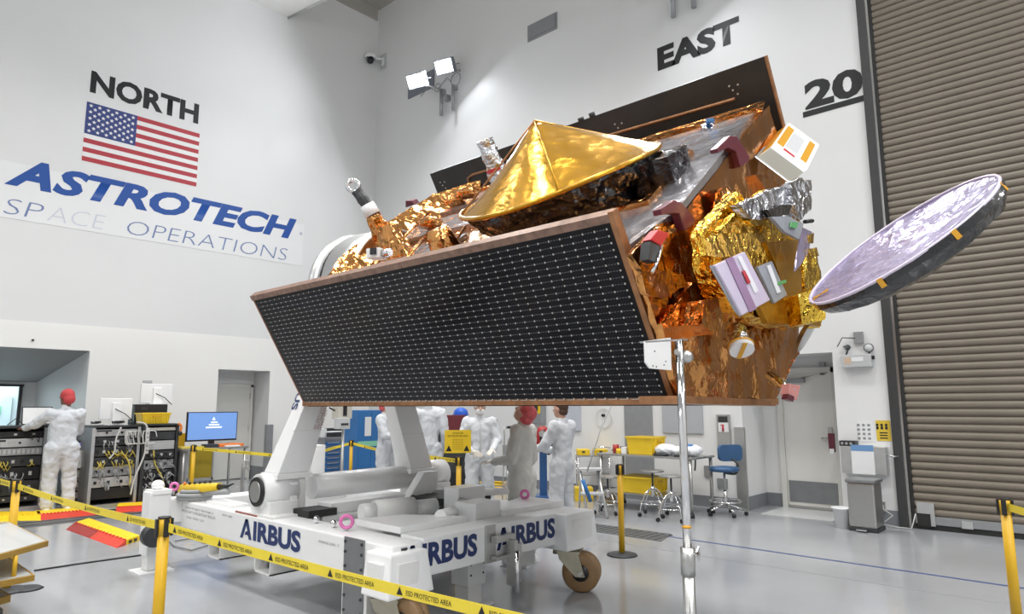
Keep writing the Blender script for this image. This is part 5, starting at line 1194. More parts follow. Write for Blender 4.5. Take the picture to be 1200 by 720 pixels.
# ================================================================= CABLE RAMPS
def ramp(pts, label, zt=.06, red='red', split=True):
    # pts: four floor corners (near-left, near-right, far-right, far-left), long axis left->right
    a, b, c, d = pts
    t = thing('cable_ramp', label, 'ramp', a)
    def q(u, v, z): p = (a * (1 - u) + b * u) * (1 - v) + (d * (1 - u) + c * u) * v; return Vector((p.x, p.y, z))
    for k in range(2):
        u0, u1 = k * .5, k * .5 + .497
        MB().hexa([q(u0, 0, 0), q(u1, 0, 0), q(u1, .3, 0), q(u0, .3, 0)], [q(u0, .02, .006), q(u1, .02, .006), q(u1, .3, zt), q(u0, .3, zt)]).build('ramp_edge', 'darkred' if (k == 0 and split) else red, t)
        MB().hexa([q(u0, .3, 0), q(u1, .3, 0), q(u1, .75, 0), q(u0, .75, 0)], [q(u0, .3, zt), q(u1, .3, zt), q(u1, .75, zt), q(u0, .75, zt)]).build('lid', 'yramp', t)
        MB().hexa([q(u0, .75, 0), q(u1, .75, 0), q(u1, 1, 0), q(u0, 1, 0)], [q(u0, .75, zt), q(u1, .75, zt), q(u1, .98, .006), q(u0, .98, .006)]).build('ramp_edge', red, t)
        nb_ = MB()
        for j in range(8):
            uu = u0 + (j + .5) * .5 / 8; nb_.hexa([q(uu - .012, .26, zt * .8), q(uu + .012, .26, zt * .8), q(uu + .012, .32, zt), q(uu - .012, .32, zt)], [q(uu - .012, .26, zt + .006), q(uu + .012, .26, zt + .006), q(uu + .012, .32, zt + .006), q(uu - .012, .32, zt + .006)])
        nb_.build('interlock_teeth', red, t)
        for j in range(3): MB().hexa([q(u0 + .08 + j * .14, .45, zt), q(u0 + .16 + j * .14, .45, zt), q(u0 + .16 + j * .14, .55, zt), q(u0 + .08 + j * .14, .55, zt)], [q(u0 + .08 + j * .14, .45, zt + .004), q(u0 + .16 + j * .14, .45, zt + .004), q(u0 + .16 + j * .14, .55, zt + .004), q(u0 + .08 + j * .14, .55, zt + .004)]).build('grip_pad', 'yramp', t)
    e_ = MB()
    for v0 in (.38, .55): e_.hexa([q(1.0, v0, .012), q(1.003, v0, .012), q(1.003, v0 + .1, .012), q(1.0, v0 + .1, .012)], [q(1.0, v0, zt * .7), q(1.003, v0, zt * .7), q(1.003, v0 + .1, zt * .7), q(1.0, v0 + .1, zt * .7)])
    e_.build('cable_channel', 'black', t)
    return t
ramp([PZ(77, 621), PZ(137, 643), PZ(172, 631), PZ(112, 610)], 'large red and yellow cable ramp lying alone left of the trolley')
ramp([PZ(46, 611), PZ(115, 604), PZ(104, 596), PZ(40, 601)], 'red cable ramp at the feet of the left technician', red='red', split=False)
ramp([PZ(135, 602), PZ(170, 600), PZ(175, 590), PZ(140, 592)], 'red and yellow cable ramp by the open rack foot', split=False)
ramp([PZ(-50, 612), PZ(48, 611), PZ(46, 602), PZ(-48, 603)], 'yellow cable ramp at the left edge below the racks', red='yramp', split=False)
tag(MB().tube([PZ(40, 669, .008), PZ(100, 660, .008), PZ(165, 651, .008)], .009, n=6).build('floor_cable', 'rubber'), 'straight black cable across the floor at left below the ramp', 'cable')

# ================================================================= STEPPED PLATFORM lower left
t = thing('stepped_platform', 'stack of ochre edged pale topped steps at the lower left corner', 'platform', PZ(0, 700))
def tread(pxr, pyr, z, th, dx, dy, nm='step_board'):
    c = PZ(pxr, pyr, z)     # right corner
    # edges run along X (toward north-east?) and Y
    L1 = Vector((-.74, -.0, 0)); 
    a = c; b = c + Vector((-dx * .25, dy, 0)); 
    bk = PZ(*b_px, z); fr_ = PZ(*f_px, z)
    e1 = (bk - c); e2 = (fr_ - c)
    e1 = e1.normalized() * dx; e2 = e2.normalized() * dy
    pts = [c, c + e1, c + e1 + e2, c + e2]
    o = MB().prism([p - NZ * th for p in pts], (0, 0, th - .002)).build(nm, 'wood', t)
    ins = [c + e1 * .02 + e2 * .02, c + e1 * .99 + e2 * .02, c + e1 * .99 + e2 * .99, c + e1 * .02 + e2 * .99]
    MB().prism([p - NZ * .002 for p in ins], (0, 0, .004)).build('laminate', 'laminate', o)
    return c, e1, e2
b_px = (0, 606); f_px = (0, 650)
c1, e1, e2 = tread(57, 634, .62, .04, 1.2, 1.0)
b_px = (10, 652); f_px = (0, 682)
c2, _, _ = tread(41, 674, .44, .04, 1.1, 1.0)
b_px = (-20, 690); f_px = (-40, 702)
b_px = (0, 690); f_px = (-40, 712)
c3, _, _ = tread(13, 697, .30, .05, 1.0, .9)
for (c, z0, z1, mt) in ((c3 + Vector((-.25, .0, 0)), 0, .25, 'dark'),):
    MB().cbox((c.x, c.y, z1 / 2), (.35, .35, z1 - z0), 0).build('foot_block', mt, t)
m1 = (c2 + e1.normalized() * .15 + e2.normalized() * .15)
MB().cyl((m1.x, m1.y, .44), (m1.x, m1.y, .58), .015, n=10).build('spacer', 'yellow_post', t)
m1 = (c3 + e1.normalized() * .15 + e2.normalized() * .15)
MB().cyl((m1.x, m1.y, .30), (m1.x, m1.y, .40), .015, n=10).build('spacer', 'yellow_post', t)
c = PZ(31, 691); 
tag(MB().lathe([(0, .02), (.1, .018), (.13, 0), (0, 0)], c, n=28).build('disc_base', 'dark'), 'dark round disc base on the floor beside the stepped platform', 'base')
# ================================================================= LEFT EQUIPMENT
def ext(px0, px1, pt, pb, Yp):
    m = (pt + pb) / 2; c = (px0 + px1) / 2
    return PY(px0, m, Yp).x, PY(px1, m, Yp).x, PY(c, pb, Yp).z, PY(c, pt, Yp).z
rnd = random.Random(4)
def rack(label, px0, px1, pt, Yp, depth, units, frame='alu', open_=False):
    x0, x1, _, z1 = ext(px0, px1, pt, 590, Yp)
    t = thing('equipment_rack', label, 'rack', ((x0 + x1) / 2, Yp + depth / 2, 0))
    y0, y1 = Yp, Yp + depth
    MB().box((x0, y0, .06), (x0 + .03, y1, z1 - .03)).build('side_panel', 'dark' if frame == 'dark' else 'mgrey', t)
    MB().box((x1 - .03, y0, .06), (x1, y1, z1 - .03)).build('side_panel', 'dark' if frame == 'dark' else 'mgrey', t)
    MB().box((x0, y0 - .01, z1 - .03), (x1, y1, z1)).build('top_panel', 'dark', t)
    MB().box((x0, y1 - .02, .06), (x1, y1, z1)).build('back_panel', 'dark', t)
    for xx in (x0, x1 - .045): MB().box((xx, y0 - .012, .06), (xx + .045, y0, z1 - .03)).build('front_post', frame, t)
    fr = MB().box((x0, y0 - .012, .0), (x1, y1, .06)); fr.build('base', frame, t)
    for xx in (x0 + .06, x1 - .06): MB().cyl((xx, y0 + .02, .0), (xx, y0 + .02, .03), .03, n=8).build('foot', 'black', t)
    z = .14; w = x1 - x0 - .1
    for h, mt, kind in units:
        if z + h > z1 - .05: h = z1 - .05 - z
        if h < .03: break
        u = MB().box((x0 + .05, y0 + .02, z), (x1 - .05, y0 + depth * .7, z + h - .012)).build('instrument_unit', mt, t)
        yy = y0 + .02
        if kind == 'knobs':
            for k in range(5): MB().cyl((x0 + .1 + k * w / 5.5, yy, z + h * .45), (x0 + .1 + k * w / 5.5, yy - .02, z + h * .45), min(.018, h * .25), n=8).build('knob', 'black' if k % 2 else 'alu', u)
            MB().box((x0 + .07, yy - .004, z + h * .6), (x0 + .07 + w * .35, yy, z + h * .82)).build('display', 'dark', u)
        elif kind == 'cables':
            m = MB()
            for k in range(9):
                xa = x0 + .08 + rnd.random() * w * .9; xb = xa + (rnd.random() - .5) * .3; zz = z + h * .5
                m.tube([(xa, yy, zz), (xa, yy - .05, zz - .02), ((xa + xb) / 2, yy - .07, zz - .06 - rnd.random() * .08), (min(max(xb, x0 + .06), x1 - .06), yy - .03, zz - .02 - rnd.random() * .1)], .007, n=5)
            m.build('patch_cables', rnd.choice(['cable_grey', 'black', 'black', 'mgrey', 'cable_yellow']), u, kind='stuff')
            for k in range(6): MB().box((x0 + .08 + k * w / 6.5, yy - .01, z + h * .3), (x0 + .12 + k * w / 6.5, yy, z + h * .6)).build('socket', 'lgrey' if k % 2 else 'black', u)
        elif kind == 'slots':
            m = MB()
            for k in range(12): m.box((x0 + .07 + k * w / 12.5, yy - .005, z + .02), (x0 + .07 + k * w / 12.5 + w / 22, yy, z + h - .03))
            m.build('card_slots', 'lgrey', u)
        z += h + .008
    return t, x0, x1, y0, y1, z1
G_ = 'mgrey'
R1 = rack('black equipment rack with a laptop on top behind the left technician', -28, 52, 500, 12.95, .8, [(.1, 'dark', 'knobs'), (.22, 'dark', 'cables'), (.2, 'black', 'cables'), (.16, 'dark', 'cables'), (.12, G_, 'slots'), (.14, 'alu', 'knobs'), (.1, 'black', 'cables'), (.3, 'dark', '')])
R2 = rack('low black cabinet with pale instrument panels between the technician and open rack', 83, 102, 530, 12.7, .7, [(.16, 'beige', 'knobs'), (.14, 'beige', 'knobs'), (.14, 'beige', 'slots'), (.3, 'black', '')], frame='dark')
R3 = rack('open grey framed rack full of wired instruments, two monitors above', 105, 162, 499, 12.25, .75, [(.18, 'black', ''), (.16, 'lgrey', 'cables'), (.16, G_, 'cables'), (.14, 'dark', 'cables'), (.16, 'dark', 'cables'), (.14, 'dark', 'cables'), (.14, 'alu', 'knobs'), (.2, 'black', '')])
R4 = rack('black rack with yellow plastic bin on top', 165, 207, 497, 12.2, .75, [(.12, 'dark', 'cables'), (.14, 'black', 'cables'), (.14, 'dark', 'cables'), (.16, G_, 'cables'), (.14, 'dark', 'cables'), (.16, 'alu', 'slots'), (.14, 'dark', ''), (.14, 'beige', '')], frame='dark')
x0, x1, y0, y1, z1 = R2[1:]
MB().box((x0 + .05, y0 - .02, .62), (x0 + .26, y0 - .012, .9)).build('paper_sheet', 'paper', R2[0])
t = thing('bench_meter', 'small black meter with a glowing purple screen on the low cabinet', 'instrument', (x0 + .2, y0 + .2, z1))
a, b, c, d = ext(90, 107, 513, 529, y0 + .1)
MB().box((a, y0 + .1, z1), (b, y0 + .3, z1 + .17)).build('body', 'black', t, bevel=.008)
MB().box((a + .03, y0 + .095, z1 + .07), (b - .03, y0 + .1, z1 + .15)).build('screen', 'screen_purple', t)
t = thing('black_case', 'tall black case standing behind the purple screen meter', 'box', (x0 + .25, y0 + .5, z1))
MB().box((x0 + .02, y0 + .42, z1), (x1 - .05, y1, z1 + .36)).build('body', 'dark', t, bevel=.01)
MB().box((x0 + .2, y0 + .41, z1 + .1), (x0 + .3, y0 + .42, z1 + .15)).build('latch', 'alu', t)
def monitor_back(label, px, Yp, zb, mt='white', ):
    x0, x1, z0, z1 = ext(*px, Yp)
    t = thing('monitor', label, 'monitor', ((x0 + x1) / 2, Yp, zb))
    s = MB().box((x0, Yp, z0), (x1, Yp + .05, z1)).build('screen_housing', mt, t, bevel=.012)
    MB().box((x0 + .02, Yp + .05, z0 + .02), (x1 - .02, Yp + .053, z1 - .02)).build('screen', 'black', s)
    cx = (x0 + x1) / 2
    MB().box((cx - .07, Yp - .04, (z0 + z1) / 2 - .1), (cx + .07, Yp, (z0 + z1) / 2 + .1)).build('mount', mt, s, bevel=.008)
    MB().hexa([(cx - .08, Yp - .07, zb), (cx + .08, Yp - .07, zb), (cx + .08, Yp - .04, zb), (cx - .08, Yp - .04, zb)], [(cx - .05, Yp - .05, (z0 + z1) / 2), (cx + .05, Yp - .05, (z0 + z1) / 2), (cx + .05, Yp - .02, (z0 + z1) / 2), (cx - .05, Yp - .02, (z0 + z1) / 2)]).build('stand', mt, t)
    MB().box((cx - .15, Yp - .14, zb), (cx + .15, Yp + .08, zb + .015)).build('stand_foot', mt, t)
    MB().tube([(cx - .03, Yp - .05, (z0 + z1) / 2), (cx + .1, Yp - .1, z0 + .1), (cx + .25, Yp - .05, z0 - .02)], .007, n=5).build('cable', 'black', t)
    return t
monitor_back('back of a white monitor on the open rack, lower left of the pair', (117, 155, 467, 492), R3[3] + .3, R3[5], 'white')
t = thing('black_box', 'black equipment case standing on the rack behind the yellow bin', 'box', (R4[1] + .2, R4[3] + .5, R4[5]))
a, b, c, d = ext(158, 196, 474, 497, R4[3] + .45)
MB().box((R4[1], R4[3] + .45, R4[5]), (b, R4[4], d)).build('body', 'black', t, bevel=.01)
MB().box((R4[1] + .1, R4[3] + .44, d - .1), (R4[1] + .2, R4[3] + .45, d - .05)).build('handle', 'dark', t)
monitor_back('back of a white monitor raised above the black case, upper right of the pair', (165, 202, 450, 473), R4[3] + .6, d, 'white')
def bin_(label, x0, x1, y0, y1, z0, z1, mt='yellow', nm='plastic_bin'):
    t = thing(nm, label, 'bin', ((x0 + x1) / 2, (y0 + y1) / 2, z0)); g = .025; w = .012
    MB().hexa([(x0 + g, y0 + g, z0), (x1 - g, y0 + g, z0), (x1 - g, y1 - g, z0), (x0 + g, y1 - g, z0)], [(x0, y0, z1), (x1, y0, z1), (x1, y1, z1), (x0, y1, z1)]).build('body', mt, t, bevel=.008)
    MB().box((x0 - .012, y0 - .012, z1 - .025), (x1 + .012, y1 + .012, z1)).build('rim', mt, t, bevel=.004)
    MB().box((x0 + .012, y0 + .012, z1 - .01), (x1 - .012, y1 - .012, z1 + .001)).build('inside', mat('bin_inside_shade', (.45, .3, .01), .6), t)  # darker yellow on a flat plate paints the shade inside the bin
    MB().box(((x0 + x1) / 2 - .06, y0 - .014, z1 - .08), ((x0 + x1) / 2 + .06, y0 + .004, z1 - .055)).build('grip', 'black' if mt != 'yellow' else 'yellow_post', t)
    rb_ = MB()
    for k in range(5): rb_.box((x0 + .04 + k * (x1 - x0 - .1) / 4, y0 - .004, z0 + .03), (x0 + .055 + k * (x1 - x0 - .1) / 4, y0 + .018, z1 - .03))
    rb_.build('ribs', mt, t, kind='stuff')
    return t
a, b, c, d = ext(167, 200, 484, 497, R4[3] + .05)
bin_('yellow plastic bin on the black rack under the raised monitor', a, b, R4[3] + .05, R4[3] + .4, R4[5], R4[5] + (d - c))
# laptop and things on R1
t = thing('laptop', 'open laptop with a white screen on the left rack', 'laptop', (PY(38, 490, 12.9).x, 12.95, R1[5]))
a, b, c, d = ext(26, 62, 477, 498, 13.0)
MB().box((a, 12.75, R1[5]), (b, 13.0, R1[5] + .02)).build('keyboard_base', 'dark', t, bevel=.004)
MB().hexa([(a, 13.0, R1[5] + .02), (b, 13.0, R1[5] + .02), (b, 13.02, R1[5] + .02), (a, 13.02, R1[5] + .02)], [(a, 13.06, d), (b, 13.06, d), (b, 13.08, d), (a, 13.08, d)]).build('screen_lid', 'black', t)
MB().hexa([(a + .015, 12.998, R1[5] + .035), (b - .015, 12.998, R1[5] + .035), (b - .015, 13.0, R1[5] + .035), (a + .015, 13.0, R1[5] + .035)], [(a + .015, 13.056, d - .015), (b - .015, 13.056, d - .015), (b - .015, 13.058, d - .015), (a + .015, 13.058, d - .015)]).build('screen', mat('white_screen', (.5, .5, .5), .3, emit=(.85, .87, .85), estr=.55), t)
MB().tube([(a + .02, 12.95, R1[5] + .02), (a - .1, 12.9, R1[5] + .12), (a - .2, 12.9, R1[5] + .02)], .007, n=5).build('cable', 'black', t)
# cable clutter on rack tops
for (lab, x, y, z, mt) in (('tangle of dark cables on top of the open rack', R3[1] + .25, R3[3] + .15, R3[5], 'black'), ('white cable bundle hanging from the open rack corner', R3[2] - .05, R3[3] - .05, R3[5] - .25, 'cable_white')):
    m = MB()
    for k in range(7):
        c = Vector((x + rnd.uniform(-.2, .2), y + rnd.uniform(-.05, .05), z + .03)); r = rnd.uniform(.04, .09)
        m.tube([c + Vector((r * cos(t_), r * .5 * sin(t_), .02 * sin(3 * t_) + (0 if mt == 'black' else .12 * sin(t_ * 1.0)) + .02)) for t_ in [i * .6 for i in range(10)]], .009, n=5)
    tag(m.build('cable_bundle', mt), lab, 'cable')['kind'] = 'stuff'
def drape(label, pts, mt, r=.009): return tag(MB().tube(pts, r, n=6).build('loose_cable', mt), label, 'cable')
yy = R3[3] - .08
def bez(pts, n=16):
    out = []
    P_ = [Vector(p) for p in pts]; P_ = [P_[0]] + P_ + [P_[-1]]
    for i in range(1, len(P_) - 2):
        for k in range(n // 2):
            t = k / (n / 2); a, b, c, d = P_[i - 1], P_[i], P_[i + 1], P_[i + 2]
            out.append(.5 * ((2 * b) + (c - a) * t + (2 * a - 5 * b + 4 * c - d) * t * t + (-a + 3 * b - 3 * c + d) * t ** 3))
    return out + [P_[-2]]
drape('white cable sagging down the right side of the open rack', bez([PY(160, 495, yy), PY(172, 500, yy), PY(170, 530, yy), PY(158, 560, yy), PY(153, 580, yy)]), 'cable_white', .014)
drape('yellow cable hanging in front of the black rack', bez([PY(180, 528, yy), PY(182, 545, yy), PY(190, 560, yy), PY(193, 575, yy)]), 'cable_yellow', .012)
drape('yellow cable hanging inside the open rack', bez([PY(142, 530, yy), PY(150, 540, yy), PY(153, 555, yy), PY(152, 568, yy)]), 'cable_yellow', .012)
drape('white cable crossing the front of the open rack', bez([PY(142, 501, yy), PY(136, 515, yy), PY(134, 530, yy), PY(128, 538, yy)]), 'cable_white', .012)
t = thing('power_strip', 'white power strip hung upright between the open and black racks', 'socket', PY(171, 532, yy))
a = PY(171, 532, yy); b = PY(171, 502, yy)
MB().box((a.x - .03, a.y - .02, a.z), (a.x + .03, a.y, b.z)).build('body', 'cable_white', t, bevel=.005)
for k in range(5): MB().box((a.x - .015, a.y - .024, a.z + .04 + k * .07), (a.x + .015, a.y - .02, a.z + .07 + k * .07)).build('outlet', 'mgrey', t)
c = PY(208, 500, R4[3]); t = thing('headset', 'orange and black headset hanging on the black rack side', 'headset', c)
MB().tube(bez([c + Vector((0, -.03, .05)), c + Vector((.05, -.03, 0)), c + Vector((.04, -.03, -.1))]), .02, n=6).build('band', 'orange', t)
MB().ell(c + Vector((.04, -.03, -.12)), (.035, .03, .045)).build('ear_cup', 'black', t)
# work bench + television
BY = 12.0
def leg_table(name, label, cat, x0, x1, y0, y1, z, mt='steel', lower=None, wheels=False, top_t=.035, leg_r=.022):
    t = thing(name, label, cat, ((x0 + x1) / 2, (y0 + y1) / 2, 0))
    MB().box((x0, y0, z - top_t), (x1, y1, z)).build('top', mt, t, bevel=.004)
    for xx in (x0 + .05, x1 - .05):
        for yy_ in (y0 + .05, y1 - .05): MB().cyl((xx, yy_, .0 if not wheels else .07), (xx, yy_, z - top_t), leg_r, n=10).build('leg', 'steel', t)
    if lower:
        MB().box((x0 + .03, y0 + .03, lower - .02), (x1 - .03, y1 - .03, lower)).build('lower_shelf', 'steel', t)
    return t
a, b, c, z = ext(212, 290, 523, 590, BY)
BZ = PY(250, 525, BY).z
bench = leg_table('work_bench', 'steel legged work bench under the blue television screen', 'table', a, b, BY, BY + .7, BZ)
MB().box((a + .05, BY + .05, .12), (a + .12, BY + .6, BZ - .04)).build('side_cabinet', 'mgrey', bench)
x0, x1, z0, z1 = ext(219, 278, 483, 517, BY + .35)
t = thing('television', 'flat television showing a plain blue screen on the work bench', 'monitor', ((x0 + x1) / 2, BY + .3, BZ))
h = MB().box((x0, BY + .35, z0), (x1, BY + .4, z1)).build('housing', 'black', t, bevel=.006)
MB().box((x0 + .018, BY + .345, z0 + .03), (x1 - .018, BY + .35, z1 - .015)).build('screen', 'screen_blue', h)
cx = (x0 + x1) / 2
for k, w in enumerate((.12, .19, .29)): MB().box((cx - w / 2 + .02, BY + .342, (z0 + z1) / 2 + .06 - k * .045), (cx + w / 2 + .02, BY + .345, (z0 + z1) / 2 + .085 - k * .045)).build('caption_line', 'screen_txt', h)
MB().prism([(cx - .02, BY + .342, (z0 + z1) / 2 + .11), (cx + .04, BY + .342, (z0 + z1) / 2 + .11), (cx + .01, BY + .342, (z0 + z1) / 2 + .17)], (0, .003, 0)).build('logo_mark', 'screen_txt', h)
MB().box((cx - .05, BY + .36, BZ), (cx + .05, BY + .4, z0 + .05)).build('stand_neck', 'black', t)
MB().box((cx - .22, BY + .24, BZ), (cx + .22, BY + .5, BZ + .02)).build('stand_foot', 'black', t)
def boxthing(name, label, cat, mt, lo, hi, bevel=.006, extra=None):
    t = thing(name, label, cat, ((lo[0] + hi[0]) / 2, (lo[1] + hi[1]) / 2, lo[2]))
    MB().box(lo, hi).build('body', mt, t, bevel=bevel); return t
p = PY(220, 522, BY + .15)
boxthing('paper_pad', 'yellow papers on the left end of the work bench', 'paper', 'cable_yellow', (a + .02, BY + .08, BZ), (a + .42, BY + .3, BZ + .03))
boxthing('book_stack', 'small stack of black boxes on the bench below the television', 'box', 'dark', (cx - .25, BY + .03, BZ), (cx - .02, BY + .2, BZ + .06))
boxthing('orange_tray', 'flat orange tray on the right end of the work bench', 'tray', 'orange', (b - .5, BY + .1, BZ), (b - .05, BY + .45, BZ + .05))
boxthing('paper_sheets', 'white sheets on the bench between television and orange tray', 'paper', 'paper', (cx + .12, BY + .03, BZ), (cx + .38, BY + .28, BZ + .025))
x0, x1, z0, z1 = ext(220, 251, 528, 559, BY + .75)
t = thing('yellow_screen_panel', 'translucent yellow panel standing behind the work bench legs', 'panel', ((x0 + x1) / 2, BY + .8, 0))
MB().box((x0, BY + .78, .3), (x1, BY + .81, BZ - .06)).build('sheet', mat('yellow_sheet', (.62, .45, .03), .4), t)
MB().box((x0, BY + .77, 0), (x0 + .03, BY + .82, BZ - .06)).box((x1 - .03, BY + .77, 0), (x1, BY + .82, BZ - .06)).box((x0, BY + .77, .25), (x1, BY + .82, .3)).build('frame', 'alu', t)
x0, x1, z0, z1 = ext(207, 217, 508, 523, 12.9)
boxthing('yellow_box', 'yellow box standing between the black rack and television', 'box', 'yellow_post', (x0, 12.9, 0), (x1, 13.2, z1))
bpy.data.objects[-1] if False else None
t = thing('yellow_crate', 'yellow crate on the floor at the foot of the bench', 'crate', PZ(208, 583)); p = PZ(209, 583)
MB().box((p.x - .15, p.y, 0), (p.x + .25, p.y + .3, .14)).build('body', 'yellow_post', t, bevel=.01)
MB().box((p.x - .1, p.y - .005, .06), (p.x + .2, p.y, .1)).build('handle', 'black', t)
# small wire frame right of the bench
p = PZ(287, 590)
t = thing('wire_stand', 'thin curved wire stand on the floor right of the bench', 'stand', p)
MB().tube(bez([PY(283, 555, p.y), PY(285, 542, p.y), PY(291, 541, p.y), PY(292, 552, p.y), PY(284, 549, p.y), (PY(283, 555, p.y).x, p.y, 0)]), .012, n=6).build('wire', 'steel', t)
MB().cbox((PY(283, 555, p.y).x, p.y, .02), (.1, .2, .03)).build('foot', 'steel', t)
# corner steel guard right of recess door
p0 = PY(312, 498, Y1 - .06); p1 = PY(318, 498, Y1 - .06)
struct(MB().box((p0.x, Y1 - .1, 0), (p1.x + .03, Y1, p0.z)).build('trim_11', 'mgrey'))
# white control boxes on the wall above rack 4
boxthing('wall_tag', 'thin grey strip high on the wall above the raised monitor', 'sign', 'lgrey', (PY(167, 447, Y1).x, Y1 - .02, PY(167, 449, Y1).z), (PY(178, 447, Y1).x, Y1, PY(167, 446, Y1).z), .002)
c = PY(38, 399, Y1); t = thing('wall_stud', 'tiny black stud on the wall above the alcove', 'hook', c); MB().cyl(c, c - Vector((0, .04, 0)), .02, n=8).build('stud', 'black', t)

# ================================================================= MIDDLE BACKGROUND (behind the trolley)
def extD(px0, px1, pt, pb, gy):   # box standing on floor at ground row gy
    g = PZ((px0 + px1) / 2, gy); return g, ext(px0, px1, pt, pb, g.y)
# white pedestal left (behind arm), blue drawer carts
g, (x0, x1, z0, z1) = extD(380, 417, 509, 556, 566)
t = thing('drawer_cart', 'blue tool cart with rows of drawers behind the barrier post', 'cart', g); Yd = g.y
MB().box((x0, Yd, .12), (x1, Yd + .6, z1 - .1)).build('carcass', 'mgrey', t)
nd = 7
for k in range(nd):
    za = .15 + k * (z1 - .28) / nd; zb = .15 + (k + 1) * (z1 - .28) / nd - .025
    for h_ in (0, 1):
        xa = x0 + .02 + h_ * (x1 - x0) / 2; xb = xa + (x1 - x0) / 2 - .04
        d_o = MB().box((xa, Yd - .02, za), (xb, Yd, zb)).build('drawer', 'blue', t)
        MB().box((xa + .04, Yd - .035, zb - .025), (xb - .04, Yd - .02, zb - .01)).build('handle', 'alu', d_o)
MB().box((x0 - .02, Yd - .03, z1 - .1), (x1 + .02, Yd + .62, z1 - .06)).build('worktop', 'mgrey', t)
MB().tube([(x0 + .02, Yd, z1 - .06), (x0 + .02, Yd, z1 + .05), (x1 - .02, Yd, z1 + .05), (x1 - .02, Yd, z1 - .06)], .02, n=6).build('push_rail', 'alu', t)
for xx in (x0 + .08, x1 - .08): MB().cyl((xx - .02, Yd + .08, .06), (xx + .02, Yd + .08, .06), .06, n=12).build('wheel', 'rubber', t)
for (lb, pa, pb_, mt) in (('black device on the blue drawer cart', 392, 404, 'dark'), ('small white box on the left of the blue drawer cart', 379, 386, 'paper'), ('dark instrument at the right end of the blue drawer cart', 405, 416, 'black')):
    xa, xb, _, _2 = ext(pa, pb_, 505, 510, Yd); boxthing('bench_device', lb, 'instrument', mt, (xa, Yd + .1, z1 - .06), (xb, Yd + .4, z1 + .12))
g, (x0, x1, z0, z1) = extD(419, 449, 481, 558, 570)
Yd = g.y - .3
x0, x1, z0, z1 = ext(419, 449, 481, 558, Yd)
t = thing('blue_cabinet', 'tall blue cabinet with a white sheet behind the trolley arm', 'cabinet', ((x0 + x1) / 2, Yd, 0))
MB().box((x0, Yd, 0), (x1, Yd + .55, z1)).build('body', 'blue', t, bevel=.01)
MB().box((x0 + .015, Yd - .012, .05), ((x0 + x1) / 2 - .004, Yd, z1 - .02)).build('door', 'blue', t); MB().box(((x0 + x1) / 2 + .004, Yd - .012, .05), (x1 - .015, Yd, z1 - .02)).build('door', 'blue', t)
MB().box((x0 + .15, Yd - .016, z1 - .5), (x0 + .3, Yd - .012, z1 - .13)).build('sheet', 'paper', t)
MB().box((x0, Yd - .015, z1 - .7), (x1, Yd - .011, z1 - .6)).build('green_band', 'teal', t)
MB().box((x0 - .02, Yd - .03, z1 - 1.15), (x1 + .02, Yd - .02, z1 - 1.12)).build('rail', 'alu', t)
# control pod on arm
g = Vector((PY(405, 490, 8.2).x, 8.2, 0))
t = thing('control_pod', 'beige control terminal on a thin post left of the blue cabinet', 'control', g)
x0, x1, z0, z1 = ext(397, 413, 474, 491, 8.2)
MB().box((x0, 8.2, z0), (x1, 8.38, z1)).build('housing', 'beige', t, bevel=.015)
MB().box((x0 + .07, 8.19, z0 + .04), (x0 + .13, 8.2, z1 - .03)).build('screen', 'black', t)
x2, x3, z2, z3 = ext(396, 408, 490, 503, 8.15)
k_ = MB().box((x2, 8.1, z2), (x3, 8.25, z3)).build('keypad', 'lgrey', t, bevel=.01)
for i in range(4): MB().box((x2 + .02 + i * .03, 8.09, z2 + .05), (x2 + .04 + i * .03, 8.1, z2 + .08)).build('key', 'black', k_)
MB().cyl((g.x, 8.25, .02), (g.x, 8.25, z2 + .02), .02, n=8).build('post', 'steel', t)
MB().lathe([(0, .03), (.2, .02), (.22, 0), (0, 0)], (g.x, 8.25, 0), n=20).build('foot', 'steel', t)
MB().tube([PY(386, 478, 8.3), PY(397, 484, 8.3)], .012, n=6).build('handle', 'dark', t)
# white pedestal box behind left arm
x0, x1, z0, z1 = ext(366, 381, 522, 560, 8.6)
t = boxthing('white_cabinet', 'white floor cabinet half hidden by the left trolley arm', 'cabinet', 'white2', (x0 - .3, 8.6, 0), (x1, 9.1, z1), .01)
MB().box((x0 - .2, 8.59, .1), (x1 - .03, 8.6, z1 - .05)).build('door', 'white', t)
# maroon cabinet + black cart
x0, x1, z0, z1 = ext(508, 546, 487, 572, 9.2)
t = thing('maroon_cabinet', 'dark red cabinet with a white label behind the notice board', 'cabinet', ((x0 + x1) / 2, 9.2, 0))
zs = z1 - .62
MB().box((x0, 9.2, zs), (x1, 9.8, z1)).build('upper_case', 'maroon_cab', t, bevel=.01)
MB().box((x0, 9.2, .1), (x1, 9.8, zs)).build('lower_case', 'black', t, bevel=.01)
MB().box((x0 + .08, 9.19, z1 - .3), (x0 + .22, 9.2, z1 - .16)).build('label', 'paper', t)
for k in range(3): MB().box((x0 + .05, 9.188, .4 + k * .25), (x1 - .05, 9.2, .6 + k * .25)).build('drawer', 'dark', t)
MB().box((x0 + .1, 9.18, .3), (x0 + .3, 9.188, .34)).build('red_label', 'redcover', t)
for xx in (x0 + .08, x1 - .08): MB().cyl((xx - .02, 9.3, .05), (xx + .02, 9.3, .05), .05, n=12).build('wheel', 'rubber', t)
t = thing('plastic_bags', 'clear bags heaped on the dark red cabinet', 'bag', (x0 + .15, 9.4, z1))
MB().ell((x0 + .2, 9.45, z1 + .07), (.2, .15, .09)).build('bag', 'bag', t, crumple=dict(amp=.02, scale=12, seed=3, edge=.06))
t = thing('blue_helmet', 'bright blue hard hat on the dark red cabinet', 'helmet', (x1 - .2, 9.4, z1)); c = Vector((PY(540, 482, 9.4).x, 9.4, z1))
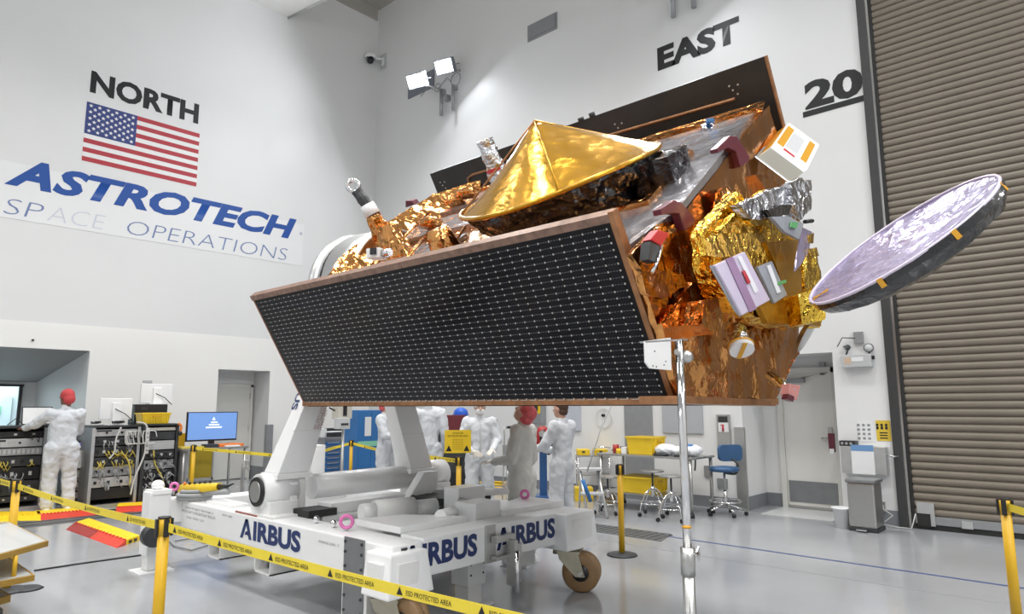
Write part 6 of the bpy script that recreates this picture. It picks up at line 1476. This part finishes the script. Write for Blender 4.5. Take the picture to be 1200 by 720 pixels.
MB().ell(c + Vector((0, 0, .03)), (.13, .15, .11)).build('shell', mat('bright_blue', (.02, .12, .6), .35), t)
MB().lathe([(.12, .015), (.16, .01), (.16, 0), (.12, 0)], c, n=20, closed=True).build('brim', mat('bright_blue', (.02, .12, .6), .35), t)
# yellow coiled cable on floor
c = PZ(582, 575); m = MB()
for k in range(5): m.torus(c + Vector((rnd.uniform(-.06, .06), rnd.uniform(-.06, .06), .02 + k * .03)), (rnd.uniform(-.1, .1), rnd.uniform(-.1, .1), 1), .22 + .02 * k, .014, n=24, k=5)
tag(m.build('hose_coil', 'yellow'), 'coiled yellow hose on the floor behind the technicians', 'hose')
# blue stand with red tank
c = PZ(637, 590)
t = thing('red_tank_unit', 'red tank with black hoses on a blue wheeled stand between technicians', 'machine', c)
MB().cbox((c.x, c.y, .5), (.14, .12, .75), YAW).build('column', mat('deep_blue', (.02, .08, .22), .4), t, bevel=.01)
MB().cbox((c.x, c.y, .09), (.36, .36, .08), YAW).build('base', mat('deep_blue2', (.02, .08, .22), .4), t, bevel=.02)
zc_ = PY(637, 514, c.y).z
MB().lathe([(0, -.2), (.08, -.19), (.11, -.12), (.11, .1), (.09, .17), (.04, .2), (0, .2)], (c.x, c.y, zc_), (0, 0, 1), n=20).build('tank', 'redgloss', t)
MB().tube(bez([(c.x - .1, c.y - .12, zc_ + .15), (c.x - .18, c.y - .1, zc_), (c.x - .05, c.y - .16, zc_ - .25), (c.x + .13, c.y - .1, zc_ - .05), (c.x + .1, c.y - .1, zc_ + .1)]), .017, n=6).build('hose', 'black', t)
MB().cyl((c.x - .1, c.y - .1, zc_ + .03), (c.x - .18, c.y - .12, zc_ + .1), .05, n=12).build('gauge', 'chrome', t)
for s in (-1, 1): MB().cyl((c.x + s * .17 - .02, c.y - .1, .05), (c.x + s * .17 + .02, c.y - .1, .05), .05, n=12).build('wheel', 'rubber', t)
# dark grey chair-like frame left of the middle man
p = PZ(588, 600)
t = thing('music_stand', 'thin bent metal stand with a black clamp behind the red capped technician', 'stand', p)
MB().tube(bez([(p.x, p.y, .02), PY(591, 520, p.y), PY(591, 503, p.y), PY(597, 501, p.y)]), .01, n=6).build('rod', 'steel', t)
c = PY(597, 501, p.y); MB().cbox(c, (.1, .05, .04), .3).build('clamp', 'black', t)
MB().lathe([(0, .02), (.12, .015), (.13, 0), (0, 0)], p, n=20).build('foot', 'dark', t)
p = PZ(596, 590); c = PY(595, 530, p.y)
t = thing('grey_case_trolley', 'grey box with a white label on a stand beside the red capped technician', 'box', p)
MB().cbox((c.x, c.y, c.z - .05), (.16, .12, .34), .3).build('box', 'mgrey', t, bevel=.01)
MB().cbox((c.x - .02, c.y - .08, c.z - .02), (.05, .01, .12), .3).build('label', 'paper', t)
MB().cyl((c.x, c.y, .02), (c.x, c.y, c.z - .2), .02, n=8).build('post', 'steel', t); MB().cbox((c.x, c.y, .015), (.25, .25, .03)).build('foot', 'steel', t)

# ================================================================= RIGHT: TABLE, STOOLS, CHAIR
tx0, tx1 = 9.0, 9.72
ty0 = PX(826, 540, 9.4).y; ty1 = PX(716, 534, 9.4).y
TZ = .86
tz_ = PX(770, 535, 9.0).z; TZ = tz_
tb = thing('steel_table', 'long steel table with lower shelf against the east wall', 'table', (9.36, (ty0 + ty1) / 2, 0))
MB().box((tx0, ty0, TZ - .03), (tx1, ty1, TZ)).build('top', 'steel', tb, bevel=.004)
for xx in (tx0 + .04, tx1 - .04):
    for yy_ in (ty0 + .05, ty1 - .05): 
        lg = MB().cyl((xx, yy_, .05), (xx, yy_, TZ - .03), .025, n=10).build('leg', 'steel', tb); MB().cyl((xx, yy_, 0), (xx, yy_, .05), .035, n=10).build('foot', 'black', lg)
MB().box((tx0 + .05, ty0 + .4, .24), (tx1 - .03, ty1 - .03, .26)).build('lower_shelf', 'steel', tb)
def ey(px, X, py=530): return PX(px, py, X).y
bz_ = lambda px, py, X: PX(px, py, X).z
bin_('large yellow bin on the left part of the steel table', 9.15, 9.55, ey(767, 9.2), ey(736, 9.2), TZ, PX(750, 512, 9.2).z)
bin_('yellow crate on the lower shelf of the steel table', 9.1, 9.6, ey(764, 9.1, 575), ey(724, 9.1, 575), .26, .26 + .24)
def ye(xf, px): return PX(px, 530, xf).y
# little red jar cluster and white items
for (lb, pa, pb_, h, mt, nm) in (('red and yellow tape rolls on the table left of the yellow bin', 717, 729, .14, 'redgloss', 'tape_roll'),):
    ya_, yb_ = ye(9.2, pb_), ye(9.2, pa); t = thing(nm, lb, 'tape', (9.25, ya_, TZ))
    MB().cyl((9.25, (ya_ + yb_) / 2 + .05, TZ), (9.25, (ya_ + yb_) / 2 + .05, TZ + .13), .05, n=14).build('roll', 'redgloss', t)
    MB().cyl((9.2, (ya_ + yb_) / 2 - .05, TZ), (9.2, (ya_ + yb_) / 2 - .05, TZ + .07), .055, n=14).build('roll', 'yellow', t)
    MB().cyl((9.3, (ya_ + yb_) / 2 - .04, TZ), (9.3, (ya_ + yb_) / 2 - .04, TZ + .1), .04, n=14).build('roll', 'maroon', t)
boxthing('tissue_box', 'small white box on the table beside the red tape rolls', 'box', 'paper', (9.15, ye(9.2, 735), TZ), (9.3, ye(9.2, 730), TZ + .1))
for i, (pa, pb_, h, mt, lb) in enumerate(((768, 790, .17, 'bag', 'white plastic bag on the table right of the yellow bin'), (788, 806, .15, 'bag', 'middle white plastic bag on the steel table'), (800, 819, .17, 'bag', 'white plastic bag with a blue band at the right end of the table'))):
    ya_, yb_ = ye(9.25, pb_), ye(9.25, pa); c = Vector((9.3, (ya_ + yb_) / 2, TZ + h * .5)); t = thing('plastic_bag', lb, 'bag', (c.x, c.y, TZ))
    MB().ell(c, (.18, (yb_ - ya_) / 2 + .02, h * .5)).build('bag', mt, t, crumple=dict(amp=.02, scale=10, seed=100 + i, edge=.05))
    if i == 2: MB().ell(c + Vector((-.02, .02, h * .32)), (.1, .08, .04)).build('blue_band', 'blue', t)
for (pa, pb_, lb) in ((768, 782, 'dark flat tool case in front of the left white bag'), (792, 806, 'black pouch in front of the right white bags')):
    boxthing('tool_pouch', lb, 'pouch', 'dark', (9.03, ye(9.1, pb_), TZ), (9.14, ye(9.1, pa), TZ + .035), .01)
c = PX(815, 543, 8.99); t = thing('hanging_strap', 'short black strap hanging from the right end of the steel table', 'strap', c)
MB().tube(bez([(8.99, c.y, TZ - .02), (8.98, c.y, TZ - .1), (8.98, c.y + .01, TZ - .17)]), .012, n=6).build('strap', 'black', t)
# stools
def stool(label, px, top_py, gy, grp):
    g = PZ(px, gy); h = PY(px, top_py, g.y).z
    t = thing('wheeled_stool', label, 'stool', g)
    MB().cyl((g.x, g.y, h - .025), (g.x, g.y, h), .17, n=24).build('seat', 'steel', t, bevel=.004)
    MB().cyl((g.x, g.y, h * .55), (g.x, g.y, h - .025), .014, n=8).build('screw_post', 'dark', t)
    MB().cyl((g.x, g.y, h * .42), (g.x, g.y, h * .66), .028, n=10).build('hub', 'chrome', t)
    for k in range(4):
        a = pi / 4 + k * pi / 2 + .3; e = Vector((cos(a), sin(a), 0))
        lg = MB().tube(bez([g + NZ * h * .6 + e * .03, g + NZ * h * .5 + e * .12, g + NZ * h * .25 + e * .2, g + NZ * .07 + e * .22]), .011, n=6).build('leg', 'chrome', t)
        f = Vector((-e.y, e.x, 0)); c = g + e * .23 + NZ * .03; MB().cyl(c - f * .013, c + f * .013, .03, n=10).build('caster', 'black', lg)
    MB().torus(g + NZ * h * .28, (0, 0, 1), .19, .008, n=28, k=6).build('foot_ring', 'chrome', t)
stool('steel topped wheeled stool left of center under the table, tallest seat', 766, 551, 605, 0)
stool('steel topped wheeled stool nearest the steel pole', 788, 557, 611, 0)
stool('steel topped wheeled stool partly hidden behind the free yellow post', 713, 558, 602, 0)
# blue chair
g = PZ(851, 604)
t = thing('lab_chair', 'blue vinyl lab chair with a chrome foot ring by the corner guard', 'chair', g)
sz = PY(850, 550, g.y).z; bzc = PY(862, 531, g.y).z
MB().lathe([(0, -.03), (.2, -.03), (.22, 0), (.21, .03), (.1, .045), (0, .045)], (g.x, g.y, sz), n=28).build('seat', 'bluechair', t)
bd = Vector((sin(YAW), -cos(YAW), 0)) ; bc = Vector((g.x, g.y, bzc)) + bd * .13 + FWD * .1
mb_ = Matrix.Translation(bc) @ Matrix.Rotation(math.atan2(bd.y, bd.x) + .25, 4, 'Z')
rr = [(x_ + .07 * cos(a_), z_ + .07 * sin(a_)) for x_, z_, a0_ in ((.12, .05, 0), (-.12, .05, pi / 2), (-.12, -.05, pi), (.12, -.05, 1.5 * pi)) for a_ in [a0_ + k_ * pi / 8 for k_ in range(5)]]
bk3 = MB().prism([mb_ @ Vector((x_, -.035, z_)) for x_, z_ in rr], mb_.to_3x3() @ Vector((0, .07, 0))).build('backrest', 'bluechair', t, bevel=.018)
MB().tube(bez([Vector((g.x, g.y, sz - .05)), Vector((g.x, g.y, sz - .06)) + bd * .17, Vector((g.x, g.y, sz + .08)) + bd * .2, bc - NZ * .08]), .018, n=6).build('back_support', 'dark', t)
MB().cyl((g.x, g.y, .32), (g.x, g.y, sz - .03), .016, n=10).build('piston', 'steel', t); MB().cyl((g.x, g.y, .14), (g.x, g.y, .36), .028, n=12).build('column', 'chrome', t)
MB().torus((g.x, g.y, .2), (0, 0, 1), .22, .012, n=32, k=8).build('foot_ring', 'chrome', t)
for k in range(5):
    a = k * 2 * pi / 5 + .2; e = Vector((cos(a), sin(a), 0)); lg = MB().tube([g + NZ * .15, g + e * .14 + NZ * .12, g + e * .27 + NZ * .08], .014, n=6).build('leg', 'chrome', t)
    c = g + e * .28 + NZ * .03; f = Vector((-e.y, e.x, 0)); MB().cyl(c - f * .02, c + f * .02, .03, n=10).build('caster', 'black', lg)
    if k < 3: MB().tube([g + NZ * .2, g + e * .22 + NZ * .2], .008, n=6).build('spoke', 'chrome', t)
# steel cart + yellow trays, step stool
g = PZ(697, 585); cx_, cy_ = g.x, g.y
h1 = PY(697, 535, g.y).z; h2 = PY(697, 557, g.y).z
t = thing('tray_cart', 'steel two shelf cart with yellow trays left of the long table', 'cart', g)
xr = Vector((sin(YAW), -cos(YAW), 0)); fd = Vector((cos(YAW), sin(YAW), 0))
def cb(c, sz): return Matrix.Translation(c) @ Matrix.Rotation(YAW - pi / 2, 4, 'Z')
for z in (h1, h2): MB().cbox((0, 0, 0), (.56, .4, .025), mtx=cb(g + fd * .2 + NZ * z, 0)).build('shelf', 'steel', t)
for sx_ in (-1, 1):
    for sy_ in (0, 1): MB().cyl(g + xr * (sx_ * .27) + fd * (.02 + sy_ * .36), g + xr * (sx_ * .27) + fd * (.02 + sy_ * .36) + NZ * (h1 + .02), .013, n=8).build('leg', 'chrome', t)
MB().tube(bez([g + xr * .0 + NZ * h1, g + xr * .02 + NZ * (h1 + .14), g + xr * .3 + NZ * (h1 + .14), g + xr * .32 + NZ * h1]), .014, n=6).build('handle', 'chrome', t)
for sx_, lb, w_t in ((-.17, 'yellow tray at the left of the steel cart top', .22), (.13, 'yellow tray at the right of the steel cart top', .24)):
    c = g + xr * sx_ + fd * .2 + NZ * (h1 + .013); t2 = thing('yellow_tray', lb, 'tray', c)
    MB().cbox((0, 0, .05), (w_t, .3, .1), mtx=cb(c, 0)).build('body', 'yellow', t2, bevel=.012)
    MB().cbox((0, -.155, .06), (.05, .01, .03), mtx=cb(c, 0)).build('latch', 'dark', t2)
g = PZ(694, 606)
t = thing('step_stool', 'folding step stool with a blue striped leg left of the free yellow post', 'stool', g)
hs_ = PY(693, 551, g.y).z
MB().cbox((0, 0, 0), (.34, .26, .025), mtx=cb(g + fd * .15 + NZ * hs_, 0)).build('top_step', 'lgrey', t)
MB().cbox((0, 0, 0), (.32, .2, .025), mtx=cb(g - fd * .02 + NZ * hs_ * .5, 0)).build('lower_step', 'lgrey', t)
for sx_ in (-1, 1):
    l1 = MB().tube([g + xr * (.14 * sx_ + .06) - fd * .15 + NZ * .01, g + xr * (.13 * sx_ - .02) + fd * .15 + NZ * (hs_ - .01)], .02, n=8).build('leg', 'alu', t)
    MB().tube([g + xr * .15 * sx_ + fd * .38 + NZ * .01, g + xr * .14 * sx_ + fd * .12 + NZ * (hs_ - .02)], .016, n=8).build('leg', 'alu', t)
MB().tube([PY(683, 563, g.y - .1), PY(692, 588, g.y - .14)], .028, n=8).build('blue_stripe', 'blue', t)
p = PZ(686, 590)
for (pp_, lb, sz_) in ((PZ(685, 588), 'yellow crate on the floor behind the step stool', (.3, .3, .22)), (PZ(712, 592), 'cardboard box on the floor behind the step stool', (.28, .25, .2))):
    t = thing('storage_crate' if 'yellow' in lb else 'cardboard_box', lb, 'box', pp_)
    MB().cbox((0, 0, sz_[2] / 2), sz_, mtx=cb(pp_ + fd * .15, 0)).build('body', 'yellow' if 'yellow' in lb else 'cardboard', t, bevel=.008)
    MB().cbox((0, -.155, sz_[2] * .6), (.08, .01, .03), mtx=cb(pp_ + fd * .15, 0)).build('handle', 'dark', t)
# ================================================================= PEOPLE
def capsule(mb, p, q, r1, r2, n=14, flat=1.0, ax=None):
    p = Vector(p); q = Vector(q); d = q - p; L = d.length; d = d.normalized() if L > 1e-6 else Vector((0, 0, 1))
    a = (Vector(ax) - d * Vector(ax).dot(d)).normalized() if ax is not None else d.orthogonal().normalized(); b = d.cross(a)
    rows = []
    for k in range(0, 5): t = -pi / 2 + (pi / 2) * k / 4; rows.append((p + d * (r1 * sin(t)), r1 * cos(t)))
    for k in range(1, 4): f = k / 4; rows.append((p + d * (L * f), r1 + (r2 - r1) * f))
    for k in range(0, 5): t = (pi / 2) * k / 4; rows.append((q + d * (r2 * sin(t)), r2 * cos(t)))
    vs = []
    for c, r in rows:
        r = max(r, 1e-4)
        for i in range(n): t = 2 * pi * i / n; vs.append(c + a * (r * cos(t)) + b * (r * flat * sin(t)))
    m = len(rows); fs = [(j * n + i, j * n + (i + 1) % n, (j + 1) * n + (i + 1) % n, (j + 1) * n + i) for j in range(m - 1) for i in range(n)]
    fs += [tuple(reversed(range(n))), tuple(range((m - 1) * n, m * n))]
    mb.add(vs, fs, True)
def remeshed(name, mb, material, parent, vox, smooth=4, disp=0.0, seed=0):
    bm = mb.bm(); me = bpy.data.meshes.new(name); bm.to_mesh(me); bm.free()
    o = bpy.data.objects.new(name, me); COL.objects.link(o)
    r = o.modifiers.new('r', 'REMESH'); r.mode = 'VOXEL'; r.voxel_size = vox; r.use_smooth_shade = True
    s = o.modifiers.new('s', 'SMOOTH'); s.factor = .5; s.iterations = smooth
    if disp:
        tx = bpy.data.textures.new('folds', 'CLOUDS'); tx.noise_scale = .085; tx.noise_depth = 1
        d = o.modifiers.new('d', 'DISPLACE'); d.texture = tx; d.strength = disp; d.mid_level = .5; d.texture_coords = 'LOCAL'
    dg = bpy.context.evaluated_depsgraph_get(); m2 = bpy.data.meshes.new_from_object(o.evaluated_get(dg)); m2.name = name
    bpy.data.objects.remove(o); bpy.data.meshes.remove(me)
    m2.materials.clear(); m2.materials.append(M[material]); 
    for p in m2.polygons: p.use_smooth = True
    o = bpy.data.objects.new(name, m2); COL.objects.link(o); o.parent = parent; return o
def rotz(v, a): return Vector((v[0] * cos(a) - v[1] * sin(a), v[0] * sin(a) + v[1] * cos(a), v[2]))
def hand(mb, w, d, side, curl=.5, palm=Vector((0, 0, -1)), sc=1.0):
    d = Vector(d).normalized(); pn = (Vector(palm) - d * Vector(palm).dot(d)).normalized(); ac = d.cross(pn) * side
    capsule(mb, w, w + d * .03 * sc, .026 * sc, .03 * sc)
    for k in range(4):
        off = (k - 1.5) * .019 * sc
        capsule(mb, w + d * .02 * sc + ac * off * .7, w + d * .085 * sc + ac * off, .014 * sc, .012 * sc)
        L = (.036, .042, .038, .03)[k] * sc; b = w + d * .088 * sc + ac * off; dd = d
        for j in range(3):
            ang = curl * (.5 + .35 * j); dn = (d * cos(ang * (j + 1) * .6) + pn * sin(ang * (j + 1) * .6)).normalized()
            e = b + dn * L * (1 - .15 * j); capsule(mb, b, e, .0095 * sc, .0085 * sc, n=8); b = e; L *= .8
    b = w + d * .025 * sc - ac * .026 * sc; e = b + (d * .6 - ac * .7 + pn * .3).normalized() * .04 * sc
    capsule(mb, b, e, .014 * sc, .011 * sc, n=8); capsule(mb, e, e + (d * .9 - ac * .2 + pn * .35).normalized() * .032 * sc, .0105 * sc, .009 * sc, n=8)
def person(label, pos, face, H=1.78, J=None, cap='redcap', skin='skin', suit='coverall', gloves=True, head_pitch=0, head_yaw=0, capkind='bouffant', mask=False, hair=None, seed=0, stocky=1.0, curl=.5, lean=0.0):
    """face: heading angle (world) that local +Y looks to"""
    t = thing('person', label, 'person', pos, face - pi / 2)
    k = H / 1.78; J = J or {}
    D_ = dict(pelvis=(0, 0, .95), waist=(0, .0, 1.08), chest=(0, 0, 1.32), neck=(0, -.01, 1.49), head=(0, .02, 1.655),
              shR=(.19, -.01, 1.43), shL=(-.19, -.01, 1.43), elR=(.25, -.04, 1.15), elL=(-.25, -.04, 1.15), wrR=(.24, .1, .93), wrL=(-.24, .1, .93),
              hiR=(.1, 0, .92), hiL=(-.1, 0, .92), knR=(.12, .02, .5), knL=(-.12, .02, .5), anR=(.13, -.02, .09), anL=(-.13, -.02, .09), hdR=(0, .3, -1), hdL=(0, .3, -1), plR=(-1, .2, 0), plL=(1, .2, 0))
    D_.update(J); P = {a: Vector(b) * (1 if a[:2] in ('hd', 'pl') else k) for a, b in D_.items()}
    # ---- coverall
    c = MB(); s = stocky
    capsule(c, P['pelvis'] - Vector((0, 0, .02)), P['waist'], .165 * k * s, .155 * k * s, flat=.72, ax=(1, 0, 0), n=20)
    capsule(c, P['waist'], P['chest'], .155 * k * s, .17 * k * s, flat=.68, ax=(1, 0, 0), n=20)
    capsule(c, P['shL'] * .75 + P['chest'] * .25, P['shR'] * .75 + P['chest'] * .25, .095 * k, .095 * k)
    capsule(c, P['chest'], P['neck'] - Vector((0, 0, .05)), .13 * k, .075 * k, flat=.8, ax=(1, 0, 0))
    capsule(c, P['neck'] - Vector((0, 0, .05)), P['neck'] + Vector((0, 0, .015)), .072 * k, .068 * k)
    for q in 'RL':
        capsule(c, P['sh' + q], P['el' + q], .08 * k, .068 * k); capsule(c, P['el' + q], P['wr' + q], .066 * k, .045 * k)
        capsule(c, P['hi' + q], P['kn' + q], .118 * k * s, .097 * k); capsule(c, P['kn' + q], P['an' + q] + Vector((0, 0, .04)), .097 * k, .088 * k)
    remeshed('coverall', c, suit, t, .013, 3, .032)
    z = MB().tube([P['neck'] + Vector((0, .085, -.04)) * k, P['chest'] + Vector((0, .125, .02)) * k, P['waist'] + Vector((0, .12, 0)) * k, P['pelvis'] + Vector((0, .13, -.05)) * k], .007, n=6)
    z.build('zip', 'lgrey', t, world=False)
    # ---- body
    b = MB(); hp = radians(head_pitch); hy = radians(head_yaw)
    R_ = Matrix.Rotation(hy, 3, 'Z') @ Matrix.Rotation(hp, 3, 'X'); hc = P['head']
    def hl(x, y, z_): return hc + R_ @ (Vector((x, y, z_)) * k)
    def hell(mb, x, y, z_, rx, ry, rz): mb.ell(hl(x, y, z_), (rx * k, ry * k, rz * k), 18, 12, R_.to_4x4())
    hell(b, 0, -.012, .025, .077, .096, .092); hell(b, 0, .025, -.035, .06, .07, .08); hell(b, 0, .055, -.085, .032, .03, .024)
    capsule(b, hl(0, .088, .02), hl(0, .108, -.018), .011 * k, .017 * k, n=8); capsule(b, hl(-.03, .082, .035), hl(.03, .082, .035), .012 * k, .012 * k, n=8)
    capsule(b, hl(-.02, .086, -.055), hl(.02, .086, -.055), .009 * k, .009 * k, n=8)
    for sx in (-1, 1): hell(b, sx * .078, -.005, -.005, .012, .024, .034)
    capsule(b, P['neck'] - Vector((0, 0, .06)), hl(0, -.02, -.05), .056 * k, .052 * k)
    capsule(b, P['pelvis'], P['chest'], .09 * k, .1 * k); capsule(b, P['chest'], P['neck'], .08 * k, .05 * k)
    for q, sd in (('R', 1), ('L', -1)):
        capsule(b, P['chest'], P['sh' + q], .05, .04); capsule(b, P['sh' + q], P['el' + q], .042, .036); capsule(b, P['el' + q], P['wr' + q], .034, .026)
        capsule(b, P['pelvis'], P['hi' + q], .07, .065); capsule(b, P['hi' + q], P['kn' + q], .065, .05); capsule(b, P['kn' + q], P['an' + q], .05, .035)
        capsule(b, P['an' + q], P['an' + q] + Vector((0, .14, -.045)) * k, .03, .026)
        if not gloves: hand(b, P['wr' + q], P['hd' + q], sd, curl, P['pl' + q], 1.0 * k)
    remeshed('body', b, skin, t, .0085, 1)
    if gloves:
        for q, sd in (('R', 1), ('L', -1)):
            g = MB(); hand(g, P['wr' + q], P['hd' + q], sd, curl, P['pl' + q], 1.08 * k); remeshed('glove', g, 'glove', t, .006, 1)
    for sx in (-1, 1):
        e = MB().ell(hl(sx * .031, .078, .012), (.012 * k, .008 * k, .009 * k), 10, 6).build('eye', 'white_print', t, world=False)
        MB().ell(hl(sx * .031, .086, .012), (.005 * k, .003 * k, .005 * k), 8, 6).build('iris', 'black', e, world=False)
        capsule(*(m_ := MB(),), hl(sx * .015, .094, .034), hl(sx * .047, .086, .036), .004 * k, .003 * k, n=6); m_.build('eyebrow', 'hair', t, world=False)
    # shoes
    for q in 'RL':
        f = MB(); a = P['an' + q]
        capsule(f, Vector((a.x, a.y - .04, .05)), Vector((a.x, a.y + .16, .042)), .05, .042, flat=1.0); capsule(f, Vector((a.x, a.y, .06)), a + Vector((0, 0, .08)), .06, .072)
        remeshed('shoe_cover', f, 'boot', t, .011, 2, .012)
        MB().cbox((a.x, a.y + .06, .006), (.095, .29, .012)).build('sole', 'lgrey', t, world=False)
    # cap
    if capkind == 'bouffant':
        m = MB(); hell(m, 0, -.03, .04, .092, .105, .10); hell(m, 0, -.06, -.02, .083, .075, .085)
        remeshed('cap', m, cap, t, .009, 2, .012)
        MB().tube([hl(.088 * cos(a_), -.02 + .102 * sin(a_), .045 - .035 * (1 - sin(a_))) for a_ in [i * 2 * pi / 24 for i in range(25)]], .006 * k, n=6).build('cap_band', cap, t, world=False)
    if hair:
        m = MB(); hell(m, 0, -.03, .04, .082, .095, .092); hell(m, 0, -.05, -.03, .074, .06, .06); remeshed('hair', m, hair, t, .009, 1, .008)
    if mask:
        m = MB(); hell(m, 0, .05, -.05, .062, .062, .055); remeshed('face_mask', m, 'whitecap', t, .009, 1, .006)
    return t
aW = YAW   # heading away from the camera
# left technician: back to us, left arm forward to laptop
g = PZ(66, 601)
person('technician in white coverall and red cap standing with his back turned at the left racks', g, aW + radians(38), 1.86,
       dict(elL=(-.36, .16, 1.27), wrL=(-.46, .40, 1.22), hdL=(-.3, 1, 0), plL=(0, 0, -1), elR=(.2, .12, 1.16), wrR=(.08, .33, 1.13), hdR=(-.3, 1, 0), plR=(0, 0, -1)), skin='skin_dark', gloves=False, stocky=1.12, head_pitch=-14, head_yaw=28, seed=1)
# behind right trolley arm (left one)
g = Vector((PY(451, 520, 8.9).x, 8.9, 0))
person('technician in white coverall half hidden behind the right trolley arm', g, aW - pi / 2 - .2, 1.72, dict(elL=(-.26, .1, 1.17), wrL=(-.12, .3, 1.1), hdL=(.6, .8, .1), plL=(0, 0, 1), elR=(.26, .1, 1.17), wrR=(.12, .3, 1.12), hdR=(-.6, .8, .1), plR=(0, 0, 1)), cap='pinkcap', seed=2)
g = Vector((PY(501, 520, 7.9).x, 7.9, 0))
person('broad technician in white coverall seen from behind right of the trolley arm', g, aW + .2, 1.84, dict(), seed=3, stocky=1.0, cap='whitecap')
# facing technician at the sign
g = PZ(566, 620)
g = Vector((PY(562, 530, 6.9).x, 6.9, 0))
person('technician in white coverall facing the camera beside the yellow notice board', g, aW + pi + .15, 1.69, dict(elR=(.27, .02, 1.16), wrR=(.14, .26, 1.02), hdR=(-.7, .5, -.3), plR=(0, -1, 0), elL=(-.27, .02, 1.16), wrL=(-.16, .27, 1.04), hdL=(.4, .8, -.2), plL=(0, 0, -1)), cap='whitecap', mask=True, seed=4, head_pitch=-10)
# red cap man looking up, facing left
g = PZ(613, 662)
person('grey suited technician in a pink red cap looking up at the satellite', g, aW + radians(68), 1.66, dict(head=(0, -.02, 1.62), elL=(-.25, .03, 1.14), wrL=(-.15, .27, 1.10), hdL=(.1, 1, 0), plL=(0, 0, -1), elR=(.26, -.02, 1.12), wrR=(.2, .16, .92), hdR=(-.2, .6, -.7), plR=(-1, 0, 0), waist=(0, .03, 1.08), pelvis=(0, .02, .95)), suit='coverall_g', cap='pinkcap', skin='skin', head_pitch=42, seed=5, stocky=1.12)
# right man, back to us turned left
g = Vector((PY(660, 540, 5.6).x, 5.6, 0)); g = PZ(660, 628)
person('technician with brown hair and white coverall seen from behind at the right', g, aW + radians(52), 1.66, dict(elL=(-.24, .12, 1.17), wrL=(-.12, .33, 1.12), hdL=(.3, 1, 0), plL=(0, 0, -1), elR=(.25, .08, 1.13), wrR=(.12, .32, 1.08), hdR=(-.3, 1, 0), plR=(0, 0, -1)), capkind='', hair='hair', seed=6)
# drop helper materials without users
for m_ in list(bpy.data.materials):
    if m_.users == 0: bpy.data.materials.remove(m_)
# group phrases for repeated things
GRP = dict(barrier_post='yellow barrier posts around the work area', barrier_belt='yellow warning belts between the posts', equipment_rack='equipment racks at the left wall',
           monitor='white monitors above the racks', plastic_bin='yellow plastic bins', wheeled_stool='steel wheeled stools at the long table', cable_ramp='cable ramps on the floor at left',
           plastic_bag='white bags on the steel table', tool_pouch='dark pouches on the steel table', yellow_tray='yellow trays on the steel cart', bench_device='devices on the blue drawer cart',
           conduit_pipe='grey pipes under the wall lamps', flood_lamp='flood lamps on the east wall', person='technicians in coveralls', floor_cable='cables on the floor', loose_cable='cables hanging at the racks')
import re as _re
_cnt = {}
for o in SC.objects:
    if o.parent is None and 'category' in o:
        b = _re.sub(r'\.\d+$', '', o.name); _cnt.setdefault(b, []).append(o)
for b, os_ in _cnt.items():
    if len(os_) > 1 and b in GRP:
        for o in os_: o['group'] = GRP[b]
